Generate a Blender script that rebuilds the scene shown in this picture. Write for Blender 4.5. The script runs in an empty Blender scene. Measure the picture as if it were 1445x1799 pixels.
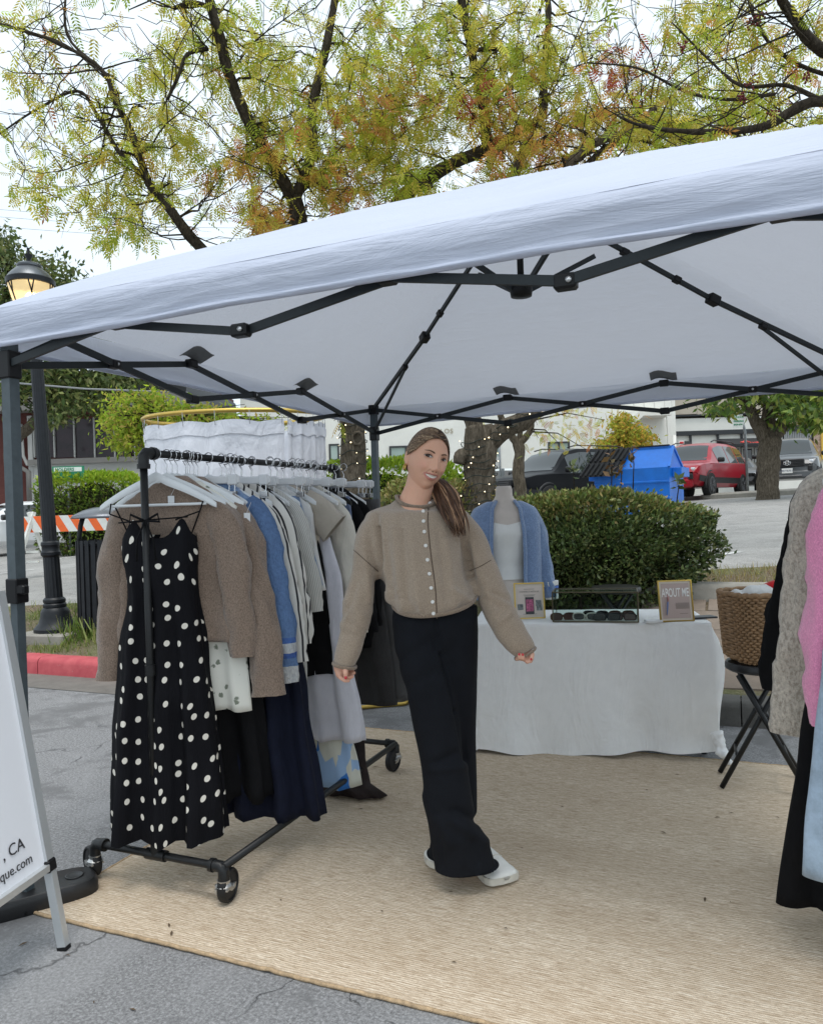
import bpy, bmesh, math, random
import numpy as np
from mathutils import Vector, Matrix, Euler, noise as mnoise

# ------------------------------------------------------------------ camera, sky, sun, exposure
R = math.radians
SC = bpy.context.scene
FPX, PW, PH = 1330.0, 1445.0, 1799.0          # focal length in photo pixels, photo size
ROLL, YAW, CAMZ = 0.033, math.atan(567 / 1330.0), 1.4
cam_data = bpy.data.cameras.new('camera')
cam_data.sensor_fit = 'VERTICAL'; cam_data.sensor_height = 24.0
cam_data.lens = 24.0 * FPX / PH
cam_data.clip_start = 0.05; cam_data.clip_end = 3000
cam = bpy.data.objects.new('camera', cam_data); SC.collection.objects.link(cam)
cam.location = (0, 0, CAMZ)
cam.rotation_euler = (Matrix.Rotation(YAW, 3, 'Z') @ Matrix.Rotation(R(90), 3, 'X') @ Matrix.Rotation(-ROLL, 3, 'Z')).to_euler()
SC.camera = cam

world = bpy.data.worlds.new('World'); SC.world = world; world.use_nodes = True
wn, wl = world.node_tree.nodes, world.node_tree.links
wn.clear()
w_out = wn.new('ShaderNodeOutputWorld'); w_bg = wn.new('ShaderNodeBackground')
w_sky = wn.new('ShaderNodeTexSky'); w_sky.sky_type = 'NISHITA'; w_sky.sun_disc = False
w_sky.sun_elevation = R(74); w_sky.sun_rotation = R(200); w_sky.dust_density = 4.0
w_cl = wn.new('ShaderNodeTexNoise'); w_cl.inputs['Scale'].default_value = 2.2; w_cl.inputs['Detail'].default_value = 4
w_rmp = wn.new('ShaderNodeValToRGB')           # the even white cloud layer of an overcast day
w_rmp.color_ramp.elements[0].position = 0.3; w_rmp.color_ramp.elements[0].color = (6.7, 7.8, 8.6, 1)
w_rmp.color_ramp.elements[1].position = 0.7; w_rmp.color_ramp.elements[1].color = (7.7, 8.6, 9.2, 1)
w_mix = wn.new('ShaderNodeMixRGB'); w_mix.inputs[0].default_value = 0.88
wl.new(w_cl.outputs['Fac'], w_rmp.inputs['Fac'])
wl.new(w_sky.outputs['Color'], w_mix.inputs[1]); wl.new(w_rmp.outputs['Color'], w_mix.inputs[2])
wl.new(w_mix.outputs['Color'], w_bg.inputs['Color']); w_bg.inputs['Strength'].default_value = 0.09
wl.new(w_bg.outputs['Background'], w_out.inputs['Surface'])

sun_data = bpy.data.lights.new('sun', 'SUN'); sun_data.energy = 1.2; sun_data.angle = R(28); sun_data.color = (1.0, 0.97, 0.93)
sun = bpy.data.objects.new('sun', sun_data); SC.collection.objects.link(sun)
sun.rotation_euler = (R(16), 0, R(35)); sun.location = (0, 0, 30)
SC.view_settings.view_transform = 'Standard'; SC.view_settings.look = 'None'
SC.view_settings.exposure = 0.74; SC.view_settings.gamma = 1.0; SC.view_settings.use_curve_mapping = False
SC.render.engine = 'CYCLES'
random.seed(7); np.random.seed(7)

# ------------------------------------------------------------------ pixel -> place helpers
def ray(u, v):
    x = u - PW / 2; y = v - PH / 2
    c, s = math.cos(ROLL), math.sin(ROLL)
    a, b = (x * c - y * s) / FPX, (x * s + y * c) / FPX
    cy, sy = math.cos(YAW), math.sin(YAW)
    return Vector((a * cy - sy, a * sy + cy, -b))
EYE = Vector((0, 0, CAMZ))
def G(u, v, z=0.0):
    r = ray(u, v); return EYE + r * ((z - CAMZ) / r.z)
def Dp(u, v, d):
    return EYE + ray(u, v) * d
def atY(u, v, Y):
    r = ray(u, v); return EYE + r * (Y / r.y)
def lotz(x, y):                                  # the car park climbs gently away from the stall
    x = max(-22, min(8, x)); y = min(30, y)
    return 0.341 + 0.024 * x + 0.047 * y
CR = Vector((math.cos(YAW), math.sin(YAW), 0)); CF = Vector((-math.sin(YAW), math.cos(YAW), 0))

# ------------------------------------------------------------------ objects, labels
COL = SC.collection
ORG = {}
def tag(o, label=None, cat=None, group=None, kind=None):
    if label: o['label'] = label
    if cat: o['category'] = cat
    if group: o['group'] = group
    if kind: o['kind'] = kind
    return o
def thing(name, label, cat, loc=(0, 0, 0), rz=0.0, group=None):
    o = bpy.data.objects.new(name, None); COL.objects.link(o)
    o.empty_display_size = 0.1
    o.location = loc; o.rotation_euler = (0, 0, rz)
    ORG[o.name] = Matrix.Translation(loc) @ Matrix.Rotation(rz, 4, 'Z')
    return tag(o, label, cat, group)
def link(name, me, mat=None, parent=None, world_coords=True, smooth=True):
    """one mesh object; world coordinates are turned into the parent's"""
    o = bpy.data.objects.new(name, me); COL.objects.link(o)
    if mat is not None and not me.materials: me.materials.append(mat)
    if smooth:
        me.polygons.foreach_set('use_smooth', [True] * len(me.polygons))
    if parent is not None:
        M = ORG[parent.name]
        if world_coords:
            me.transform(M.inverted())
        o.parent = parent
        ORG[o.name] = M
    else:
        n = len(me.vertices)
        if n and world_coords:
            co = np.empty(n * 3); me.vertices.foreach_get('co', co); co = co.reshape(-1, 3)
            c = ((co[:, 0].min() + co[:, 0].max()) / 2, (co[:, 1].min() + co[:, 1].max()) / 2, co[:, 2].min())
            me.transform(Matrix.Translation((-c[0], -c[1], -c[2]))); o.location = c
            ORG[o.name] = Matrix.Translation(c)
        else:
            ORG[o.name] = Matrix.Identity(4)
    return o
def copy_tree(o, parent=None):
    c = o.copy(); COL.objects.link(c)
    if parent is not None: c.parent = parent
    for ch in o.children: copy_tree(ch, c)
    return c

# ------------------------------------------------------------------ mesh builder
def frame_of(d, up=Vector((0, 0, 1))):
    d = d.normalized()
    if abs(d.dot(up)) > 0.98: up = Vector((1, 0, 0))
    x = up.cross(d).normalized(); y = d.cross(x).normalized()
    return x, y
class MB:
    def __init__(s): s.v = []; s.f = []; s.mi = []; s.cur = 0
    def add(s, vs, fs):
        b = len(s.v); s.v.extend([tuple(p) for p in vs]); s.f.extend([tuple(i + b for i in f) for f in fs]); s.mi.extend([s.cur] * len(fs))
    def box(s, c, size, rot=None, taper=1.0):
        hx, hy, hz = size[0] / 2, size[1] / 2, size[2] / 2
        c = Vector(c); M = rot if rot is not None else Matrix.Identity(3)
        vs = []
        for z in (-1, 1):
            t = taper if z > 0 else 1
            for x, y in ((-1, -1), (1, -1), (1, 1), (-1, 1)):
                vs.append(c + M @ Vector((x * hx * t, y * hy * t, z * hz)))
        s.add(vs, [(3, 2, 1, 0), (4, 5, 6, 7), (0, 1, 5, 4), (1, 2, 6, 5), (2, 3, 7, 6), (3, 0, 4, 7)]); return s
    def bbox(s, c, size, b=0.004, rot=None):        # box with chamfered edges
        hx, hy, hz = size[0] / 2, size[1] / 2, size[2] / 2
        b = min(b, hx * .9, hy * .9, hz * .9)
        c = Vector(c); M = rot if rot is not None else Matrix.Identity(3)
        bm = bmesh.new(); bmesh.ops.create_cube(bm, size=1.0)
        for v in bm.verts: v.co = Vector((v.co.x * hx * 2, v.co.y * hy * 2, v.co.z * hz * 2))
        bmesh.ops.bevel(bm, geom=bm.edges[:], offset=b, segments=1, affect='EDGES', profile=0.5)
        bm.verts.index_update()
        s.add([c + M @ v.co for v in bm.verts], [[v.index for v in f.verts] for f in bm.faces]); bm.free(); return s
    def bar(s, a, b, w=0.025, h=None, up=Vector((0, 0, 1))):   # rectangular bar a -> b
        a = Vector(a); b = Vector(b); h = h or w
        d = b - a; x, y = frame_of(d, up)
        vs = []
        for p in (a, b):
            for i, j in ((-1, -1), (1, -1), (1, 1), (-1, 1)): vs.append(p + x * (i * w / 2) + y * (j * h / 2))
        s.add(vs, [(3, 2, 1, 0), (4, 5, 6, 7), (0, 1, 5, 4), (1, 2, 6, 5), (2, 3, 7, 6), (3, 0, 4, 7)]); return s
    def tube(s, pts, r, n=8, caps=True, flat=1.0, closed=False):
        pts = [Vector(p) for p in pts]; m = len(pts)
        rs = list(r) if hasattr(r, '__len__') else [r] * m
        rings = []; px = None
        for i, p in enumerate(pts):
            if closed: d = pts[(i + 1) % m] - pts[i - 1]
            else: d = pts[min(i + 1, m - 1)] - pts[max(i - 1, 0)]
            if d.length < 1e-9: d = Vector((0, 0, 1))
            d.normalize()
            if px is None: px, _ = frame_of(d)
            else:
                px = px - d * px.dot(d)
                if px.length < 1e-6: px, _ = frame_of(d)
                px.normalize()
            y = d.cross(px)
            rings.append([p + px * (math.cos(2 * math.pi * k / n) * rs[i]) + y * (math.sin(2 * math.pi * k / n) * rs[i] * flat) for k in range(n)])
        vs = [q for g in rings for q in g]; fs = []
        for i in range(m if closed else m - 1):
            j = (i + 1) % m
            for k in range(n): fs.append((i * n + k, i * n + (k + 1) % n, j * n + (k + 1) % n, j * n + k))
        if caps and not closed:
            fs.append(tuple(range(n - 1, -1, -1))); fs.append(tuple((m - 1) * n + k for k in range(n)))
        s.add(vs, fs); return s
    def lathe(s, prof, c=(0, 0, 0), n=20, axis='Z', flute=None):
        c = Vector(c); vs = []; fs = []
        for i, (r, z) in enumerate(prof):
            for k in range(n):
                a = 2 * math.pi * k / n; rr = r
                if flute and flute[0] <= i <= flute[1] and k % 2: rr = r * flute[2]
                p = (rr * math.cos(a), rr * math.sin(a), z)
                if axis == 'Y': p = (p[0], p[2], -p[1])
                if axis == 'X': p = (p[2], p[0], p[1])
                vs.append(c + Vector(p))
        m = len(prof)
        for i in range(m - 1):
            for k in range(n): fs.append((i * n + k, i * n + (k + 1) % n, (i + 1) * n + (k + 1) % n, (i + 1) * n + k))
        if prof[0][0] > 1e-6: fs.append(tuple(range(n - 1, -1, -1)))
        if prof[-1][0] > 1e-6: fs.append(tuple((m - 1) * n + k for k in range(n)))
        s.add(vs, fs); return s
    def rings(s, rings, caps=True):
        n = len(rings[0]); m = len(rings); vs = [q for g in rings for q in g]; fs = []
        for i in range(m - 1):
            for k in range(n): fs.append((i * n + k, i * n + (k + 1) % n, (i + 1) * n + (k + 1) % n, (i + 1) * n + k))
        if caps: fs.append(tuple(range(n - 1, -1, -1))); fs.append(tuple((m - 1) * n + k for k in range(n)))
        s.add(vs, fs); return s
    def grid(s, fn, nu, nv):
        vs = [fn(i / nu, j / nv) for j in range(nv + 1) for i in range(nu + 1)]
        fs = [(j * (nu + 1) + i, j * (nu + 1) + i + 1, (j + 1) * (nu + 1) + i + 1, (j + 1) * (nu + 1) + i) for j in range(nv) for i in range(nu)]
        s.add(vs, fs); return s
    def prism(s, poly, thick, M=None):               # poly: (x, z) outline, thickness along y
        n = len(poly); M = M or Matrix.Identity(4)
        vs = [M @ Vector((x, -thick / 2, z)) for x, z in poly] + [M @ Vector((x, thick / 2, z)) for x, z in poly]
        fs = [tuple(range(n)), tuple(range(2 * n - 1, n - 1, -1))] + [(i, i + n, (i + 1) % n + n, (i + 1) % n) for i in range(n)]
        s.add(vs, fs); return s
    def ico(s, c, r, sub=2, scale=(1, 1, 1), rot=None):
        bm = bmesh.new(); bmesh.ops.create_icosphere(bm, subdivisions=sub, radius=1.0)
        bm.verts.index_update(); M = rot or Matrix.Identity(3); c = Vector(c)
        s.add([c + M @ Vector((v.co.x * r * scale[0], v.co.y * r * scale[1], v.co.z * r * scale[2])) for v in bm.verts], [[v.index for v in f.verts] for f in bm.faces]); bm.free(); return s
    def mesh(s, name):
        me = bpy.data.meshes.new(name); me.from_pydata(s.v, [], s.f); me.update(); return me
    def build(s, name, mat, parent=None, world_coords=True, smooth=True, auto=None):
        me = s.mesh(name)
        if isinstance(mat, (list, tuple)):
            for m in mat: me.materials.append(m)
            me.polygons.foreach_set('material_index', s.mi)
            mat = None
        o = link(name, me, mat, parent, world_coords, smooth)
        if auto is not None and smooth: me.set_sharp_from_angle(angle=R(auto))
        return o
def text_mesh(txt, size, extrude=0.002, align='LEFT', bold=0.0, shear=0.0, space=1.0):
    cu = bpy.data.curves.new('lettering', 'FONT'); cu.body = txt; cu.size = size; cu.extrude = extrude; cu.align_x = align
    cu.offset = bold; cu.shear = shear; cu.space_character = space; cu.resolution_u = 3
    to = bpy.data.objects.new('lettering', cu); COL.objects.link(to)
    bpy.context.view_layer.update()
    dg = bpy.context.evaluated_depsgraph_get()
    me = bpy.data.meshes.new_from_object(to.evaluated_get(dg))
    bpy.data.objects.remove(to); bpy.data.curves.remove(cu)
    me.materials.clear()
    return me
def place_text(name, txt, size, M, mat, parent, align='LEFT', extrude=0.002, bold=0.0, space=1.0):
    """M maps text x,y,z (z = out of the face) to world"""
    me = text_mesh(txt, size, extrude, align, bold, space=space); me.transform(M)
    return link(name, me, mat, parent, True, smooth=False)
def basis(o, x, y, z):
    return Matrix(((x[0], y[0], z[0], o[0]), (x[1], y[1], z[1], o[1]), (x[2], y[2], z[2], o[2]), (0, 0, 0, 1)))
def spline(pts, n):
    """Catmull-Rom through points (any dimension)"""
    P = [np.array(p, float) for p in pts]; P = [2 * P[0] - P[1]] + P + [2 * P[-1] - P[-2]]; out = []
    m = len(P) - 3
    for q in range(n + 1):
        t = q / n * m; i = min(int(t), m - 1); t -= i
        a, b, c, d = P[i:i + 4]
        out.append(0.5 * ((2 * b) + (-a + c) * t + (2 * a - 5 * b + 4 * c - d) * t * t + (-a + 3 * b - 3 * c + d) * t ** 3))
    return out
def lerp_rows(rows, n):
    """rows of numbers, first entry the parameter: n+1 smooth samples"""
    rows = [np.array(r, float) for r in rows]; t = [r[0] for r in rows]; out = []
    for q in range(n + 1):
        x = t[0] + (t[-1] - t[0]) * q / n
        k = 0
        while k < len(t) - 2 and (x - t[k + 1]) * (1 if t[-1] > t[0] else -1) > 0: k += 1
        f = (x - t[k]) / (t[k + 1] - t[k]); f = max(0, min(1, f)); g = f * f * (3 - 2 * f) * 0.5 + f * 0.5
        r = rows[k] * (1 - g) + rows[k + 1] * g; r[0] = x; out.append(r)
    return out
def remesh(mb, voxel, smooth_it=4, name='m'):
    """union of overlapping closed shapes as one continuous surface -> (verts Nx3, faces)"""
    me = mb.mesh(name); o = bpy.data.objects.new(name, me); COL.objects.link(o)
    md = o.modifiers.new('r', 'REMESH'); md.mode = 'VOXEL'; md.voxel_size = voxel; md.adaptivity = 0.0
    if smooth_it:
        ms = o.modifiers.new('s', 'SMOOTH'); ms.factor = 0.5; ms.iterations = smooth_it
    bpy.context.view_layer.update()
    dg = bpy.context.evaluated_depsgraph_get()
    res = bpy.data.meshes.new_from_object(o.evaluated_get(dg))
    bpy.data.objects.remove(o); bpy.data.meshes.remove(me)
    res.materials.clear()
    return res
def get_co(me):
    co = np.empty(len(me.vertices) * 3); me.vertices.foreach_get('co', co); return co.reshape(-1, 3)
def get_no(me):
    co = np.empty(len(me.vertices) * 3); me.vertices.foreach_get('normal', co); return co.reshape(-1, 3)
def set_co(me, co):
    me.vertices.foreach_set('co', co.ravel()); me.update()
def set_color(me, cols, name='Col'):
    ca = me.color_attributes.new(name, 'FLOAT_COLOR', 'POINT')
    a = np.ones((len(me.vertices), 4)); a[:, :3] = cols; ca.data.foreach_set('color', a.ravel())
def fold_noise(p, s):
    return mnoise.noise(Vector((p[0] * s[0], p[1] * s[1], p[2] * s[2])))

# ------------------------------------------------------------------ materials
def lin(r, g, b):
    f = lambda c: (c / 255 / 12.92) if c / 255 <= 0.04045 else ((c / 255 + 0.055) / 1.055) ** 2.4
    return (f(r), f(g), f(b))
class NT:
    def __init__(s, name):
        s.m = bpy.data.materials.new(name); s.m.use_nodes = True
        s.n = s.m.node_tree.nodes; s.l = s.m.node_tree.links
        s.b = s.n['Principled BSDF']; s.out = s.n['Material Output']; s._tc = None
    def node(s, t, **kw):
        n = s.n.new(t)
        for k, v in kw.items(): setattr(n, k, v)
        return n
    def obj_co(s, scale=(1, 1, 1), rot=(0, 0, 0), gen='Object'):
        tc = s.node('ShaderNodeTexCoord'); mp = s.node('ShaderNodeMapping')
        mp.inputs['Scale'].default_value = scale; mp.inputs['Rotation'].default_value = rot
        s.l.new(tc.outputs[gen], mp.inputs['Vector']); return mp.outputs['Vector']
    def noise(s, co, scale, detail=3, rough=0.6, dist=0.0):
        n = s.node('ShaderNodeTexNoise'); n.inputs['Scale'].default_value = scale; n.inputs['Detail'].default_value = detail
        n.inputs['Roughness'].default_value = rough; n.inputs['Distortion'].default_value = dist
        s.l.new(co, n.inputs['Vector']); return n.outputs['Fac']
    def ramp(s, fac, stops, interp='LINEAR'):
        r = s.node('ShaderNodeValToRGB'); e = r.color_ramp.elements; r.color_ramp.interpolation = interp
        while len(e) < len(stops): e.new(0.5)
        for k, (p, c) in enumerate(stops):
            e[k].position = p; e[k].color = (*c, 1) if len(c) == 3 else c
        s.l.new(fac, r.inputs['Fac']); return r.outputs['Color']
    def mix(s, fac, a, b, mode='MIX'):
        m = s.node('ShaderNodeMixRGB', blend_type=mode)
        for i, x in ((0, fac), (1, a), (2, b)):
            if hasattr(x, 'links') or hasattr(x, 'is_linked'): s.l.new(x, m.inputs[i])
            elif isinstance(x, (int, float)): m.inputs[i].default_value = x if i == 0 else (x, x, x, 1)
            else: m.inputs[i].default_value = (*x, 1) if len(x) == 3 else x
        return m.outputs['Color']
    def math(s, op, a, b=0.0):
        m = s.node('ShaderNodeMath', operation=op)
        for i, x in ((0, a), (1, b)):
            if hasattr(x, 'is_linked'): s.l.new(x, m.inputs[i])
            else: m.inputs[i].default_value = x
        return m.outputs[0]
    def bump(s, h, strength=0.3, dist=0.01):
        b = s.node('ShaderNodeBump'); b.inputs['Strength'].default_value = strength; b.inputs['Distance'].default_value = dist
        s.l.new(h, b.inputs['Height']); s.l.new(b.outputs['Normal'], s.b.inputs['Normal']); return b
    def col(s, c):
        if hasattr(c, 'is_linked'): s.l.new(c, s.b.inputs['Base Color'])
        else: s.b.inputs['Base Color'].default_value = (*c, 1)
    def set(s, **kw):
        for k, v in kw.items(): s.b.inputs[k.replace('_', ' ')].default_value = v
        return s
def plain(name, c, rough=0.5, metal=0.0, var=0.0, scale=8, bump=0.0, bscale=60, spec=0.5, coat=0.0):
    t = NT(name); t.set(Roughness=rough, Metallic=metal); t.b.inputs['Specular IOR Level'].default_value = spec
    if coat: t.b.inputs['Coat Weight'].default_value = coat; t.b.inputs['Coat Roughness'].default_value = 0.08
    co = t.obj_co()
    if var:
        f = t.noise(co, scale, 5, 0.65)
        t.col(t.ramp(f, [(0.3, tuple(x * (1 - var) for x in c)), (0.7, tuple(min(1, x * (1 + var)) for x in c))]))
    else: t.col(c)
    if bump: t.bump(t.noise(co, bscale, 4), bump, 0.004)
    return t.m
def cloth(name, c, var=0.12, weave=420, wr=0.25, wscale=7.0, rough=0.85, sheen=0.2, trans=0.0):
    """woven or jersey cloth: slight mottling, weave and soft creases in the relief"""
    t = NT(name); t.set(Roughness=rough); t.b.inputs['Specular IOR Level'].default_value = 0.2
    t.b.inputs['Sheen Weight'].default_value = sheen; t.b.inputs['Sheen Roughness'].default_value = 0.5
    co = t.obj_co()
    f = t.noise(co, 14, 5, 0.7)
    t.col(t.ramp(f, [(0.3, tuple(x * (1 - var) for x in c)), (0.7, tuple(min(1, x * (1 + var)) for x in c))]))
    h = t.math('ADD', t.math('MULTIPLY', t.noise(t.obj_co((1, 1, 0.45)), wscale, 4, 0.55, 1.2), 1.0), t.math('MULTIPLY', t.noise(co, weave, 2), 0.06))
    t.bump(h, wr, 0.05)
    if trans:
        tr = t.node('ShaderNodeBsdfTranslucent'); tr.inputs['Color'].default_value = (*c, 1)
        mx = t.node('ShaderNodeMixShader'); mx.inputs[0].default_value = trans
        t.l.new(t.b.outputs[0], mx.inputs[1]); t.l.new(tr.outputs[0], mx.inputs[2]); t.l.new(mx.outputs[0], t.out.inputs['Surface'])
    return t.m
def knit(name, c, c2=None, scale=260, fuzz=0.35, bumps=0.5):
    """marled wool: fine flecks of a lighter and a darker yarn"""
    t = NT(name); t.set(Roughness=0.95); t.b.inputs['Specular IOR Level'].default_value = 0.1
    t.b.inputs['Sheen Weight'].default_value = fuzz; t.b.inputs['Sheen Roughness'].default_value = 0.6
    co = t.obj_co(); c2 = c2 or tuple(x * 0.55 for x in c)
    f = t.noise(t.obj_co((1, 1, 0.6)), scale, 3, 0.8); g = t.noise(co, 9, 4)
    k = t.ramp(f, [(0.36, c2), (0.5, c), (0.66, tuple(min(1, x * 1.35) for x in c))])
    t.col(t.mix(t.math('MULTIPLY', g, 0.3), k, tuple(x * 0.75 for x in c), 'MIX'))
    h = t.math('ADD', t.math('MULTIPLY', f, 0.25), t.noise(t.obj_co((1, 1, 0.5)), 6, 3, 0.5, 0.8))
    t.bump(h, bumps, 0.03)
    return t.m

# ================================================================== THE GROUND
def asphalt(name, base, crack=0.5, stain=0.5, seed=0.0, warm=0.0, cell=1.3):
    t = NT(name); t.set(Roughness=0.9); t.b.inputs['Specular IOR Level'].default_value = 0.25
    co = t.obj_co()
    grit = t.noise(co, 85, 5, 0.9); mid = t.noise(co, 14, 5, 0.75); big = t.noise(co, 1.1, 5, 0.6)
    b = np.array(base) * np.array([1 + warm, 1 + warm * .6, 1])
    c1 = t.ramp(grit, [(0.36, tuple(b * 0.38)), (0.5, tuple(b * 1.0)), (0.64, tuple(b * 2.0))])
    c1 = t.mix(t.math('MULTIPLY', mid, 0.45), c1, tuple(b * 0.7))
    st = t.ramp(t.noise(co, 1.9, 6, 0.72, 0.4), [(0.5, (0, 0, 0)), (0.58, (1, 1, 1))])
    c2 = t.mix(t.math('MULTIPLY', st, stain), c1, tuple(b * 0.62))
    pale = t.ramp(t.noise(co, 0.7, 6, 0.7, 0.6), [(0.52, (0, 0, 0)), (0.6, (1, 1, 1))])
    c2 = t.mix(t.math('MULTIPLY', pale, 0.3), c2, tuple(b * 1.45))
    if crack:
        dn = t.node('ShaderNodeTexNoise'); dn.inputs['Scale'].default_value = 3.0; dn.inputs['Detail'].default_value = 6
        t.l.new(co, dn.inputs['Vector'])
        vm = t.node('ShaderNodeVectorMath', operation='MULTIPLY_ADD'); vm.inputs[1].default_value = (0.55, 0.55, 0)
        t.l.new(dn.outputs['Color'], vm.inputs[0]); t.l.new(co, vm.inputs[2])
        vo = t.node('ShaderNodeTexVoronoi', feature='DISTANCE_TO_EDGE'); vo.inputs['Scale'].default_value = cell
        t.l.new(vm.outputs[0], vo.inputs['Vector'])
        ck = t.ramp(vo.outputs['Distance'], [(0.0, (1, 1, 1)), (0.008, (0, 0, 0))])
        gate = t.ramp(t.noise(co, 1.7, 2), [(0.5, (0, 0, 0)), (0.56, (1, 1, 1))])
        ck = t.math('MULTIPLY', ck, gate)
        c2 = t.mix(t.math('MULTIPLY', ck, crack), c2, tuple(b * 0.16))
        h = t.math('SUBTRACT', t.math('MULTIPLY', grit, 0.6), t.math('MULTIPLY', ck, 1.5))
    else: h = t.math('MULTIPLY', grit, 0.6)
    t.col(c2); t.bump(h, 0.65, 0.006)
    return t.m
M_asph = asphalt('asphalt_near', (0.225, 0.225, 0.228), 0.65, 0.8)
M_lot = asphalt('asphalt_car_park', (0.30, 0.295, 0.285), 0.25, 0.35, warm=0.02, cell=0.5)
def concrete(name, c, stain=0.5):
    t = NT(name); t.set(Roughness=0.9); co = t.obj_co()
    f = t.noise(co, 4, 6, 0.7); g = t.noise(co, 90, 4, 0.8)
    a = t.ramp(f, [(0.3, tuple(x * (1 - stain) for x in c)), (0.65, c)])
    t.col(t.mix(t.math('MULTIPLY', g, 0.4), a, tuple(x * 0.6 for x in c))); t.bump(g, 0.5, 0.006); return t.m
M_conc = concrete('concrete_pale', (0.34, 0.32, 0.28), 0.35)
M_kerbgrey = concrete('kerb_concrete', (0.13, 0.125, 0.115), 0.5)
def red_paint():
    t = NT('red_kerb_paint'); t.set(Roughness=0.75); co = t.obj_co()
    f = t.noise(co, 3.2, 6, 0.75, 0.5); g = t.noise(co, 60, 4, 0.8)
    red = t.ramp(t.noise(co, 9, 4), [(0.3, (0.40, 0.055, 0.07)), (0.7, (0.52, 0.10, 0.11))])
    scuff = t.ramp(f, [(0.62, (0, 0, 0)), (0.72, (1, 1, 1))])
    c = t.mix(scuff, red, (0.10, 0.06, 0.06))
    chip = t.ramp(t.noise(co, 26, 5, 0.8), [(0.66, (0, 0, 0)), (0.69, (1, 1, 1))])
    t.col(t.mix(chip, c, (0.42, 0.36, 0.32))); t.bump(g, 0.4, 0.006); return t.m
M_red = red_paint()
def soil():
    t = NT('planting_soil'); t.set(Roughness=0.95); co = t.obj_co()
    a = t.ramp(t.noise(co, 35, 5, 0.8), [(0.3, (0.06, 0.045, 0.03)), (0.55, (0.17, 0.13, 0.085)), (0.75, (0.30, 0.25, 0.16))])
    g = t.ramp(t.noise(co, 2.2, 4), [(0.45, (0, 0, 0)), (0.6, (1, 1, 1))])
    t.col(t.mix(t.math('MULTIPLY', g, 0.55), a, (0.10, 0.13, 0.035))); t.bump(t.noise(co, 40, 5), 0.9, 0.02); return t.m
M_soil = soil()
KY = 5.10                                           # foot of the kerb behind the stall
def lot_edge(x): return max(5.75, min(9.0, 8.2 + 0.25 * (x - 0.1)))
def stripz(x, y):
    e = lot_edge(x); t = max(0, min(1, (y - KY - 0.18) / (e - KY - 0.18)))
    return 0.155 + (lotz(x, e) + 0.01 - 0.155) * t
mb = MB(); mb.grid(lambda a, b: (-90 + 180 * a, -60 + (60 + KY + 0.17) * b, 0), 12, 8)
tag(mb.build('ground', M_asph, smooth=False), kind='structure')
mb = MB()
def lotpt(a, b):
    x = -150 + 300 * a if not (0.4 < a < 0.6) else -30 + 300 * (a - 0.4)
    y = lot_edge(x) + (b ** 2.2) * 420
    return (x, y, lotz(x, y))
mb.grid(lotpt, 60, 40); LOT = tag(mb.build('parking_lot', M_lot), kind='structure')
mb = MB()
mb.grid(lambda a, b: (-60 + 100 * a, KY + 0.15 + (lot_edge(-60 + 100 * a) + 0.02 - KY - 0.15) * b, stripz(-60 + 100 * a, KY + 0.15 + (lot_edge(-60 + 100 * a) + 0.02 - KY - 0.15) * b)), 160, 14)
STRIP = tag(mb.build('planting_strip', M_soil), kind='structure')
# kerb of separate stones, the left run painted red
KERB = thing('kerb', 'kerb', 'kerb'); del KERB['label']; del KERB['category']; KERB['kind'] = 'structure'
kprof = [(0, -0.05), (0.0, 0.11), (0.012, 0.14), (0.035, 0.155), (0.19, 0.16), (0.19, -0.05)]
def kerb_stone(x0, x1, mat, name='kerb_stone', y0=KY, zo=0.0, parent=None, tilt=0.0):
    m = MB(); n = 9; rings = []
    for i in range(n):
        x = x0 + (x1 - x0) * i / (n - 1); rings.append([(x, y0 + p[0] + 0.006 * mnoise.noise(Vector((x * 2, p[1] * 9, 3))), p[1] + zo + tilt * (x - x0) + 0.006 * mnoise.noise(Vector((x * 3, p[0] * 9, 1)))) for p in kprof])
    m.rings(rings); return m.build(name, mat, parent, auto=40)
x = -24.0
while x < 9:
    l = 1.5; kerb_stone(x + 0.004, x + l - 0.004, M_red if x < -4 else M_kerbgrey, parent=KERB, y0=KY + random.uniform(-.004, .004)); x += l
m = MB(); m.box((-7.5, KY + .12, .05), (33, .1, .19)); m.build('kerb_bedding', M_kerbgrey, KERB, smooth=False)
# gutter apron, a slightly warmer concrete band at the kerb's foot
t = MB(); t.grid(lambda a, b: (-24 + 20 * a, KY - 0.42 + 0.425 * b, 0.004 + 0.004 * b), 20, 1)
tag(t.build('gutter', concrete('gutter_concrete', (0.20, 0.185, 0.165), 0.4), smooth=False), kind='structure')
# second kerb at the top of the slope on the right
KERB2 = thing('kerb', 'kerb', 'kerb'); del KERB2['label']; del KERB2['category']; KERB2['kind'] = 'structure'
for k in range(4):
    kx = -1.9 + k * 1.2; kerb_stone(kx, kx + 1.19, M_conc, parent=KERB2, y0=7.12, zo=stripz(kx, 7.12), tilt=(stripz(kx + 1.2, 7.12) - stripz(kx, 7.12)) / 1.2)
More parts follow.
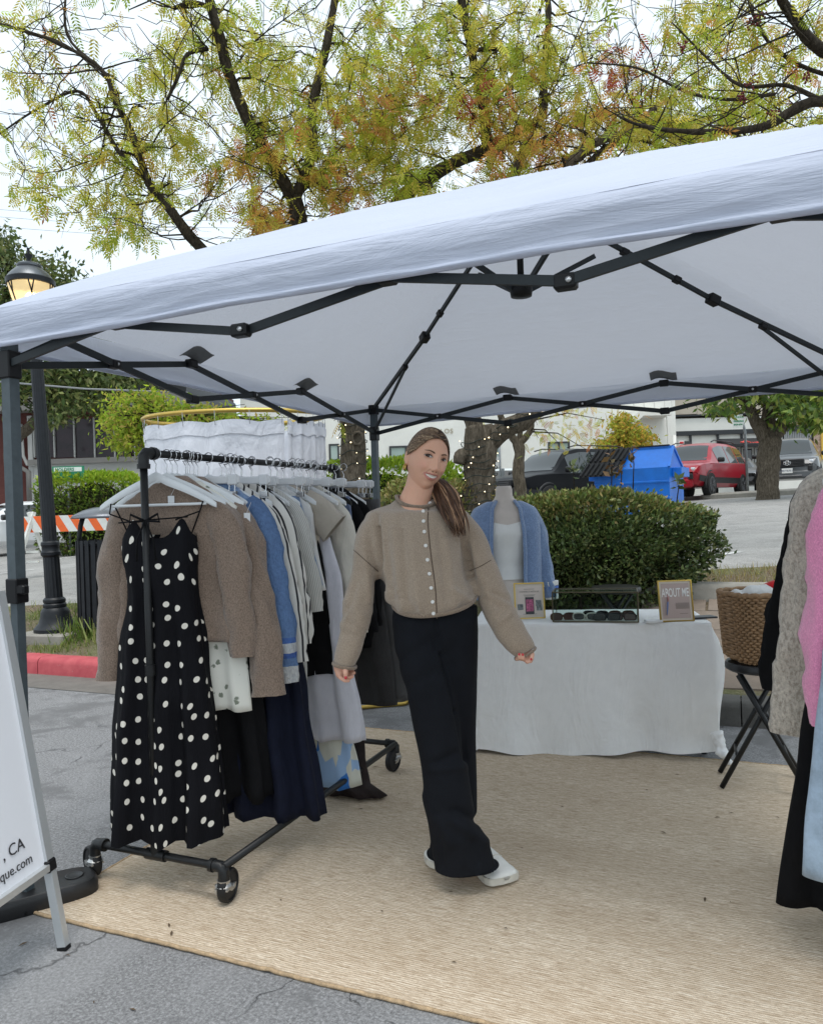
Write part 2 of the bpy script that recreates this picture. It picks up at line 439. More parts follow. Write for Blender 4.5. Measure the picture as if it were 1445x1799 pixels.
# stone paving slabs on the slope behind the stool
PAVE = thing('paving', 'paving', 'paving'); del PAVE['label']; del PAVE['category']; PAVE['kind'] = 'structure'
M_slab = concrete('paving_stone', (0.27, 0.215, 0.17), 0.45)
rs = random.Random(3)
yy = KY + 0.24; row = 0
while yy < 6.95:
    dy = rs.uniform(0.3, 0.46); xx = -1.0 - rs.uniform(0, .3)
    while xx < 1.6:
        dx = rs.uniform(0.42, 0.75)
        m = MB(); zz = [stripz(xx + a * dx, yy + b * dy) + 0.02 + rs.uniform(-.008, .008) for a, b in ((0, 0), (1, 0), (1, 1), (0, 1))]
        g = 0.012
        c4 = [(xx + g, yy + g), (xx + dx - g, yy + g + rs.uniform(0, .02)), (xx + dx - g, yy + dy - g), (xx + g, yy + dy - g)]
        m.add([(p[0], p[1], z) for p, z in zip(c4, zz)] + [(p[0], p[1], z - 0.07) for p, z in zip(c4, zz)], [(0, 1, 2, 3), (0, 4, 5, 1), (1, 5, 6, 2), (2, 6, 7, 3), (3, 7, 4, 0)])
        m.build('paving_slab', M_slab, PAVE, smooth=False); xx += dx
    yy += dy; row += 1
M_paint = plain('road_paint', (0.62, 0.62, 0.6), 0.8, var=0.3, scale=18)
def paint_line(p, q, w=0.1):
    p = Vector(p); q = Vector(q); d = (q - p).normalized(); n = Vector((-d.y, d.x, 0)) * w / 2; m = MB(); vs = []
    for i in range(13):
        c = p + (q - p) * (i / 12)
        for s in (-1, 1): e = c + n * s; vs.append((e.x, e.y, lotz(e.x, e.y) + 0.006))
    m.add(vs, [(2 * i, 2 * i + 1, 2 * i + 3, 2 * i + 2) for i in range(12)])
    m.build('painted_line', M_paint, LOT, smooth=False)
def onlot(u, v):
    r = ray(u, v); k = (0.341 - CAMZ) / (r.z - 0.024 * r.x - 0.047 * r.y); return EYE + r * k
paint_line(onlot(1230, 980), onlot(1300, 970)); paint_line(onlot(40, 990), onlot(150, 976)); paint_line(onlot(135, 998), onlot(170, 995))
paint_line(onlot(1388, 915), onlot(1400, 885), 0.12); paint_line(onlot(0, 1008), onlot(60, 1001))
# small tree island with its own kerb further up the car park
def island(cx, cy, lx, ly, label_mat):
    m = MB(); n = 28; rr = []
    for h, s in ((-0.05, 1.0), (0.12, 1.0), (0.15, 0.93), (0.15, 0.0)):
        ring = []
        for k in range(n):
            a = 2 * math.pi * k / n; ca, sa = math.cos(a), math.sin(a)
            px = cx + lx * s * math.copysign(abs(ca) ** 0.5, ca); py = cy + ly * s * math.copysign(abs(sa) ** 0.5, sa)
            ring.append((px, py, lotz(px, py) + h))
        rr.append(ring)
    m.rings(rr, caps=False); return tag(m.build('traffic_island', label_mat, auto=40), kind='structure')
p = onlot(1330, 872); island(p.x + 0.6, p.y + 0.3, 2.2, 0.5, M_conc)

# ================================================================== CANOPY
M_frame = plain('charcoal_powder_coat', (0.022, 0.027, 0.030), 0.5, var=0.12, scale=30, spec=0.25)
M_joint = plain('black_nylon', (0.008, 0.008, 0.009), 0.45, spec=0.25)
M_steelpin = plain('bright_rivet', (0.6, 0.6, 0.6), 0.3, 1.0)
M_leg = plain('grey_leg_paint', (0.07, 0.088, 0.098), 0.45, var=0.15, scale=25, spec=0.3)
def canopy_cloth():
    t = NT('white_canopy_polyester'); t.set(Roughness=0.75); t.b.inputs['Specular IOR Level'].default_value = 0.25
    co = t.obj_co(); c = (0.60, 0.645, 0.77)
    t.col(t.ramp(t.noise(co, 3, 6, 0.6), [(0.3, tuple(x * .95 for x in c)), (0.7, c)]))
    h = t.math('ADD', t.noise(t.obj_co((0.5, 2.0, 2.0)), 3.5, 6, 0.6, 1.5), t.math('MULTIPLY', t.noise(t.obj_co((0.35, 1, 5)), 9, 4, 0.6, 1.0), 0.5))
    t.bump(h, 0.42, 0.03)
    tr = t.node('ShaderNodeBsdfTranslucent'); tr.inputs['Color'].default_value = (0.78, 0.80, 0.86, 1)
    mx = t.node('ShaderNodeMixShader'); mx.inputs[0].default_value = 0.24
    t.l.new(t.b.outputs[0], mx.inputs[1]); t.l.new(tr.outputs[0], mx.inputs[2]); t.l.new(mx.outputs[0], t.out.inputs['Surface']); return t.m
M_canopy = canopy_cloth()
CX0, CX1, CY0, CY1 = -2.42, 0.63, 1.98, 5.03        # the four legs
CCX, CCY = (CX0 + CX1) / 2, (CY0 + CY1) / 2; HALF = 1.525
ZT, ZB, ZP = 2.160, 1.985, 2.97                      # top joints, lower joints, peak
CAN = thing('pop_up_canopy', 'white pop-up canopy on a charcoal folding frame over the clothes stall', 'canopy', (CCX, CCY, 0))
def roofz(u, v):
    m = max(abs(u), abs(v)); w = min(abs(u), abs(v)) / (m + 1e-6)
    z = 2.183 + (ZP - 2.183) * (1 - m) ** 0.90
    z -= 0.045 * math.sin(math.pi * min(1, m)) * (1 - w) ** 1.2        # cloth sags between the ridge poles
    z += 0.02 * (1 - w * w) * 0 
    z += 0.010 * mnoise.noise(Vector((u * 3, v * 3, 0.3))) * m * (1 - m) * 4
    return z
NG = 72; OV = 1.03
mb = MB()
mb.grid(lambda a, b: (CCX + (2 * a - 1) * HALF * OV, CCY + (2 * b - 1) * HALF * OV, roofz(2 * a - 1, 2 * b - 1)), NG, NG)
ROOF = mb.build('roof_cover', M_canopy, CAN)
def valance(side):
    m = MB()
    def base(a):
        s = (2 * a - 1) * HALF * OV; e = HALF * OV
        if side == 0: return (CCX + s, CCY - e), (0, -1), 2 * a - 1, -1
        if side == 1: return (CCX + e, CCY + s), (1, 0), 1, 2 * a - 1
        if side == 2: return (CCX - s, CCY + e), (0, 1), -(2 * a - 1), 1
        return (CCX - e, CCY - s), (-1, 0), -1, -(2 * a - 1)
    drop = 0.140
    prof = [(0, 0.0, 0.0), (0.12, 0.012, 0), (0.3, 0.02, 0), (0.5, 0.018, 0), (0.7, 0.012, 0), (0.86, 0.006, 0), (0.9, 0.012, 0), (0.95, 0.014, 0), (1.0, 0.004, 0), (1.0, -0.008, 0), (0.9, -0.006, 0)]
    def fn(a, b):
        (px, py), (nx, ny), ru, rv = base(a); k = b * (len(prof) - 1); i = min(int(k), len(prof) - 2); f = k - i
        d = prof[i][0] * (1 - f) + prof[i + 1][0] * f; o = prof[i][1] * (1 - f) + prof[i + 1][1] * f
        edge = 1 - abs(2 * a - 1) ** 8
        w = 0.006 * mnoise.noise(Vector((a * 4 + side * 9, d * 7 + a * 9, 0))) * edge + 0.004 * mnoise.noise(Vector((a * 22, d * 14, side))) * edge
        sag = -0.006 * math.sin(math.pi * ((a * 3) % 1)) * d
        o2 = (o + w) * (0.2 + 0.8 * edge)
        return (px + nx * o2, py + ny * o2, roofz(ru, rv) - drop * d * (1 - .12 * (1 - abs(2 * a - 1))) + sag)
    m.grid(fn, 90, 20); m.build('valance', M_canopy, CAN)
for s in range(4): valance(s)
# legs
def leg(x, y):
    m = MB(); m.bar((x, y, 0.03), (x, y, 1.2), 0.034); m.bar((x, y, 1.12), (x, y, 2.18), 0.042)
    o = m.build('leg', M_leg, CAN, smooth=False)
    m = MB(); m.box((x, y, 0.012), (0.11, 0.11, 0.012)); m.box((x, y, 0.035), (0.055, 0.055, 0.04)); m.build('foot_plate', M_joint, o, smooth=False)
    m = MB(); m.bbox((x, y, 1.16), (0.056, 0.056, 0.09)); m.bbox((x + 0.04, y - 0.01, 1.165), (0.04, 0.03, 0.035), .006); m.build('height_catch', M_joint, o, smooth=False)
    m = MB(); m.bbox((x, y, ZB), (0.058, 0.058, 0.10)); m.build('slider', M_joint, CAN, smooth=False)
    m = MB(); m.bbox((x, y, ZT + 0.0), (0.06, 0.06, 0.07)); m.build('corner_cap', M_joint, CAN, smooth=False)
for x in (CX0, CX1):
    for y in (CY0, CY1): leg(x, y)
# scissor trusses, three crosses a side
M_tab = cloth('grey_velcro_tab', (0.16, 0.17, 0.18), 0.1, wr=0.1)
def truss(p, q, n, inward):
    p = Vector(p); q = Vector(q); d = (q - p) / 3; n = Vector(n)
    for k in range(3):
        a = p + d * k; b = p + d * (k + 1); o1 = n * 0.012; o2 = n * -0.012
        if k == 1: o1, o2 = o2, o1
        zt, zb = Vector((0, 0, ZT)), Vector((0, 0, ZB))
        MB().bar(a + zt + o1, b + zb + o1, 0.013, 0.027).build('truss_bar', M_frame, CAN, smooth=False)
        MB().bar(a + zb + o2, b + zt + o2, 0.013, 0.027).build('truss_bar', M_frame, CAN, smooth=False)
        c = (a + b) / 2 + (zt + zb) / 2; ax = d.normalized()
        rot = Matrix((ax, n, (0, 0, 1))).transposed()
        j = MB().bbox(c, (0.05, 0.046, 0.036), .005, rot).build('pivot', M_joint, CAN, smooth=False)
        MB().lathe([(0.007, 0), (0.007, 0.003), (0, 0.004)], c + n * 0.024, 8, 'Y').build('rivet', M_steelpin, j)
        if k < 2:
            for zz in (zt, zb):
                j = MB().bbox(b + zz, (0.060, 0.042, 0.040), .006, rot).build('hinge', M_joint, CAN, smooth=False)
                MB().lathe([(0.008, -.005), (0.008, 0.003), (0, 0.004)], b + zz + n * -0.022 + ax * 0.012, 8, 'Y').build('rivet', M_steelpin, j)
            m = MB(); tb = b + zt + Vector((0, 0, 0.025))
            m.grid(lambda u, v: tb + ax * ((u - 0.5) * 0.16) + inward * (v * 0.09 - .01) + Vector((0, 0, 0.035 * v + 0.012 * math.sin(u * 5))), 6, 3); m.build('velcro_tab', M_tab, CAN)
truss((CX0, CY0, 0), (CX0, CY1, 0), (1, 0, 0), Vector((1, 0, 0)))
truss((CX0, CY1, 0), (CX1, CY1, 0), (0, -1, 0), Vector((0, -1, 0)))
truss((CX1, CY0, 0), (CX1, CY1, 0), (-1, 0, 0), Vector((-1, 0, 0)))
truss((CX0, CY0, 0), (CX1, CY0, 0), (0, 1, 0), Vector((0, 1, 0)))
# ridge poles from the four corners to the peak, hub and its spreader arms
hub = Vector((CCX, CCY, 2.43)); top = Vector((CCX, CCY, ZP - 0.05))
for sx in (-1, 1):
    for sy in (-1, 1):
        c = Vector((CCX + sx * HALF, CCY + sy * HALF, ZT + 0.02)); din = Vector((-sx, -sy, 0)).normalized()
        a = c + din * 0.03; k1 = c + (top - c) * 0.46 + Vector((0, 0, -0.05)); k2 = c + (top - c) * 0.95 + Vector((0, 0, -0.03))
        MB().bar(a, k1, 0.018, 0.024).build('ridge_pole', M_frame, CAN, smooth=False)
        MB().bar(k1, k2, 0.016, 0.022).build('ridge_pole', M_frame, CAN, smooth=False)
        for f in (0.3, 0.46, 0.57, 0.72):
            pp = c + (top - c) * f + Vector((0, 0, -0.05 if f < .5 else -.045)); dd = (top - c).normalized(); xx, yy = frame_of(dd)
            s = 1.5 if f == 0.46 else 1.0
            MB().bbox(pp, (0.034 * s, 0.034 * s, 0.045 * s), .005, Matrix((xx, yy, dd)).transposed()).build('pole_clip', M_joint, CAN, smooth=False)
        st0 = Vector((c.x, c.y, ZB + .03)) + din * .03; st1 = c + (top - c) * 0.3 + Vector((0, 0, -0.06))
        MB().bar(st0, st1, 0.012, 0.02).build('strut', M_frame, CAN, smooth=False)
        MB().bar(hub + din * 0.04, hub + din * 0.42 + Vector((0, 0, 0.20)), 0.016, 0.024).build('spreader_arm', M_frame, CAN, smooth=False)
m = MB(); m.lathe([(0.0, -0.035), (0.05, -0.03), (0.055, 0.0), (0.05, 0.05), (0.0, 0.055)], hub, 14); m.tube([hub, top], 0.016, 8); m.lathe([(0.06, -0.02), (0.065, 0), (0, 0.03)], top, 12)
m.build('centre_hub', M_joint, CAN)
# foot weights on the front left leg
M_rubber = plain('black_moulded_plastic', (0.012, 0.012, 0.013), 0.45, bump=0.2, bscale=120)
def foot_weight(c, rz):
    m = MB(); n = 40; rr = []
    for s, z in ((0.96, 0.0), (1.0, 0.008), (1.0, 0.045), (0.95, 0.062), (0.9, 0.066)):
        ring = []
        for k in range(n):
            a = 2 * math.pi * k / n; ca, sa = math.cos(a), math.sin(a)
            x = 0.235 * s * math.copysign(abs(ca) ** 0.45, ca); y = 0.088 * s * math.copysign(abs(sa) ** 0.6, sa)
            q = Matrix.Rotation(rz, 3, 'Z') @ Vector((x, y, 0)); ring.append((c[0] + q.x, c[1] + q.y, z))
        rr.append(ring)
    m.rings(rr); return m
W = G(52, 1590); wz = YAW + 0.55
wt = thing('tent_weight', 'black plastic foot weight clamped round the front left canopy leg', 'weight', (W.x, W.y, 0))
wt2 = foot_weight((W.x, W.y), wz); wt2.build('weight_plate', M_rubber, wt, auto=35)
for s in (-1, 1):
    q = Matrix.Rotation(wz, 3, 'Z') @ Vector((0.155 * s, 0, 0))
    m = MB(); m.lathe([(0.03, 0.064), (0.034, 0.069), (0.028, 0.0695), (0.024, 0.067)], (W.x + q.x, W.y + q.y, 0), 16); m.build('carry_hole_rim', M_rubber, wt)
wtb = thing('tent_weight', 'second black foot weight half hidden behind the white sandwich board', 'weight', (-2.62, 1.90, 0))
foot_weight((-2.62, 1.90), wz + 0.2).build('weight_plate', M_rubber, wtb, auto=35)

# ================================================================== RUG
def rug_mat():
    t = NT('woven_jute'); t.set(Roughness=0.9); t.b.inputs['Specular IOR Level'].default_value = 0.15
    rowsc = t.obj_co((9, 95, 1)); a = t.noise(rowsc, 1.6, 4, 0.75)
    fine = t.noise(t.obj_co((60, 190, 1)), 1.0, 3, 0.7)
    c = t.ramp(a, [(0.28, (0.31, 0.235, 0.16)), (0.42, (0.55, 0.435, 0.315)), (0.56, (0.76, 0.645, 0.50)), (0.72, (0.92, 0.84, 0.71))])
    wv = t.node('ShaderNodeTexWave', wave_type='BANDS', bands_direction='Y'); wv.inputs['Scale'].default_value = 34; wv.inputs['Distortion'].default_value = 0.6; wv.inputs['Detail'].default_value = 1
    t.l.new(t.obj_co(), wv.inputs['Vector'])
    c = t.mix(t.ramp(fine, [(0.35, (0.42,) * 3), (0.6, (0, 0, 0))]), c, (0.22, 0.15, 0.085))
    c = t.mix(t.math('MULTIPLY', wv.outputs['Fac'], 0.12), c, (0.25, 0.17, 0.10))
    big = t.noise(t.obj_co((0.5, 2.2, 1)), 1.5, 3)
    c = t.mix(t.ramp(big, [(0.4, (0.0,) * 3), (0.7, (0.35,) * 3)]), c, (0.36, 0.26, 0.165))
    t.col(c); t.bump(t.math('ADD', fine, t.math('MULTIPLY', wv.outputs['Fac'], 0.7)), 0.55, 0.004); return t.m
M_rug = rug_mat(); M_rugedge = plain('jute_binding', (0.42, 0.30, 0.18), 0.9, var=0.35, scale=60, bump=0.6, bscale=300)
RX0, RX1, RY0, RY1 = -2.35, 0.70, 1.952, 4.39
def rugz(x, y):
    e = min(x - RX0, RX1 - x, y - RY0, RY1 - y)
    w = 0.006 * max(0, mnoise.noise(Vector((x * 1.5, y * 2.5, 2)))) + 0.010 * max(0, mnoise.noise(Vector((x * 3, y * 0.4, 5)))) * math.exp(-max(0, y - RY0) * 4)
    crease = 0.004 * math.exp(-((y - 2.75 - 0.02 * math.sin(x * 3)) / 0.012) ** 2) + 0.004 * math.exp(-((x + 1.36) / 0.014) ** 2)
    return 0.009 + w * 0.6 + crease
def edge_w(s): return 0.008 * mnoise.noise(Vector((s * 1.3, 7, 0))) + 0.003 * mnoise.noise(Vector((s * 9, 1, 0)))
mb = MB()
def rugpt(a, b):
    x = RX0 + (RX1 - RX0) * a; y = RY0 + (RY1 - RY0) * b
    return (x + edge_w(y + 5) * (1 - a), y + edge_w(x) * (1 - b), rugz(x, y))
mb.grid(rugpt, 130, 110)
RUG = thing('jute_rug', 'large woven beige jute rug spread on the asphalt under the canopy', 'rug', ((RX0 + RX1) / 2, (RY0 + RY1) / 2, 0))
mb.build('woven_field', M_rug, RUG)
mb = MB(); N = 150
path = [Vector(rugpt(i / N, 0)) for i in range(N + 1)] + [Vector(rugpt(1, i / N)) for i in range(1, N + 1)] + [Vector(rugpt(1 - i / N, 1)) for i in range(1, N + 1)] + [Vector(rugpt(0, 1 - i / N)) for i in range(1, N)]
mb.tube([(p.x, p.y, p.z - 0.003 + 0.001 * math.sin(i * 1.7)) for i, p in enumerate(path)], 0.0065, 6, closed=True); mb.build('bound_edge', M_rugedge, RUG)

# scraps of leaf and twig that have blown onto the rug and the asphalt
m = MB(); rl = random.Random(21)
for k in range(46):
    x, y = rl.uniform(-2.3, .6), rl.uniform(1.55, 4.2); z = (rugz(x, y) if y > RY0 else 0.0) + .003; a = rl.uniform(0, 6.28); l = rl.uniform(.006, .018); c, s_ = math.cos(a), math.sin(a); w = l * .28
    m.add([(x - c * l, y - s_ * l, z), (x + s_ * w, y - c * w, z + .003), (x + c * l, y + s_ * l, z + .001), (x - s_ * w, y + c * w, z + .002)], [(0, 1, 2, 3)])
tag(m.build('leaf_litter', plain('dry_leaf_scrap', (.10, .065, .035), .9), smooth=False), 'tiny dry leaf scraps scattered on the rug and asphalt', 'leaf litter', kind='stuff')

# ================================================================== STREET FURNITURE
RYAW = Matrix.Rotation(YAW, 3, 'Z')
def C3(x, d, z): return CR * x + CF * d + Vector((0, 0, z))         # camera-aligned ground coordinates
def cx_of(p): return CR.dot(p), CF.dot(p)
def cbox(m, x0, x1, d0, d1, z0, z1): return m.box(C3((x0 + x1) / 2, (d0 + d1) / 2, (z0 + z1) / 2), (x1 - x0, d1 - d0, z1 - z0), RYAW)
M_iron = plain('black_iron_paint', (0.012, 0.014, 0.017), 0.45, var=0.25, scale=14, bump=0.15, bscale=50, spec=0.3)
P0 = G(100, 1108, 0.30); LZ = 0.30
LAMP = thing('street_lamp', 'black fluted street lamp with a lit amber glass lantern on the grass strip', 'street lamp', (P0.x, P0.y, LZ))
def lean(me):                                        # the post stands a little out of plumb
    co = get_co(me); h = co[:, 2] - LZ
    co[:, 0] -= 0.042 * h * CR.x; co[:, 1] -= 0.042 * h * CR.y; set_co(me, co); return me
def lamp_part(name, prof, mat, n=24, flute=None, parent=None, smooth=True):
    m = MB(); m.lathe(prof, (P0.x, P0.y, LZ), n, flute=flute); me = lean(m.mesh(name)); o = link(name, me, mat, parent or LAMP, True, smooth)
    if smooth: me.set_sharp_from_angle(angle=R(35))
    return o
lamp_part('base', [(0.215, 0), (0.215, 0.035), (0.2, 0.05), (0.165, 0.09), (0.145, 0.15), (0.138, 0.2), (0.12, 0.235), (0.105, 0.245)], M_iron, 32, (2, 6, 0.965))
lamp_part('base_ring', [(0.1, 0.24), (0.112, 0.25), (0.112, 0.275), (0.1, 0.29), (0.108, 0.3), (0.108, 0.325), (0.09, 0.345)], M_iron)
lamp_part('post', [(0.083, 0.33), (0.078, 0.8), (0.07, 0.86), (0.066, 1.6), (0.058, 3.2)], M_iron, 32, (0, 4, 0.93))
lamp_part('collar', [(0.078, 0.76), (0.096, 0.78), (0.098, 0.81), (0.084, 0.83), (0.084, 0.87), (0.092, 0.885), (0.088, 0.91), (0.07, 0.925)], M_iron)
lamp_part('lantern_cup', [(0.05, 3.12), (0.075, 3.15), (0.13, 3.2), (0.135, 3.225), (0.12, 3.23)], M_iron)
t = NT('lit_amber_glass'); t.set(Roughness=0.35); t.col((0.75, 0.62, 0.38))
co = t.obj_co(); t.bump(t.noise(co, 60, 3), 0.4, 0.01)
t.b.inputs['Transmission Weight'].default_value = 0.55; t.b.inputs['IOR'].default_value = 1.2
t.b.inputs['Emission Color'].default_value = (1.0, 0.74, 0.36, 1); t.b.inputs['Emission Strength'].default_value = 0.35
lamp_part('lantern_glass', [(0.125, 3.225), (0.15, 3.3), (0.19, 3.44), (0.218, 3.565)], t.m)
m = NT('lamp_bulb'); m.b.inputs['Emission Color'].default_value = (1.0, 0.78, 0.42, 1); m.b.inputs['Emission Strength'].default_value = 18
lamp_part('bulb', [(0.0, 3.33), (0.035, 3.35), (0.05, 3.41), (0.035, 3.47), (0.0, 3.49)], m.m, 14)
lamp_part('lantern_rim', [(0.215, 3.555), (0.232, 3.56), (0.235, 3.61), (0.215, 3.625), (0.19, 3.63)], M_iron, 32)
lamp_part('lantern_roof', [(0.222, 3.62), (0.205, 3.65), (0.17, 3.69), (0.13, 3.725), (0.115, 3.735), (0.122, 3.745), (0.122, 3.765), (0.09, 3.785), (0.03, 3.80)], plain('lamp_roof_metal', (0.12, 0.13, 0.14), 0.35, 0.6))
lamp_part('finial', [(0.022, 3.795), (0.020, 3.83), (0.040, 3.865), (0.040, 3.875), (0.013, 3.88), (0.013, 3.945), (0, 3.95)], M_iron, 14)
for k in range(6):
    a = 2 * math.pi * k / 6 + 0.35; d = Vector((math.cos(a), math.sin(a), 0)); m = MB(); b = Vector((P0.x, P0.y, LZ))
    m.tube([b + d * 0.128 + Vector((0, 0, 3.225)), b + d * 0.195 + Vector((0, 0, 3.45))], 0.008, 6)
    for s in (-1, 1):
        e = Vector((math.cos(a + s * .12), math.sin(a + s * .12), 0)); m.tube([b + d * 0.195 + Vector((0, 0, 3.45)), b + e * 0.222 + Vector((0, 0, 3.565))], 0.007, 6)
    link('glass_rib', lean(m.mesh('glass_rib')), M_iron, LAMP)
m = MB(); q = stripz(P0.x, P0.y); m.bbox((P0.x, P0.y + .03, (q - 0.1 + LZ) / 2), (0.62, 0.6, LZ - q + 0.1), 0.015, Matrix.Rotation(0.1, 3, 'Z'))
tag(m.build('lamp_plinth', M_conc, smooth=False), 'weathered concrete pad under the black street lamp', 'plinth')

def onstrip(u, v):
    r = ray(u, v); best = None
    for k in range(400):
        p = EYE + r * (4.5 + k * 0.02)
        if p.z <= stripz(p.x, p.y): return Vector((p.x, p.y, stripz(p.x, p.y)))
    return p
# litter bin
B0 = onstrip(190, 1102); bz = stripz(B0.x, B0.y) - 0.01
BIN = thing('litter_bin', 'black slatted metal litter bin with a raised dome lid beside the lamp', 'litter bin', (B0.x, B0.y, bz))
for k in range(26):
    a = 2 * math.pi * k / 26; d = Vector((math.cos(a), math.sin(a), 0)); tn = Vector((-d.y, d.x, 0)); b = Vector((B0.x, B0.y, bz))
    m = MB(); m.box(b + d * 0.275 + Vector((0, 0, 0.47)), (0.012, 0.045, 0.88), Matrix((d, tn, (0, 0, 1))).transposed()); m.build('slat', M_iron, BIN, smooth=False)
for z in (0.05, 0.88):
    m = MB(); m.tube([(B0.x + 0.262 * math.cos(i * math.pi / 16), B0.y + 0.262 * math.sin(i * math.pi / 16), bz + z) for i in range(32)], 0.014, 6, closed=True); m.build('hoop', M_iron, BIN)
m = MB(); m.lathe([(0.24, 0.03), (0.25, 0.05), (0.25, 0.86), (0.23, 0.86), (0.23, 0.06), (0, 0.06)], (B0.x, B0.y, bz), 24); m.build('liner', plain('bin_liner', (0.01, 0.01, 0.011), 0.6), BIN)
m = MB(); m.lathe([(0.315, 1.13), (0.32, 1.14), (0.3, 1.165), (0.2, 1.215), (0.1, 1.24), (0, 1.245)], (B0.x, B0.y, bz), 32); m.build('lid', plain('lid_grey_metal', (0.16, 0.17, 0.19), 0.3, 0.5), BIN)
for a in (-2.6, -0.4, 1.5):
    m = MB(); d = Vector((math.cos(a), math.sin(a), 0)); b = Vector((B0.x, B0.y, bz)); m.tube([b + d * 0.25 + Vector((0, 0, 0.84)), b + d * 0.25 + Vector((0, 0, 0.95)), b + d * 0.235 + Vector((0, 0, 1.06)), b + d * 0.2 + Vector((0, 0, 1.18))], 0.024, 8); m.build('lid_arm', M_iron, BIN)

# traffic barricade
Bp = ground(Dp(44, 1000, 12.6)) if False else (lambda q: Vector((q.x, q.y, lotz(q.x, q.y))))(Dp(44, 1000, 12.6)); wq = cx_of(Bp); z0 = lotz(Bp.x, Bp.y)
BAR = thing('traffic_barricade', 'white folding traffic barricade with an orange striped board on the road', 'barricade', (Bp.x, Bp.y, z0))
M_wpl = plain('white_plastic', (0.74, 0.74, 0.70), 0.45, var=0.08); M_org = plain('orange_reflective', (0.85, 0.14, 0.02), 0.45, var=0.08)
for xo in (0.18, 1.75):
    for s in (-1, 1):
        m = MB(); m.bar(C3(wq[0] + xo - s * 0.04 - 0.04, wq[1] + 0.0, z0 + 1.10), C3(wq[0] + xo + s * 0.19 - 0.04, wq[1] + s * 0.28, z0), 0.075, 0.05); m.build('leg', M_wpl, BAR, smooth=False)
    m = MB(); cbox(m, wq[0] + xo - 0.14, wq[0] + xo + 0.06, wq[1] - 0.03, wq[1] + .03, z0 + 0.42, z0 + 0.46); cbox(m, wq[0] + xo - 0.14, wq[0] + xo + 0.06, wq[1] - 0.03, wq[1] + .03, z0 + 0.26, z0 + 0.29); m.build('cross_brace', M_wpl, BAR, smooth=False)
m = MB(); cbox(m, wq[0] - 0.12, wq[0] + 1.95, wq[1] - 0.055, wq[1] - 0.02, z0 + 0.76, z0 + 1.03); BD = m.build('board', M_wpl, BAR, smooth=False)
k = -0.1
while k < 1.9:
    m = MB(); a = [(k, 1.03), (k + 0.14, 1.03), (k + 0.30, 0.762), (k + 0.16, 0.762)]
    a = [(max(-0.118, min(1.948, x)), z) for x, z in a]
    m.add([C3(wq[0] + x, wq[1] - 0.0575, z0 + z - 0.001) for x, z in a], [(3, 2, 1, 0)]); m.build('orange_stripe', M_org, BD, smooth=False); k += 0.29

# ================================================================== CARS
M_tyre = plain('tyre_rubber', (0.012, 0.012, 0.012), 0.8); M_rim = plain('alloy_rim', (0.10, 0.10, 0.105), 0.35, 0.8)
M_glass = plain('car_glass', (0.02, 0.025, 0.025), 0.03, spec=1.0); M_trim = plain('black_trim', (0.012, 0.012, 0.013), 0.5)
M_chrome = plain('chrome', (0.7, 0.7, 0.7), 0.12, 1.0); M_lamp = plain('headlamp_lens', (0.55, 0.57, 0.6), 0.08, spec=0.8); M_plate = plain('number_plate', (0.75, 0.75, 0.72), 0.5)
SUV = [(0.0, .50, .86, .90, .82, .74), (0.06, .42, 1.02, 1.14, .90, .76), (.28, .36, 1.07, 1.62, .95, .70), (.55, .32, 1.09, 1.73, .97, .68), (1.4, .30, 1.08, 1.78, .98, .69), (2.5, .30, 1.06, 1.77, .98, .69), (3.0, .30, 1.05, 1.68, .98, .69), (3.72, .30, 1.04, 1.10, .97, .84), (4.3, .32, 1.0, 1.05, .95, .80), (4.68, .36, .93, .97, .90, .74), (4.82, .40, .80, .84, .82, .66), (4.88, .46, .66, .69, .74, .58)]
SED = [(0.0, .45, .75, .80, .74, .66), (.08, .36, .86, .92, .82, .70), (.6, .28, .92, 1.02, .88, .68), (1.2, .25, .93, 1.34, .91, .60), (1.9, .25, .92, 1.44, .92, .58), (2.5, .25, .91, 1.42, .92, .58), (2.9, .25, .9, 1.28, .92, .60), (3.5, .26, .88, .94, .91, .76), (4.1, .28, .80, .86, .89, .72), (4.5, .33, .66, .70, .82, .62), (4.68, .40, .56, .58, .7, .5)]
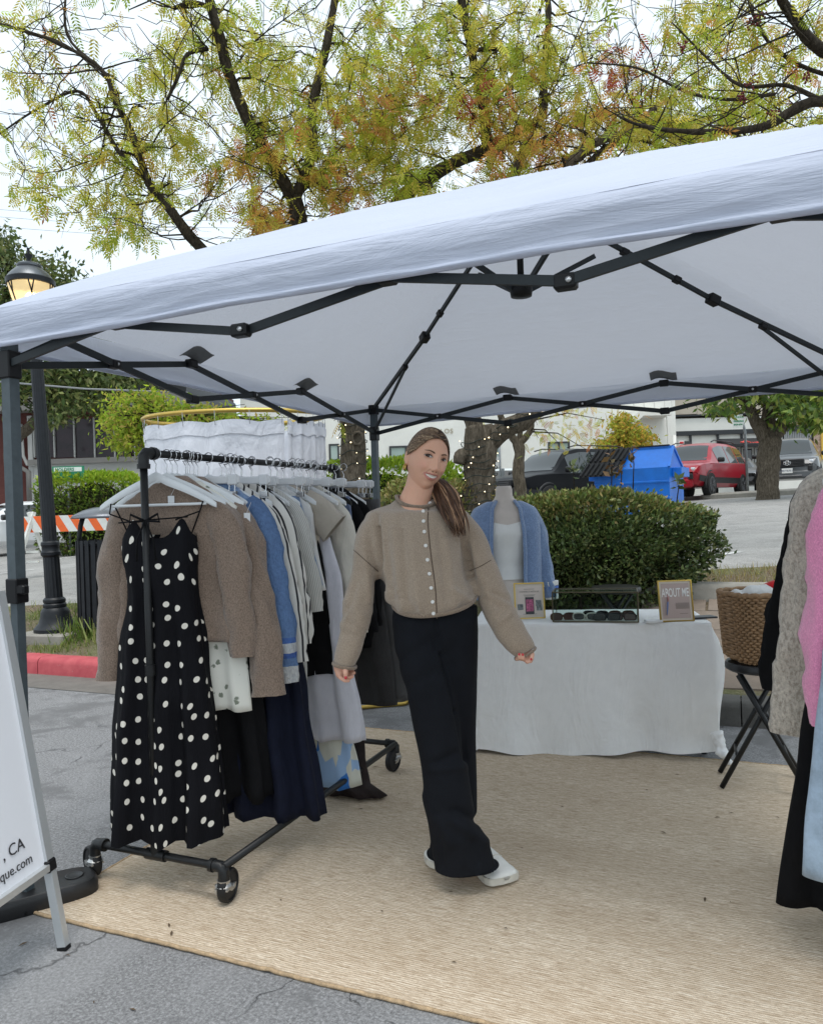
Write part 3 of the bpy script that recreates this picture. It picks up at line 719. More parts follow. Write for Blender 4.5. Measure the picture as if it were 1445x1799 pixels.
def make_car(name, label, pos, fwd, paint, kind, clad=True, plate=None, grille='wide', face=None, group=None):
    """fwd: heading on the ground; pos: point under the car's middle"""
    f = Vector(fwd).normalized(); L = SUV if kind == 'suv' else SED; ln = L[-1][0]
    rz = math.atan2(f.y, f.x); T = thing(name, label, 'car', pos, rz, group)
    # pitch of the sloping lot
    off = -ln / 2
    def ring(s, grow=0.0):
        x, zb, zl, zr, wl, wr = s; wl += grow; wr += grow
        half = [(0, zb), (wl * .86, zb), (wl * .97, zb + .12), (wl, zb + .3), (wl * 1.0, (zb + zl) / 2 + .1), (wl * .965, zl), (wl * .95, zl + .015), (wr * 1.02, zr - (zr - zl) * .18), (wr * .9, zr - .03 * (1 if zr - zl > .2 else .3)), (wr * .5, zr), (0, zr + .01)]
        return [(x + off, y, z) for y, z in half] + [(x + off, -y, z) for y, z in half[-2:0:-1]]
    SS = [tuple(r) for r in lerp_rows(L, 44)]
    body = MB(); body.rings([ring(s) for s in SS]); body.build('body', paint, T, False, auto=28)
    def strip(i0, i1, x0, x1, nm, mat, grow=0.006, both=True, n=10):
        xs = [x0 + (x1 - x0) * k / n for k in range(n + 1)]
        rows = [r for r in lerp_rows(L, 220)]
        for sgn in ((1, -1) if both else (1,)):
            m = MB(); vs = []
            for x in xs:
                s = min(rows, key=lambda r: abs(r[0] - x)); g = ring(tuple(s), grow)
                for i in range(i0, i1 + 1): vs.append((g[i][0], g[i][1] * sgn, g[i][2]))
            w = i1 - i0 + 1; fs = [(a * w + b, a * w + b + 1, (a + 1) * w + b + 1, (a + 1) * w + b) for a in range(n) for b in range(w - 1)]
            m.add(vs, fs); m.build(nm, mat, T, False)
    if kind == 'suv': wins = [(0.42, 1.18), (1.26, 2.1), (2.18, 3.16)]; ws = (3.05, 3.62); wh = (0.95, 3.95, 0.37)
    else: wins = [(1.2, 2.0), (2.08, 3.0)]; ws = (2.75, 3.42); wh = (0.85, 3.75, 0.33)
    for a, b in wins: strip(6, 7, a, b, 'side_window', M_glass)
    # windscreen across the middle
    m = MB(); vs = []; rows = [r for r in lerp_rows(L, 260)]; n = 10
    for k in range(n + 1):
        x = ws[0] + (ws[1] - ws[0]) * k / n; s = min(rows, key=lambda r: abs(r[0] - x)); g = ring(tuple(s), 0.0)
        for i in (8, 9, 10): vs.append((g[i][0] + .004, g[i][1] * .96, g[i][2] + 0.008))
        for i in (9, 8): vs.append((g[i][0] + .004, -g[i][1] * .96, g[i][2] + 0.008))
    m.add(vs, [(a * 5 + b, a * 5 + b + 1, a * 5 + b + 6, a * 5 + b + 5) for a in range(n) for b in range(4)]); m.build('windscreen', M_glass, T, False)
    if clad:
        strip(2, 3, 0.15, ln - 0.15, 'sill_cladding', M_trim, 0.012, n=20)
    hx = L[-1][0] + off; H = L[-1][2]; wd = L[-2][4]
    zf = {'suv': (.40, .62, .98, .80), 'sedan': (.36, .5, .68, .62)}[kind]
    for xw in wh[:2]:
        for sgn in (1, -1):
            r = wh[2]; y = sgn * (L[4][4] - 0.10); c = (xw + off, y, r)
            o = MB().lathe([(r * .55, -.11), (r * .96, -.11), (r, -.08), (r, .08), (r * .96, .11), (r * .6, .115)], c, 28, 'Y').build('tyre', M_tyre, T, False, auto=40)
            m = MB(); m.lathe([(0.0, .07), (r * .2, .075), (r * .62, .09), (r * .66, .117), (r * .6, .117)] if sgn > 0 else [(0.0, -.07), (r * .2, -.075), (r * .62, -.09), (r * .66, -.117), (r * .6, -.117)], c, 20, 'Y')
            for q in range(5):
                a = 2 * math.pi * q / 5; m.bar(Vector(c) + Vector((0, sgn * .1, 0)), Vector(c) + Vector((math.cos(a) * r * .62, sgn * .112, math.sin(a) * r * .62)), .05, .02)
            m.build('rim', M_rim, o, False)
            m = MB(); pts = [Vector(c) + Vector((math.cos(a) * r * 1.16, sgn * .045, math.sin(a) * r * 1.16)) for a in [math.pi * k / 12 for k in range(-1, 14)]]; m.tube(pts, 0.045, 6); m.build('wheel_arch', M_trim, T, False)
    for sgn in (1, -1):
        xm = ws[1] - 0.25 + off; m = MB(); m.bbox((xm, sgn * (L[6][4] + 0.1), L[6][2] + 0.1), (0.12, 0.2, 0.15), 0.03); m.build('door_mirror', M_trim, T, False)
        m = MB(); xl = ln - (0.30 if kind == 'suv' else 0.42); m.bbox((xl + off + .04, sgn * wd * 0.80, zf[3] + .03), (0.30, 0.34, 0.13), 0.03, Matrix.Rotation(sgn * -0.45, 3, 'Z')); m.build('headlight', M_lamp, T, False)
        if kind == 'suv':
            m = MB(); m.tube([(0.6 + off, sgn * .62, 1.79), (0.9 + off, sgn * .62, 1.84), (2.6 + off, sgn * .62, 1.83), (2.9 + off, sgn * .62, 1.76)], 0.018, 6); m.build('roof_rail', M_trim, T, False)
    gw = wd * (0.62 if grille == 'wide' else 0.4)
    xg = hx - 0.03
    m = MB(); m.bbox((xg - .03, 0, zf[3]), (0.18, gw * 2, 0.26 if kind == 'suv' else 0.12), 0.03); GR = m.build('grille', M_trim, T, False, smooth=False)
    if kind == 'suv':
        for q in range(5): m = MB(); m.bar((xg + .066, -gw * .9, zf[3] - .1 + q * .05), (xg + .066, gw * .9, zf[3] - .1 + q * .05), .012, .014); m.build('grille_bar', M_trim if face else M_rim, GR, False)
        m = MB(); m.bbox((xg - .02, 0, .42), (0.2, wd * 1.75, 0.26), 0.05); m.build('front_bumper', face or M_trim, T, False, smooth=False)
        m = MB(); m.bbox((xg - .0, 0, .36), (0.2, wd * 1.1, 0.08), 0.02); m.build('skid_plate', M_rim, T, False, smooth=False)
        for q in range(2):
            for sgn in (1, -1): m = MB(); m.bbox((xg + .0, sgn * wd * .82, .62), (0.16, .14, .17), 0.02); m.build('fog_lamp', M_trim, T, False, smooth=False) if q == 0 else None
    if plate:
        m = MB(); m.box((xg + .086, 0, .55), (0.01, 0.32, 0.16)); PL = m.build('number_plate', M_plate, T, False, smooth=False)
        me = text_mesh(plate, 0.085, 0.001, 'CENTER', 0.001); me.transform(basis((xg + .092, 0, .515), (0, 1, 0), (0, 0, 1), (1, 0, 0))); link('plate_number', me, plain('plate_blue', (.03, .04, .12), .5), PL, False, False)
        m = MB()
        for rx, ry in ((.105, .07), (.05, .068), (.1, .03)): m.tube([(xg + .075, rx * math.cos(a), zf[3] + .0 + (0.03 if ry == .03 else 0) + ry * math.sin(a)) for a in [2 * math.pi * k / 20 for k in range(20)]], 0.009, 6, closed=True)
        m.build('badge', M_chrome, GR, False)
    return T
def carpaint(name, c, metal=0.0, coat=0.5): return plain(name, c, 0.35, metal, coat=coat, spec=0.3 if coat else .12)
M_pw = carpaint('white_car_paint', (0.75, 0.76, 0.77), 0.0); M_pk = carpaint('black_car_paint', (0.005, 0.0055, 0.007), 0, .0); M_pr = carpaint('red_car_paint', (0.33, 0.010, 0.022)); M_pg = carpaint('grey_car_paint', (0.09, 0.095, 0.1)); M_ps = carpaint('pale_car_paint', (0.55, 0.6, 0.6), 0.1)
def ground(p): return Vector((p.x, p.y, lotz(p.x, p.y)))
def lotspot(u, d): p = Dp(u, 880, d); return ground(p)
make_car('parked_car', 'white electric saloon parked by the clipped hedge behind the barricade', lotspot(30, 21.0), -CF * 0.8 - CR * 0.6, M_pw, 'sedan', clad=False)
make_car('parked_car', 'black sport utility vehicle parked to the left of the blue dumpster', lotspot(990, 21.0), -CF * 0.58 - CR * 0.82, M_pk, 'suv')
make_car('parked_car', 'red sport utility vehicle parked to the right of the blue dumpster', lotspot(1226, 25.0), -CF * 0.76 - CR * 0.65, M_pr, 'suv', face=M_pr)
make_car('parked_car', 'dark grey four wheel drive facing forward behind the right hand tree', lotspot(1390, 27.0), -(lambda q: Vector((q.x, q.y, 0)))(lotspot(1390, 27.0)) - CR * 1.5, M_pg, 'suv', plate='9DTR751', face=M_pg)
make_car('parked_car', 'white saloon car parked behind the tree wound with fairy lights', lotspot(805, 24), CR * 1.0 - CF * .25, M_pw, 'sedan', clad=False)
make_car('parked_car', 'pale silver saloon half hidden left of the black vehicle', lotspot(905, 27), CR * 1.0 - CF * .3, M_ps, 'sedan', clad=False)
make_car('parked_car', 'grey car half hidden between the red vehicle and the parking sign', lotspot(1292, 31), -CF * 0.9 - CR * 0.4, M_pg, 'sedan', clad=False)

# ================================================================== DUMPSTER
M_blue = plain('blue_dumpster_paint', (0.0, 0.135, 0.56), 0.4, var=0.12, scale=5, bump=0.1, bscale=12); M_lidp = plain('dark_grey_lid_plastic', (0.020, 0.021, 0.023), 0.7, var=0.15, spec=0.15)
dp = Dp(1122, 880, 16.6); dz = lotz(dp.x, dp.y); dr = YAW - 0.60
DUM = thing('dumpster', 'bright blue steel dumpster with its black ribbed lid hanging open behind the bush', 'dumpster', (dp.x, dp.y, dz), dr)
DL, prof = 1.62, [(-.52, .08), (.55, .08), (.55, 1.05), (-.16, 1.50), (-.52, 1.06)]
m = MB(); n = len(prof)
vs = [(-DL / 2, y, z) for y, z in prof] + [(DL / 2, y, z) for y, z in prof]
m.add(vs, [tuple(range(n))[::-1], tuple(range(n, 2 * n))] + [(i, (i + 1) % n, (i + 1) % n + n, i + n) for i in range(n)]); m.build('container', M_blue, DUM, False, smooth=False)
for z in (.42, .76): m = MB(); m.bbox((0, -.525, z), (DL, 0.03, 0.05), .008); m.build('rib', M_blue, DUM, False, smooth=False)
for x in (-DL / 2, DL / 2): m = MB(); m.bar((x, -.16, 1.5), (x, .55, 1.05), .05, .05); m.bar((x, -.52, 1.06), (x, -.16, 1.5), .05, .05); m.build('edge_channel', M_blue, DUM, False, smooth=False)
m = MB(); m.bar((-DL / 2, -.16, 1.5), (DL / 2, -.16, 1.5), .05, .05); m.build('ridge_channel', M_blue, DUM, False, smooth=False)
for s in (-1, 1): m = MB(); m.bbox((s * (DL / 2 + .1), -.02, .95), (0.2, .62, .2), .01); m.build('fork_pocket', M_blue, DUM, False, smooth=False)
for x, y in ((-.6, -.4), (.6, -.4), (-.6, .42), (.6, .42)): m = MB(); m.lathe([(.07, -.03), (.07, .03)], (x, y, .07), 14, 'Y'); m.build('castor', M_tyre, DUM, False)
lid = thing('x', 'x', 'x'); bpy.data.objects.remove(lid)
m = MB(); A = Vector((-.84, -.20, 1.54)); U = Vector((.80, 0, 0)); V = Vector((-0.22, -.62, -.62))
def lp(a, b, o=0.0): return A + U * a + V * b + Vector((0, -o, o * .4))
m.grid(lambda a, b: lp(a, b), 8, 6)
ld = m.build('open_lid', M_lidp, DUM, False, smooth=False)
for k in range(7):
    a = 0.06 + k * 0.142; m = MB(); m.bar(lp(a, .03, .02), lp(a, .46, .02), .05, .04); m.bar(lp(a, .54, .02), lp(a, .97, .02), .05, .04); m.build('lid_rib', M_lidp, ld, False, smooth=False)
m = MB(); m.bar((0, -.15, 1.535), (DL / 2 - .08, -.15, 1.535), .1, .03); m.build('lid_hinge', M_lidp, DUM, False, smooth=False)

# ================================================================== SIGNS
M_pole = plain('galvanised_post', (0.24, 0.26, 0.27), 0.5, 0.6, var=0.2); M_signw = plain('sign_white', (0.72, 0.76, 0.72), 0.5); M_green = plain('sign_green', (0.015, 0.22, 0.11), 0.5); M_redp = plain('sign_red', (0.6, 0.03, 0.03), 0.5)
def face_M(o): return basis(o, CR, (0, 0, 1), -CF)
b = onlot(1313, 871); bx, bd = cx_of(b); bz2 = lotz(b.x, b.y)
S = thing('parking_sign', 'green and white three hour parking sign on a grey post by the right tree', 'sign', (b.x, b.y, bz2))
m = MB(); m.tube([b + Vector((0, 0, 0)), b + Vector((0, 0, 2.0)) - CR * 0.03, b + Vector((0, 0, 2.35)) - CR * 0.1], 0.04, 8); m.build('post', M_pole, S)
tl = Dp(1286, 729, bd - 0.06); w, h = 0.30, 0.40
m = MB(); cbox(m, cx_of(tl)[0], cx_of(tl)[0] + w, bd - .08, bd - .06, tl.z - h, tl.z); PN = m.build('panel', M_signw, S, smooth=False)
sx = cx_of(tl)[0]
m = MB(); cbox(m, sx + .01, sx + .10, bd - .084, bd - .081, tl.z - .13, tl.z - .01); m.build('green_square', M_green, PN, smooth=False)
place_text('lettering', '3', .12, face_M(C3(sx + .025, bd - .086, tl.z - .115)), M_signw, PN, bold=.002)
place_text('lettering', 'HOUR', .075, face_M(C3(sx + .115, bd - .082, tl.z - .1)), M_green, PN, bold=.002)
place_text('lettering', 'PARKING', .074, face_M(C3(sx + .012, bd - .082, tl.z - .225)), M_green, PN, bold=.003)
place_text('lettering', '8AM-6PM', .066, face_M(C3(sx + .015, bd - .082, tl.z - .325)), M_green, PN, bold=.002)
p = onlot(880, 905); pd = cx_of(p)[1]; pz = lotz(p.x, p.y)
S = thing('parking_sign', 'pale parking sign on a post between the two trunks behind the stall', 'sign', (p.x, p.y, pz))
tp = Dp(876, 752, pd); m = MB(); m.tube([p, tp], 0.03, 8); m.build('post', M_pole, S)
m = MB(); x1 = cx_of(tp)[0]; cbox(m, x1 - .24, x1 - .02, pd - .05, pd - .03, tp.z - .26, tp.z + .1); m.build('panel', plain('sign_pale_green', (.42, .52, .46), .5), S, smooth=False)
m = MB(); q = Dp(883, 835, pd); m.bbox(q, (.09, .07, .42), .01, RYAW); m.build('meter_box', M_pole, S, smooth=False)

# ================================================================== BUILDINGS
def stucco(name, c, var=0.06):
    t = NT(name); t.set(Roughness=0.9); co = t.obj_co()
    t.col(t.ramp(t.noise(co, 0.8, 6, 0.7), [(0.3, tuple(x * (1 - var * 2) for x in c)), (0.7, c)])); t.bump(t.noise(co, 25, 4), 0.35, 0.02); return t.m
M_white = stucco('cream_stucco', (0.80, 0.79, 0.73)); M_brown = stucco('red_brown_boards', (0.13, 0.042, 0.035), 0.15); M_fas = stucco('grey_fascia', (0.26, 0.25, 0.235), 0.1); M_palew = stucco('pale_trim', (0.5, 0.5, 0.48), 0.05)
M_beige = stucco('beige_block', (0.50, 0.44, 0.36), 0.1); M_blk = plain('black_trim_paint', (0.02, 0.022, 0.025), 0.5); M_yel = stucco('yellow_render', (0.62, 0.40, 0.08)); M_wf = plain('window_frame_dark', (0.035, 0.037, 0.04), 0.5)
M_pane = plain('mint_glass', (0.33, 0.42, 0.38), 0.06, spec=0.9); M_dpane = plain('dark_shop_glass', (0.02, 0.018, 0.022), 0.04, spec=0.9); M_purp = plain('plum_tinted_glass', (0.022, 0.010, 0.015), 0.08, spec=0.35, var=0.6, scale=2)
def px_box(m, u0, u1, v0, v1, d, t0, t1):
    """slab facing the camera whose front (d - t0) spans these pixels; runs back to d + t1"""
    a = Dp(u0, (v0 + v1) / 2, d); b = Dp(u1, (v0 + v1) / 2, d); zt = Dp((u0 + u1) / 2, v0, d).z; zb = Dp((u0 + u1) / 2, v1, d).z
    return cbox(m, cx_of(a)[0], cx_of(b)[0], d - t0, d + t1, zb, zt)
def px_part(name, u0, u1, v0, v1, d, t0, t1, mat, parent): m = MB(); px_box(m, u0, u1, v0, v1, d, t0, t1); return m.build(name, mat, parent, smooth=False)
def window(u0, u1, v0, v1, d, parent, pane=M_pane, mull=1, fr=M_wf, blind=False):
    a = Dp(u0, (v0 + v1) / 2, d); b = Dp(u1, (v0 + v1) / 2, d); zt = Dp((u0 + u1) / 2, v0, d).z; zb = Dp((u0 + u1) / 2, v1, d).z; x0, x1 = cx_of(a)[0], cx_of(b)[0]; f = 0.07
    m = MB(); cbox(m, x0, x1, d - .06, d + .02, zt - f, zt); cbox(m, x0, x1, d - .06, d + .02, zb, zb + f); cbox(m, x0, x0 + f, d - .06, d + .02, zb + f, zt - f); cbox(m, x1 - f, x1, d - .06, d + .02, zb + f, zt - f)
    for k in range(mull): xm = x0 + (x1 - x0) * (k + 1) / (mull + 1); cbox(m, xm - f / 2, xm + f / 2, d - .055, d + .02, zb + f, zt - f)
    W = m.build('window', fr, parent, smooth=False); n = mull + 1
    for k in range(n):
        m = MB(); xa = x0 + (x1 - x0) * k / n; cbox(m, xa + .03, xa + (x1 - x0) / n - .03, d - .02, d + .0, zb + .04, zt - .04); m.build('pane', pane, W, smooth=False)
    return W
# cream building behind the car park
dW = 31.0; c = Dp(850, 870, dW)
WB = thing('building', 'long cream stucco building with dark framed windows behind the car park', 'building', (c.x, c.y, lotz(c.x, c.y)))
a, b = cx_of(Dp(425, 800, dW))[0], cx_of(Dp(1188, 800, dW))[0]
m = MB(); cbox(m, a, b, dW, dW + 9, -0.2, 6.6); m.build('wall', M_white, WB, smooth=False)
m = MB(); cbox(m, a - .1, b + .1, dW - .15, dW + 9.1, 6.6, 6.9); m.build('parapet', M_white, WB, smooth=False)
window(684, 742, 783, 822, dW, WB, mull=1); window(846, 878, 777, 823, dW, WB, mull=1); window(962, 1000, 776, 804, dW, WB); window(578, 596, 780, 810, dW, WB, mull=0); window(1048, 1086, 772, 800, dW, WB)
m = MB(); q = Dp(866, 812, dW - .07); m.box(q, (.5, .004, .45), RYAW); m.build('window_notice', M_palew, WB, smooth=False)
M_tan = plain('tan_letters', (0.36, 0.31, 0.22), 0.6)
for tx, u in (('HLOS', 764), ('OS', 822), ('B', 881), ('L', 892), ('D', 903)):
    o = Dp(u, 762, dW - .03); place_text('lettering', tx, 0.27, face_M(o), M_tan, WB, space=1.15, bold=.004)
# outside stair at its right end
m = MB(); px_box(m, 1105, 1180, 722, 730, dW - 1.6, 0, 1.6); ST = m.build('stair_landing', M_white, WB, smooth=False)
for u in (1112, 1130, 1148, 1166, 1179): m = MB(); px_box(m, u, u + 1.6, 700, 722, dW - 1.6, 0, .05); m.build('baluster', M_white, ST, smooth=False)
m = MB(); px_box(m, 1105, 1180, 698, 700.5, dW - 1.6, 0, .06); m.build('hand_rail', M_white, ST, smooth=False)
px_part('stair_post', 1173, 1179, 730, 845, dW - 1.6, 0, .14, M_white, WB); px_part('landing_wall', 1128, 1170, 730, 850, dW - .6, 0, .6, M_white, WB)
m = MB(); m.bar(Dp(1128, 724, dW - 1.65), Dp(1084, 762, dW - 1.65), .08, .26); m.build('stair_string', M_white, WB, smooth=False)
m = MB(); q = Dp(1166, 720, dW - 1.7); m.tube([Dp(1184, 765, dW - 1.7), Dp(1184, 850, dW - 1.7)], .06, 8); m.build('drain_pipe', M_white, WB)
S = thing('no_parking_notice', 'small white and red notice on the cream wall above the red vehicle', 'sign', Dp(1197, 787, dW - 1.8)); px_part('panel', 1192, 1201, 774, 788, dW - 1.78, 0, .03, M_plate, S); px_part('red_band', 1193, 1200, 776, 779, dW - 1.79, 0.002, .01, M_redp, S); px_part('red_band', 1193, 1200, 782, 786, dW - 1.79, 0.002, .01, M_redp, S)
# shop with the black awning
dS = 35.0; c = Dp(1320, 850, dS)
SH = thing('shop', 'white shopfront with black trim and a black awning behind the red vehicle', 'shop', (c.x, c.y, lotz(c.x, c.y)))
px_part('wall', 1176, 1600, 729, 930, dS, -.05, 7, M_white, SH)
for k, (u0, u1) in enumerate(((1176, 1222), (1222.5, 1274), (1274.5, 1330), (1330.5, 1386))): px_part('upper_block', u0, u1, 640, 728, dS, 0, 6, M_beige, SH)
def brickwork(u0, u1, v0, v1, d, parent, bw=6.4, bh=2.6):
    r = random.Random(5); v = v0; j = 0; me = None; mats = [plain('brick', (0.36, 0.24, 0.17), .9, var=.2), plain('brick_pale', (0.45, 0.34, 0.26), .9, var=.2)]
    px_part('brick_backing', u0, u1, v0, v1, d, 0.0, .5, M_conc, parent)
    while v < v1 - .5:
        u = u0 - (bw / 2 if j % 2 else 0)
        while u < u1 - .5: px_part('brick', max(u0, u) + .2, min(u1, u + bw) - .2, v + .2, min(v1, v + bh) - .15, d, .03, .02, mats[r.random() < .4], parent); u += bw
        v += bh; j += 1
px_part('upper_wall_right', 1386.5, 1600, 640, 728, dS, 0, 6, M_beige, SH)
brickwork(1386, 1432, 716, 747, dS - .05, SH)
px_part('trim_line', 1176, 1330, 727.5, 730, dS, .08, .2, M_blk, SH); px_part('fascia_band', 1176, 1430, 754.5, 762, dS, .12, .2, M_blk, SH)
for u in (1213, 1261, 1303): px_part('pilaster', u - 1.6, u + 1.6, 762, 850, dS, .06, .1, M_blk, SH)
for u0, u1 in ((1282, 1299), (1301, 1322), (1324, 1340)): window(u0, u1, 786, 812, dS - .02, SH, M_dpane, 0, M_palew)
m = MB(); A1, B1 = Dp(1262, 771, dS), Dp(1345, 769, dS); A2, B2 = Dp(1262, 784, dS) - CF * 1.1, Dp(1345, 782.5, dS) - CF * 1.1
m.add([A1, B1, B2, A2, A2 - Vector((0, 0, .12)), B2 - Vector((0, 0, .12)), A1 - Vector((0, 0, .45)), B1 - Vector((0, 0, .45))], [(0, 1, 2, 3), (3, 2, 5, 4), (0, 3, 4, 6), (1, 7, 5, 2)]); AW = m.build('awning', plain('black_canvas', (.02, .02, .022), .8), SH, smooth=False)
nrm = (A2 - A1).cross(CR).normalized(); upv = (A1 - A2).normalized()
if nrm.y > 0: nrm = -nrm
M_redl = plain('coral_red_letters', (0.75, 0.08, 0.06), 0.5)
o = Dp(1298, 781, dS - .9) - CF * .12 + Vector((0, 0, .1)); place_text('lettering', 'THE AGENCY', .26, basis(Dp(1299, 781.5, dS) - CF * .97 + Vector((0, 0, .0)), CR, upv, nrm), M_redl, AW, bold=.006)
m = MB(); lo = Dp(1284, 780.5, dS) - CF * .97
m.tube([lo + CR * x + upv * y for x, y in ((0, .02), (.1, .1), (.2, .02), (.12, -.04), (.05, .0), (.18, .14), (.3, .34), (.36, .2), (.42, .02))], .022, 6); m.build('logo', M_redl, AW)
m = MB(); m.add([Dp(1198, 775, dS - .1), Dp(1210, 775, dS - .1), Dp(1222, 787, dS - .8), Dp(1192, 787, dS - .8)], [(0, 1, 2, 3)]); m.build('small_awning', M_blk, SH, smooth=False)
SW = px_part('low_stone_wall', 1262, 1345, 813, 845, dS, .10, .3, M_conc, SH); r = random.Random(9)
for j in range(5):
    u = 1306 + r.uniform(-2, 1)
    while u < 1337:
        w = r.uniform(4, 7.5); q = Dp(u + w / 2, 816 + j * 5.2, dS - .14); m = MB(); m.ico(q, .5 * w / 38, 1, (1, .35, .72 + r.uniform(-.1, .1)), RYAW); m.build('stone', plain('field_stone', (.22 + r.uniform(-.08, .14), .19 + r.uniform(-.07, .1), .15), .9, var=.25), SW); u += w
for u in range(1377, 1425, 3): px_part('gate_slat', u, u + 1.8, 758, 806, dS - .1, .03, .02, plain('grey_gate', (.30, .31, .31), .5) if u == 1377 else bpy.data.materials['grey_gate'], SH)
px_part('gate_recess', 1375, 1426, 757, 808, dS, .02, .1, M_blk, SH); px_part('gate_lintel', 1372, 1431, 749, 757, dS, .2, .1, M_blk, SH)
brickwork(1428, 1440, 722, 800, dS - .1, SH, 6, 2.6)
px_part('yellow_wall', 1440, 1560, 640, 805, dS - .2, 0, 2, M_yel, SH)
# red-brown building at the left
dB = 29.0; c = Dp(140, 880, dB)
BB = thing('building', 'red brown low building with a band of dark plum windows behind the hedge', 'building', (c.x, c.y, lotz(c.x, c.y)))
px_part('wall', -330, 330, 660, 960, dB, -.02, 8, M_brown, BB); px_part('roof_fascia', -340, 340, 705, 727, dB, .7, 8.5, M_fas, BB); px_part('sloping_roof', -330, 330, 668, 706, dB, .2, 8, M_blk, BB)
px_part('white_pier', 54, 62, 731, 960, dB, .12, .1, M_palew, BB); px_part('lower_wall', 62, 330, 812, 960, dB, .10, .1, M_palew, BB); px_part('sill_band', 54, 330, 804, 813, dB, .25, .1, M_fas, BB)
px_part('head_band', 62, 330, 729, 734, dB, .05, .1, M_brown, BB)
u = 62
while u < 330:
    W = px_part('mullion', u - .9, u + .9, 734, 804, dB, .12, .05, M_palew, BB); px_part('pane', u + 1, u + 34.4, 734, 804, dB, .02, .02, M_purp, BB); u += 35.2
m = MB(); m.tube([Dp(37, 745, dB - .15), Dp(41, 800, dB - .15), Dp(48, 816, dB - .15), Dp(70, 818, dB - .15)], .06, 8); m.build('drain_pipe', M_palew, BB)
m = MB(); m.tube([Dp(19, 730, dB - .15), Dp(21, 811, dB - .15), Dp(50, 829, dB - .15), Dp(52, 880, dB - .15)], .09, 8); m.build('down_pipe', M_fas, BB)
S = thing('holders_sign', 'white and green sign reading HOLDERS above the clipped left hedge', 'sign', Dp(118, 840, 18)); px_part('panel', 92, 148, 819, 840, 18, 0, .03, M_green, S); px_part('white_band', 95, 144, 821, 828.5, 18, .004, .01, M_signw, S)
place_text('lettering', 'HOLDERS', .105, face_M(Dp(97, 828, 18 - .008)), M_green, S, bold=.002)
m = MB(); q = Dp(120, 838, 18.05); m.tube([q, Vector((q.x, q.y, lotz(q.x, q.y)))], .03, 8); m.build('post', M_pole, S)
# overhead wires far left
for k, (v0, v1) in enumerate(((363, 371), (376, 383), (393, 402))):
    m = MB(); a = Dp(-60, v0, 45); b = Dp(520, v1 + 18, 45); m.tube([a + (b - a) * (i / 10) + Vector((0, 0, -.25 * math.sin(math.pi * i / 10))) for i in range(11)], .012, 5)
    tag(m.build('overhead_wire', plain('wire', (.25, .26, .27), .5) if k == 0 else bpy.data.materials['wire']), ['uppermost thin overhead wire in the pale sky at far left', 'middle thin overhead wire in the pale sky at far left', 'lowest thin overhead wire in the pale sky at far left'][k], 'wire', 'overhead wires')
m = MB(); a = Dp(-30, 668, 16); b = Dp(330, 690, 16); m.tube([a, (a + b) / 2 - Vector((0, 0, .05)), b], .02, 5); tag(m.build('overhead_wire', bpy.data.materials['wire']), 'dark cable crossing behind the lamp post under the canopy edge', 'wire')

# ================================================================== VEGETATION
def leaf_mat(name, trans=0.4, rough=0.5, spec=0.3):
    t = NT(name); t.set(Roughness=rough); t.b.inputs['Specular IOR Level'].default_value = spec
    at = t.node('ShaderNodeVertexColor', layer_name='Col'); t.l.new(at.outputs['Color'], t.b.inputs['Base Color'])
    tr = t.node('ShaderNodeBsdfTranslucent'); t.l.new(at.outputs['Color'], tr.inputs['Color'])
    mx = t.node('ShaderNodeMixShader'); mx.inputs[0].default_value = trans
    t.l.new(t.b.outputs[0], mx.inputs[1]); t.l.new(tr.outputs[0], mx.inputs[2]); t.l.new(mx.outputs[0], t.out.inputs['Surface']); return t.m
M_leafy = leaf_mat('pistache_leaf', 0.5, 0.6, 0.2); M_leafg = leaf_mat('glossy_leaf', 0.15, 0.38, 0.35); M_leafh = leaf_mat('hedge_leaf', 0.35, 0.5, 0.25)
def bark(name, c, c2):
    t = NT(name); t.set(Roughness=0.95); t.b.inputs['Specular IOR Level'].default_value = 0.1
    co = t.obj_co((1, 1, 0.28)); f = t.noise(co, 26, 6, 0.75, 0.8); g = t.noise(t.obj_co(), 3, 4)
    k = t.ramp(f, [(0.32, tuple(x * .3 for x in c)), (0.5, c), (0.7, c2)])
    t.col(t.mix(t.math('MULTIPLY', g, 0.35), k, (0.05, 0.05, 0.03))); t.bump(f, 0.9, 0.03); return t.m
M_bark = bark('dark_bark', (0.055, 0.043, 0.034), (0.11, 0.09, 0.07)); M_barkg = bark('grey_bark', (0.13, 0.105, 0.08), (0.25, 0.21, 0.165))
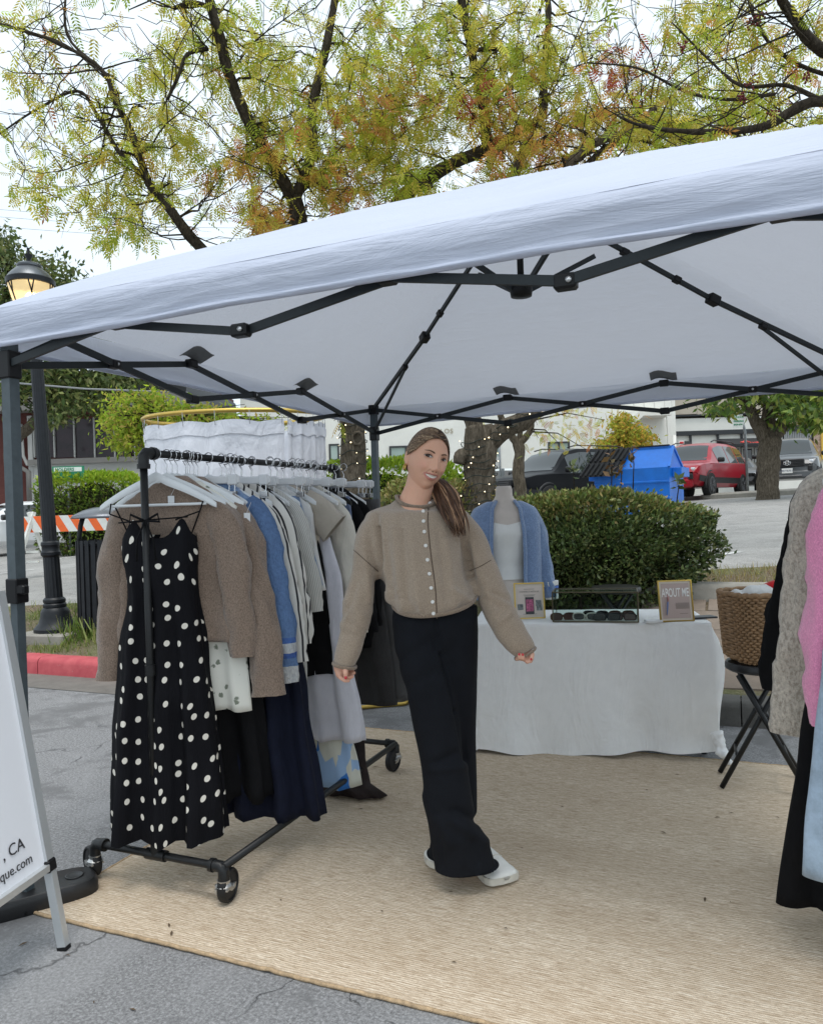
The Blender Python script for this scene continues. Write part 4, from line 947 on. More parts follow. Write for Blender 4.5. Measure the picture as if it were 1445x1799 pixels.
# leaf templates: rows of quads in (x across, y along, z up)
def tmpl_simple(w=0.42): return np.array([[(0, 0, 0), (w / 2, .45, .06), (0, 1, -.03), (-w / 2, .45, .06)]], float)
def tmpl_pinnate():
    q = []
    for k in range(5):
        y = 0.18 + k * 0.165; l = 0.36 * (1 - 0.08 * abs(k - 2)); 
        for s in (-1, 1):
            d = np.array((s * .78, .55, -.30)); d /= np.linalg.norm(d); n = np.array((-d[1] * s, d[0] * s, 0)) * 0.055
            b = np.array((0, y, -.12 * y * y)); q.append([b, b + d * l * .45 + n, b + d * l, b + d * l * .45 - n])
    q.append([(0, .95, -.12), (.055, 1.12, -.16), (0, 1.32, -.24), (-.055, 1.12, -.16)])
    q.append([(-.008, 0, 0), (.008, 0, 0), (.006, .95, -.12), (-.006, .95, -.12)])
    return np.array(q, float)
def leaf_mesh(name, tm, P, D, S, C, rng, upbias=0.6):
    """one quad set per leaf at P along D, size S, colour C"""
    n = len(P); D = D / (np.linalg.norm(D, axis=1, keepdims=True) + 1e-9)
    up = np.array((0, 0, 1.0)) * upbias + rng.normal(0, .6, (n, 3)); X = np.cross(D, up); X /= (np.linalg.norm(X, axis=1, keepdims=True) + 1e-9); Z = np.cross(X, D)
    q = tm.reshape(-1, 3); k = len(q)
    V = P[:, None, :] + S[:, None, None] * (q[None, :, 0:1] * X[:, None, :] + q[None, :, 1:2] * D[:, None, :] + q[None, :, 2:3] * Z[:, None, :])
    V = V.reshape(-1, 3); nf = n * k // 4
    me = bpy.data.meshes.new(name); me.vertices.add(len(V)); me.vertices.foreach_set('co', V.ravel())
    me.loops.add(nf * 4); me.loops.foreach_set('vertex_index', np.arange(nf * 4, dtype=np.int32))
    me.polygons.add(nf); me.polygons.foreach_set('loop_start', np.arange(0, nf * 4, 4, dtype=np.int32)); me.polygons.foreach_set('loop_total', np.full(nf, 4, dtype=np.int32))
    me.update(calc_edges=True); set_color(me, np.repeat(C, k, axis=0)); return me
def pick_cols(rng, n, pal, jit=0.18):
    pal = np.array(pal); c = pal[rng.integers(0, len(pal), n)]; return np.clip(c * (1 + rng.normal(0, jit, (n, 1))) * (1 + rng.normal(0, .05, (n, 3))), 0.003, 1)
YG = [(.47, .49, .055), (.38, .46, .045), (.58, .54, .08), (.55, .46, .065), (.32, .40, .045), (.62, .51, .10)]
OR = [(.60, .40, .08), (.60, .30, .08), (.55, .46, .08), (.56, .22, .08), (.50, .48, .07)]
RD = [(.44, .10, .06), (.48, .17, .06), (.46, .29, .07), (.38, .07, .05)]
rng = np.random.default_rng(11)
class Tree:
    def __init__(s, name, label, base, group):
        s.o = thing(name, label, 'tree', base, 0, group); s.nodes = []; s.tw = MB(); s.lp = []; s.ld = []; s.lc = []
    def limb(s, pts, r0, r1, name='limb', mat=None, n=10, sub=5):
        P = spline(pts, sub * (len(pts) - 1)); m = MB(); k = len(P); rr = []
        for i in range(k):
            f = i / (k - 1); rr.append((r0 + (r1 - r0) * f) * (1 + .10 * mnoise.noise(Vector(P[i]) * 3.0)))
        m.tube([Vector(p) + Vector((mnoise.noise(Vector(p) * 4), mnoise.noise(Vector(p) * 4 + Vector((9, 0, 0))), 0)) * 0.25 * rr[i] for i, p in enumerate(P)], rr, n)
        me = m.mesh(name); co = get_co(me)
        if r0 > .04:
            no = get_no(me); d = np.array([mnoise.noise(Vector((c[0] * 14, c[1] * 14, c[2] * 5))) for c in co]); co += no * (d * r0 * .14)[:, None]; set_co(me, co)
        link(name, me, mat or M_bark, s.o); s.nodes += [(np.array(p), rr[i]) for i, p in enumerate(P)]
def px(*a): return [tuple(Dp(u, v, d)) for u, v, d in a]
gA = 'street trees round the car park'
bA = onstrip(622, 1010); TA = Tree('pistache_tree', 'forked yellow leaved tree rising behind the canopy, fairy lights on its trunk', (bA.x, bA.y, bA.z - .05), gA)
dA = CF.dot(bA)
TA.limb([tuple(bA - Vector((0, 0, .1))), *px((622, 900, dA), (621, 800, dA), (618, 742, dA), (612, 690, dA), (600, 620, dA))], .20, .15, 'trunk', M_barkg, 16)
TA.limb(px((606, 650, dA), (575, 560, dA - .1), (535, 440, dA - .2), (518, 345, dA - .3)), .14, .105)
TA.limb(px((518, 352, dA - .3), (482, 292, dA - .4), (432, 205, dA - .6), (398, 115, dA - .7), (386, 60, dA - .8), (368, 0, dA - .9), (345, -110, dA - 1)), .088, .05)
TA.limb(px((518, 352, dA - .3), (545, 275, dA - .2), (549, 190, dA), (570, 95, dA + .1), (588, 0, dA + .2), (600, -110, dA + .3)), .08, .045)
TA.limb(px((524, 340, dA - .3), (560, 306, dA), (582, 286, dA + .3)), .045, .03)
TA.limb(px((600, 620, dA), (480, 540, dA - .2), (360, 443, dA - .5), (302, 372, dA - .7), (262, 322, dA - .8), (234, 240, dA - .9), (205, 180, dA - 1), (178, 122, dA - 1.1), (95, 72, dA - 1.2), (0, 42, dA - 1.3)), .085, .016)
TA.limb(px((258, 315, dA - .8), (208, 265, dA - .7), (170, 200, dA - .6), (135, 160, dA - .5), (60, 195, dA - .4), (0, 235, dA - .4)), .034, .010, n=6)
TA.limb(px((365, 85, dA - .75), (330, 95, dA - .9), (315, 130, dA - 1), (295, 175, dA - 1)), .030, .02, n=7)
TA.limb(px((386, 20, dA - .8), (340, 5, dA - 1), (305, 15, dA - 1.1)), .035, .025, n=7)
TA.limb(px((178, 122, dA - 1.1), (118, 60, dA - 1), (118, -40, dA - 1)), .022, .012, n=6)
TA.limb(px((604, 640, dA), (640, 470, dA + .2), (700, 356, dA + .3), (748, 316, dA + .3), (800, 285, dA + .35), (868, 256, dA + .4), (930, 222, dA + .5), (954, 196, dA + .5), (955, 140, dA + .6), (962, 40, dA + .7), (960, -80, dA + .7)), .125, .035)
TA.limb(px((856, 258, dA + .4), (846, 170, dA + .3), (828, 88, dA + .2), (812, 10, dA + .1), (800, -110, dA)), .075, .05)
TA.limb(px((828, 88, dA + .2), (870, 86, dA + .1), (917, 89, dA)), .03, .028, n=7)
TA.limb(px((868, 180, dA + .3), (900, 142, dA + .2), (940, 140, dA), (985, 142, dA - .1)), .022, .014, n=6)
bB = onstrip(840, 1005); dB2 = CF.dot(bB); TB = Tree('pistache_tree', 'stout forked trunk wound with fairy lights behind the woman and dress form', (bB.x, bB.y, bB.z - .05), gA)
TB.limb([tuple(bB - Vector((0, 0, .1))), *px((841, 900, dB2), (842, 830, dB2), (840, 775, dB2), (838, 750, dB2))], .21, .185, 'trunk', M_barkg, 18)
TB.limb(px((836, 770, dB2), (826, 720, dB2), (822, 640, dB2), (850, 480, dB2 + .2), (895, 330, dB2 + .4), (922, 270, dB2 + .5), (972, 235, dB2 + .6)), .12, .035, mat=M_barkg)
TB.limb(px((846, 785, dB2), (890, 752, dB2 - .1), (935, 722, dB2 - .1), (975, 600, dB2), (985, 330, dB2 + .2), (1040, 255, dB2 + .3), (1100, 232, dB2 + .3), (1150, 190, dB2 + .4)), .135, .03, mat=M_barkg)
TB.limb(px((985, 340, dB2 + .2), (1060, 262, dB2 + .4), (1120, 246, dB2 + .5), (1170, 262, dB2 + .5)), .05, .02)
TB.limb(px((840, 800, dB2), (812, 800, dB2 - .06), (806, 815, dB2 - .08)), .10, .07, mat=M_barkg)
m = MB(); kp = Dp(628, 770, dA - .19); m.tube([kp + CR * (.07 * math.cos(a)) + Vector((0, 0, .085 * math.sin(a))) for a in [2 * math.pi * k / 16 for k in range(16)]], .022, 8, closed=True); m.build('bark_knot', M_barkg, TA.o)
bF = Vector((2.6, 8.6, stripz(2.6, 8.6))); TF = Tree('pistache_tree', 'tree with red seed clusters whose thin branches reach in at top right', (bF.x, bF.y, bF.z), gA)
TF.limb([tuple(bF - Vector((0, 0, .2))), (2.6, 8.6, 2.0), (2.5, 8.5, 3.2)], .2, .15, 'trunk', M_barkg, 14)
dF = 8.6
TF.limb([(2.5, 8.5, 3.2)] + px((1560, 250, dF), (1445, 178, dF - .3), (1340, 222, dF - .4), (1240, 232, dF - .5), (1130, 222, dF - .6), (1060, 190, dF - .6)), .085, .005)
TF.limb([(2.5, 8.5, 3.0)] + px((1600, 150, dF), (1445, 88, dF - .6), (1390, 30, dF - .8), (1365, -20, dF - 1), (1340, -90, dF - 1)), .08, .03)
TF.limb(px((1445, 178, dF - .3), (1380, 150, dF), (1300, 150, dF + .2), (1240, 100, dF + .4), (1180, 40, dF + .5)), .03, .01, n=6)
TF.limb(px((1600, 150, dF), (1445, 130, dF + .2), (1360, 85, dF + .1), (1320, 20, dF), (1310, -40, dF)), .03, .012, n=6)
TF.limb(px((1360, 165, dF - .3), (1280, 175, dF - .4), (1200, 160, dF - .4), (1120, 120, dF - .4), (1030, 110, dF - .3)), .02, .008, n=6)
# leaf sprays: (u, v, spread u, spread v, number, palette, leafiness)
BL = [(120, 130, 90, 80, 14, YG, .35), (50, 250, 60, 80, 9, YG, .35), (200, 270, 70, 80, 24, YG, 1), (225, 400, 60, 45, 16, YG, 1), (95, 325, 45, 30, 9, YG, 1), (150, 360, 40, 30, 9, YG, 1), (290, 235, 55, 70, 26, YG, 1), (280, 335, 60, 40, 14, YG, .8), (330, 90, 60, 70, 26, YG, .9), (440, 80, 70, 70, 28, YG, .9),
      (425, 300, 55, 45, 30, OR, 1), (470, 385, 40, 28, 26, OR, 1.2), (490, 215, 50, 65, 26, YG, 1), (560, 230, 55, 80, 26, YG, 1), (500, 100, 50, 70, 18, YG, .9), (620, 110, 50, 80, 34, YG, 1), (665, 250, 70, 70, 56, YG, 1.2), (640, 200, 50, 40, 20, OR, 1), (700, 80, 60, 80, 46, YG, 1.1), (760, 180, 60, 80, 52, YG, 1.1), (780, 40, 60, 50, 26, YG, 1), (610, 330, 50, 38, 26, OR, 1.1), (715, 290, 70, 45, 46, YG, 1.2), (690, 170, 40, 40, 14, OR, 1),
      (850, 150, 60, 80, 40, YG, 1), (830, 180, 40, 30, 12, RD, 1), (870, 50, 60, 50, 28, YG, 1), (930, 120, 60, 80, 44, YG, 1.1), (900, 240, 60, 45, 36, OR, 1.1), (960, 250, 50, 40, 30, OR, 1.1), (1000, 70, 60, 60, 24, YG, .8), (1040, 210, 70, 45, 46, OR, 1.1), (1095, 120, 50, 50, 22, RD, .8), (1150, 210, 70, 40, 46, YG, 1.1), (1200, 120, 60, 60, 26, YG, .9), (1200, 235, 80, 18, 24, YG, 1), (1280, 60, 70, 55, 22, YG, .6), (1315, 180, 80, 45, 34, YG, .9), (1395, 100, 50, 70, 18, OR, .6), (1420, 225, 50, 20, 18, YG, .9), (1240, 20, 45, 30, 10, YG, .7),
      (700, -60, 300, 40, 60, YG, 1), (250, -50, 200, 40, 20, YG, .8), (1200, -60, 200, 40, 40, YG, .8), (1010, 330, 60, 20, 10, OR, 1), (900, 320, 60, 18, 16, YG, 1),
      (60, 120, 60, 110, 16, YG, 0), (190, 50, 80, 50, 16, YG, 0), (310, 400, 50, 60, 14, YG, 0), (380, 200, 40, 80, 10, YG, 0), (1350, 90, 70, 80, 26, YG, 0), (1050, 80, 60, 60, 12, YG, 0)]
att = []
for (u, v, su, sv, n, pal, lf) in BL:
    for _ in range(int(n * 1.15)):
        uu, vv = rng.normal(u, su * .62), rng.normal(v, sv * .62); d = rng.uniform(-1.3, 1.5)
        att.append((uu, vv, d, pal, lf))
trees = [TA, TB, TF]
NODE = np.array([n[0] for t in trees for n in t.nodes]); NRAD = [n[1] for t in trees for n in t.nodes]; NT_ID = [i for i, t in enumerate(trees) for n in t.nodes]
keep = [i for i in range(len(NODE)) if NODE[i][2] > 2.9]; NODE = NODE[keep]; NRAD = [min(.03, NRAD[i] * .5) for i in keep]; NT_ID = [NT_ID[i] for i in keep]
AP = np.array([tuple(Dp(a[0], a[1], dA + a[2])) for a in att])
near = np.array([np.min(np.linalg.norm(NODE - p, axis=1)) for p in AP]); order = np.argsort(near)
NL = [NODE]; NODE = list(NODE)
for i in order:
    p = AP[i]; arr = np.asarray(NODE); dv = arr - p; cost = np.linalg.norm(dv, axis=1) + 0.35 * np.maximum(0, dv[:, 2]); j = int(np.argmin(cost)); q = arr[j]; T = trees[NT_ID[j]]; r0 = NRAD[j]
    L = np.linalg.norm(p - q); sag = np.array((0, 0, 1)) * L * rng.uniform(.04, .22) * (1 if att[i][4] else -.3); side = rng.normal(0, .10 * L, 3)
    m1 = q + (p - q) * .35 + sag * .8 + side; m2 = q + (p - q) * .7 + sag * .8 + side * .5
    r0 = max(.006, min(r0 * .9, .020)); r1 = max(.0042, r0 * .6)
    pts = [q, m1, m2, p]; T.tw.tube(pts, [r0, r0 * .85, (r0 + r1) / 2, r1], 5, caps=False)
    for k, w in ((m1, r0 * .85), (m2, r0 * .7), (p, r1)): NODE.append(k); NRAD.append(w); NT_ID.append(NT_ID[j])
    lf = att[i][4]
    if lf:
        n = rng.poisson(4.7 * lf if 600 < att[i][0] < 1200 else 6.6 * lf)
        for _ in range(n):
            f = rng.uniform(.3, 1.1); b = q + (p - q) * min(1, f) + sag * .6 * (1 - f) + rng.normal(0, .085, 3); d = rng.normal(0, .6, 3) + (p - q) / (L + .01) * .5 + np.array((0, 0, -.55)); T.lp.append(b); T.ld.append(d); T.lc.append(att[i][3])
TP = tmpl_pinnate()
base_n = len(keep)
for _ in range(620):                                    # the web of fine bare twigs between the limbs
    j = int(rng.integers(0, base_n)) if rng.random() < .55 else int(rng.integers(base_n, len(NODE))); q = np.asarray(NODE[j]); T = trees[NT_ID[j]]; L = rng.uniform(.45, 1.5); d = rng.normal(0, 1, 3); d[2] = d[2] * .7 + .1; d /= np.linalg.norm(d); r0 = min(.013, max(.006, NRAD[j])) * rng.uniform(.7, 1.1); pts = [q]; dd = d.copy()
    for k in range(6): dd = dd + rng.normal(0, .16, 3) + np.array((0, 0, -.10 + .05 * k)); dd /= np.linalg.norm(dd); pts.append(pts[-1] + dd * L / 6)
    T.tw.tube(pts, [r0 * (1 - .7 * k / 6) for k in range(7)], 5, caps=False)
    for k in range(2):
        b = pts[int(rng.integers(2, 5))]; e = dd + rng.normal(0, .7, 3); e /= np.linalg.norm(e); l = L * rng.uniform(.3, .55); T.tw.tube([b, b + e * l * .5 + np.array((0, 0, .03)), b + e * l - np.array((0, 0, .05 * l))], [r0 * .55, r0 * .4, r0 * .22], 4, caps=False)
        if rng.random() < .6:
            for _k in range(3): T.lp.append(b + e * l * rng.uniform(.5, 1)); T.ld.append(rng.normal(0, .6, 3) + np.array((0, 0, -.5))); T.lc.append(YG if rng.random() < .8 else OR)
for T in trees:
    T.tw.build('twigs', M_bark, T.o)['kind'] = 'stuff'
    P = np.array(T.lp); Dd = np.array(T.ld); C = np.array([c[rng.integers(0, len(c))] for c in T.lc]); C = np.clip(C * (1 + rng.normal(0, .16, (len(C), 1))), .004, 1)
    o = link('crown', leaf_mesh('crown', TP, P, Dd, rng.uniform(.15, .26, len(P)), C, rng), M_leafy, T.o, smooth=False); o['kind'] = 'stuff'
for (u, v) in ((1335, 28), (1322, 40), (1200, 82), (1320, 142), (1300, 172), (1358, 200), (1415, 135)):
    m = MB(); c0 = Dp(u, v, dF - .6)
    for k in range(20): m.ico(c0 + Vector(rng.normal(0, .026, 3)), .013, 1)
    m.build('seed_cluster', bpy.data.materials.get('seed_red') or plain('seed_red', (.16, .018, .02), .6), TF.o)['kind'] = 'stuff'
# further trees
bC = onlot(912, 930); dC = CF.dot(bC); TC = Tree('young_tree', 'slim grey trunk with three stubby forks beside the pale parking sign', tuple(bC), gA)
TC.limb([tuple(bC - Vector((0, 0, .1))), *px((912, 860, dC), (910, 820, dC), (913, 795, dC), (908, 772, dC))], .135, .11, 'trunk', M_barkg, 12)
TC.limb(px((909, 780, dC), (897, 764, dC), (884, 746, dC), (870, 700, dC)), .09, .06, mat=M_barkg); TC.limb(px((910, 780, dC), (924, 766, dC), (932, 748, dC), (930, 690, dC)), .08, .06, mat=M_barkg); TC.limb(px((909, 776, dC), (913, 760, dC), (914, 735, dC), (912, 680, dC)), .06, .04, mat=M_barkg)
def spray(T, specs, pal, size=(.1, .18), depth=0.0, spread=.5, tm=None, mat=None, jit=.2):
    P = []; Dd = []
    for u, v, su, sv, n, d in specs:
        c0 = np.array(T.nodes[int(rng.integers(len(T.nodes) * 2 // 3, len(T.nodes)))][0])
        for _ in range(max(1, n // 22)):
            p = np.array(Dp(rng.normal(u, su * .5), rng.normal(v, sv * .5), d + rng.normal(0, spread))); arr = np.array([x[0] for x in T.nodes]); q = arr[int(np.argmin(np.linalg.norm(arr - p, axis=1)))]
            mid = (p + q) / 2 + np.array((0, 0, .15)); T.tw.tube([q, mid, p], [.02, .012, .005], 5, caps=False)
        for _ in range(n): P.append(np.array(Dp(rng.normal(u, su * .6), rng.normal(v, sv * .6), d + rng.normal(0, spread)))); Dd.append(rng.normal(0, .7, 3) + np.array((0, 0, -.4)))
    T.tw.build('twigs', M_bark, T.o)['kind'] = 'stuff'
    n = len(P); o = link('crown', leaf_mesh('crown', tm if tm is not None else tmpl_simple(), np.array(P), np.array(Dd), rng.uniform(size[0], size[1], n), pick_cols(rng, n, pal, jit), rng), mat or M_leafh, T.o, smooth=False); o['kind'] = 'stuff'
spray(TC, [(960, 765, 30, 25, 50, dC), (1020, 760, 40, 25, 40, dC), (1000, 700, 80, 40, 200, dC), (900, 660, 80, 50, 300, dC)], YG + OR, (.10, .2), spread=.4, tm=TP, mat=M_leafy)
bD = ground(Dp(1347, 866, 20.5)) + Vector((0, 0, .05)); dD = CF.dot(bD); TD = Tree('street_tree', 'thick forked street tree on the kerbed island in front of the grey vehicle', tuple(bD), gA)
TD.limb([tuple(bD - Vector((0, 0, .2))), *px((1347, 840, dD), (1348, 815, dD), (1350, 790, dD), (1350, 770, dD))], .30, .27, 'trunk', M_barkg, 16)
TD.limb(px((1346, 780, dD), (1330, 748, dD), (1318, 722, dD), (1300, 700, dD), (1280, 660, dD)), .19, .09, mat=M_barkg); TD.limb(px((1348, 775, dD), (1352, 745, dD), (1358, 715, dD), (1360, 660, dD)), .16, .10, mat=M_barkg); TD.limb(px((1352, 775, dD), (1372, 745, dD), (1390, 715, dD), (1400, 670, dD)), .2, .12, mat=M_barkg); TD.limb(px((1338, 765, dD), (1342, 735, dD), (1345, 700, dD)), .1, .07, mat=M_barkg)
spray(TD, [(1385, 712, 26, 26, 700, dD - .4), (1420, 720, 26, 26, 500, dD), (1440, 740, 20, 14, 120, dD), (1260, 716, 26, 10, 130, dD), (1300, 690, 60, 30, 500, dD), (1380, 660, 80, 40, 900, dD), (1440, 700, 40, 30, 400, dD)], [(.10, .17, .03), (.16, .22, .04), (.24, .28, .05), (.07, .12, .03)], (.16, .30), spread=.8)
def blob_tree(name, label, base, specs, pal, trunk, size, mat=M_leafh, spread=.8, group=None, limbs=()):
    T = Tree(name, label, tuple(base), group); T.limb([tuple(base - Vector((0, 0, .2)))] + trunk, .22, .12, 'trunk', M_barkg, 10)
    for l in limbs: T.limb(l, .12, .05, mat=M_barkg)
    spray(T, specs, pal, size, spread=spread, mat=mat); return T
DG = [(.075, .11, .03), (.10, .14, .04), (.14, .17, .05), (.055, .085, .025), (.19, .20, .07)]
b = onlot(40, 945); b = ground(Dp(30, 900, 24)); d = 24
blob_tree('oak_tree', 'dark green oak spreading over the red brown building at far left', b, [(60, 480, 60, 30, 1300, d), (5, 440, 26, 34, 700, d), (120, 505, 30, 20, 420, d), (20, 530, 50, 40, 1500, d), (120, 580, 90, 50, 3500, d), (80, 660, 90, 30, 3200, d - .5), (190, 675, 40, 24, 1800, d - .5), (20, 690, 20, 20, 500, d - 1), (140, 705, 50, 18, 1300, d - 1), (95, 735, 25, 12, 260, d - 1.2), (-80, 560, 80, 90, 2500, d), (240, 640, 40, 30, 1200, d)], DG, px((20, 800, d), (30, 770, d), (60, 742, d), (100, 690, d), (110, 600, d)), (.14, .26), limbs=[px((30, 770, d), (5, 700, d), (-10, 600, d), (20, 500, d)), px((60, 745, d), (120, 720, d), (180, 690, d))], group='background trees')
b = ground(Dp(270, 900, 13)); d = 13
blob_tree('maple_tree', 'lime green maple foliage beside the changing booth under the canopy edge', b, [(235, 745, 34, 26, 900, d), (200, 735, 22, 22, 400, d), (285, 725, 50, 20, 1200, d), (215, 775, 24, 14, 380, d), (340, 730, 60, 16, 900, d), (280, 770, 50, 30, 1200, d), (250, 700, 50, 14, 600, d), (380, 740, 60, 20, 900, d), (450, 745, 50, 14, 300, d)], [(.36, .46, .04), (.30, .42, .04), (.42, .46, .06), (.24, .34, .04), (.45, .38, .09)], px((290, 850, d), (280, 800, d), (290, 760, d)), (.07, .13), mat=M_leafy, spread=.45, group='background trees')
b = ground(Dp(1100, 900, 25)); d = 25
blob_tree('small_tree', 'rounded yellow green tree against the cream building above the dumpster', b, [(1100, 765, 26, 18, 1500, d), (1090, 740, 20, 12, 500, d), (1130, 770, 18, 14, 500, d), (1060, 780, 16, 10, 260, d), (1105, 785, 36, 12, 600, d)], [(.38, .40, .05), (.30, .36, .05), (.50, .40, .06), (.55, .34, .06)], px((1100, 830, d), (1100, 790, d)), (.10, .2), mat=M_leafy, spread=.5, group='background trees')
# ---- hedges and shrubs: leaf shells over stems and an added dark core
def shrub(name, label, c, half, n, pal, size, top=None, mat=M_leafh, rz=0.0, cat='hedge', power=3.0, lump=.12, lumps=2.2, group=None, stems=True, topn=.25):
    """half = half sizes of a rounded box; leaves thicken towards the outside"""
    T = thing(name, label, cat, (c[0], c[1], c[2]), rz, group); M = ORG[T.name]
    v = rng.normal(0, 1, (n, 3)); v[:, 2] = np.where(rng.random(n) < .35, np.abs(v[:, 2]), v[:, 2]); v /= np.linalg.norm(v, axis=1, keepdims=True)
    k = (np.abs(v) ** power).sum(1) ** (-1 / power); s = v * k[:, None]
    ln = np.array([mnoise.noise(Vector(x * lumps) + Vector((c[0], 0, 0))) for x in s]); rad = 1 + ln * lump * 1.6 - np.abs(rng.normal(0, .085, n)) + (rng.random(n) < .03) * rng.uniform(0, .10, n)
    P = s * rad[:, None] * np.array(half); P[:, 2] += half[2]
    ok = P[:, 2] > 0.02; P = P[ok]; vv = v[ok]; N = len(P)
    D = vv * .8 + rng.normal(0, .55, (N, 3)) + np.array((0, 0, .35)); C = pick_cols(rng, N, pal)
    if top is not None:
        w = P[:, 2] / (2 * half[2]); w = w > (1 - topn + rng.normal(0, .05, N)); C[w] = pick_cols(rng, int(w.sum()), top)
    o = link('foliage', leaf_mesh('foliage', tmpl_simple(.46), P, D, rng.uniform(size[0], size[1], N), C, rng, .3), mat, T, False, False); o['kind'] = 'stuff'
    m = MB(); r = random.Random(n)
    for _ in range(38 if stems else 12):
        x, y = r.uniform(-.8, .8) * half[0], r.uniform(-.75, .75) * half[1]; h = half[2] * r.uniform(1.2, 1.85)
        m.tube([(x * .9, y * .9, -.05), (x + r.uniform(-.06, .06), y, h * .5), (x + r.uniform(-.12, .12), y + r.uniform(-.1, .1), h)], [.014, .010, .005], 5)
    o = m.build('stems', M_bark, T, False); o['kind'] = 'stuff'
    m = MB(); m.ico((0, 0, half[2] * .92), 1, 3, (half[0] * .8, half[1] * .78, half[2] * .84)); m.build('shade_core', plain(name + '_shade', (.018, .022, .010), 1.0, var=.5, scale=20, spec=0), T, False)  # dark solid added to block light and stand in for inner shade
    return T
SH1 = [(.07, .105, .03), (.09, .13, .04), (.12, .16, .05), (.05, .08, .025), (.17, .19, .07), (.08, .115, .05)]
c = onstrip(1010, 1085); xl, xr = cx_of(Dp(805, 960, 7.0))[0], cx_of(Dp(1252, 960, 7.0))[0]
cc = C3((xl + xr) / 2 + .02, 7.05, 0); cz = stripz(cc.x, cc.y)
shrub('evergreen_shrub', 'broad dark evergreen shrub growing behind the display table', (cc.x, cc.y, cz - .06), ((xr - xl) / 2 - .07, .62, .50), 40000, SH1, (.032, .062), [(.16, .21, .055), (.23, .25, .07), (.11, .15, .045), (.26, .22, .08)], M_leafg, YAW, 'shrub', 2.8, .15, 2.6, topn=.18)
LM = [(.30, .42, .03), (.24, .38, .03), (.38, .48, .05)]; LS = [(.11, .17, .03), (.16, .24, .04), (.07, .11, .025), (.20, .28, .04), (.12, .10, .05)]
d = 18.5; c = Dp(165, 930, d); zt = Dp(165, 832, d).z; zb = lotz(c.x, c.y)
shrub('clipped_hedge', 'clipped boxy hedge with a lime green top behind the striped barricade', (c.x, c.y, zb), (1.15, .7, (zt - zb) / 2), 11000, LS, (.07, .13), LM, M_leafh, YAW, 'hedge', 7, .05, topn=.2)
d = 11.5; c = Dp(665, 930, d); zt = Dp(665, 812, d).z; zb = lotz(c.x, c.y)
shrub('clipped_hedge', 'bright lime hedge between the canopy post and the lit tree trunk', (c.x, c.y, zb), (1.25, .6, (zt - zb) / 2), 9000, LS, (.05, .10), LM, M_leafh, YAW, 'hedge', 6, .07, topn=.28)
d = 9.6; c = Dp(770, 930, d); zt = Dp(770, 855, d).z; zb = lotz(c.x, c.y)
shrub('low_shrub', 'low olive green shrub in front of the tree behind the woman', (c.x, c.y, zb), (.95, .45, (zt - zb) / 2 + .02), 6000, [(.12, .15, .035), (.17, .2, .05), (.07, .1, .025), (.22, .18, .06)], (.04, .075), [(.24, .26, .07), (.3, .25, .08)], M_leafg, YAW, 'shrub', 3, .14, topn=.2)
# a few red-tipped shoots standing above the big shrub
for k, (u, v, h) in enumerate(((1072, 852, .28), (1110, 848, .34), (1088, 858, .22), (1186, 868, .16), (1008, 848, .2))):
    q = Dp(u, v, 6.95); T = thing('shrub_shoot', ['bronze leaved shoot rising in front of the dumpster lid', 'taller bronze shoot rising against the blue dumpster front', 'short bronze shoot between the two taller shoots', 'green shoot at the right end of the evergreen shrub', 'lone green shoot above the shrub before the black vehicle'][k], 'shoot', (q.x, q.y, q.z - .12), 0, 'shoots above the evergreen shrub')
    m = MB(); tip = q + Vector((rng.normal(0, .03), 0, h)); m.tube([q - Vector((0, 0, .12)), (q + tip) / 2 + CR * .015, tip], [.006, .005, .003], 5); m.build('stem', M_bark, T)
    n = 12; P = np.array([tuple(q + (tip - q) * rng.uniform(.25, 1.0)) for _ in range(n)]); o = link('leaves', leaf_mesh('leaves', tmpl_simple(.5), P, rng.normal(0, .7, (n, 3)) + np.array((0, 0, .5)), rng.uniform(.06, .10, n), pick_cols(rng, n, [(.16, .09, .04), (.12, .10, .04), (.2, .12, .05)] if k < 3 else SH1), rng), M_leafg, T, True, False)
# grass
def grass(name, label, pts, h, pal):
    n = len(pts); P = np.array(pts); o = link(name, leaf_mesh(name, np.array([[(-.04, 0, 0), (.04, 0, 0), (.015, 1, .18), (-.015, 1, .18)]]), P, rng.normal(0, .38, (n, 3)) + np.array((0, 0, 1)), rng.uniform(h[0], h[1], n), pick_cols(rng, n, pal, .25), rng), M_leafh, None, True, False)
    tag(o, label, 'grass', kind='stuff')
pts = []
while len(pts) < 15000:
    x, y = rng.uniform(-11, -3.6), rng.uniform(KY + .17, 6.9)
    if y > lot_edge(x) - .02 or (abs(x - P0.x) < .34 and abs(y - P0.y - .03) < .33): continue
    if mnoise.noise(Vector((x * 1.4, y * 1.8, 0))) < -.12 and rng.random() < .8: continue
    pts.append((x, y, stripz(x, y) - .005))
grass('grass_verge', 'short rough green grass round the lamp and the bin', pts, (.03, .085), [(.13, .2, .035), (.2, .26, .05), (.1, .15, .03), (.3, .3, .1)])
pts = [(B0.x + rng.normal(-.12, .16), B0.y + rng.normal(-.22, .10), 0) for _ in range(260)]; pts = [(x, y, stripz(x, y)) for x, y, _ in pts]
grass('grass_tuft', 'long grass tufts against the foot of the litter bin', pts, (.10, .24), [(.18, .26, .05), (.3, .32, .12), (.12, .18, .04)])
pts = []
while len(pts) < 5000:
    x, y = rng.uniform(-2.5, 2.2), rng.uniform(7.34, 8.3)
    if y < lot_edge(x): pts.append((x, y, stripz(x, y)))
grass('dry_grass', 'dry yellow grass strip between the upper kerb and the car park', pts, (.03, .07), [(.42, .36, .10), (.32, .27, .08), (.22, .24, .06), (.25, .17, .08)])
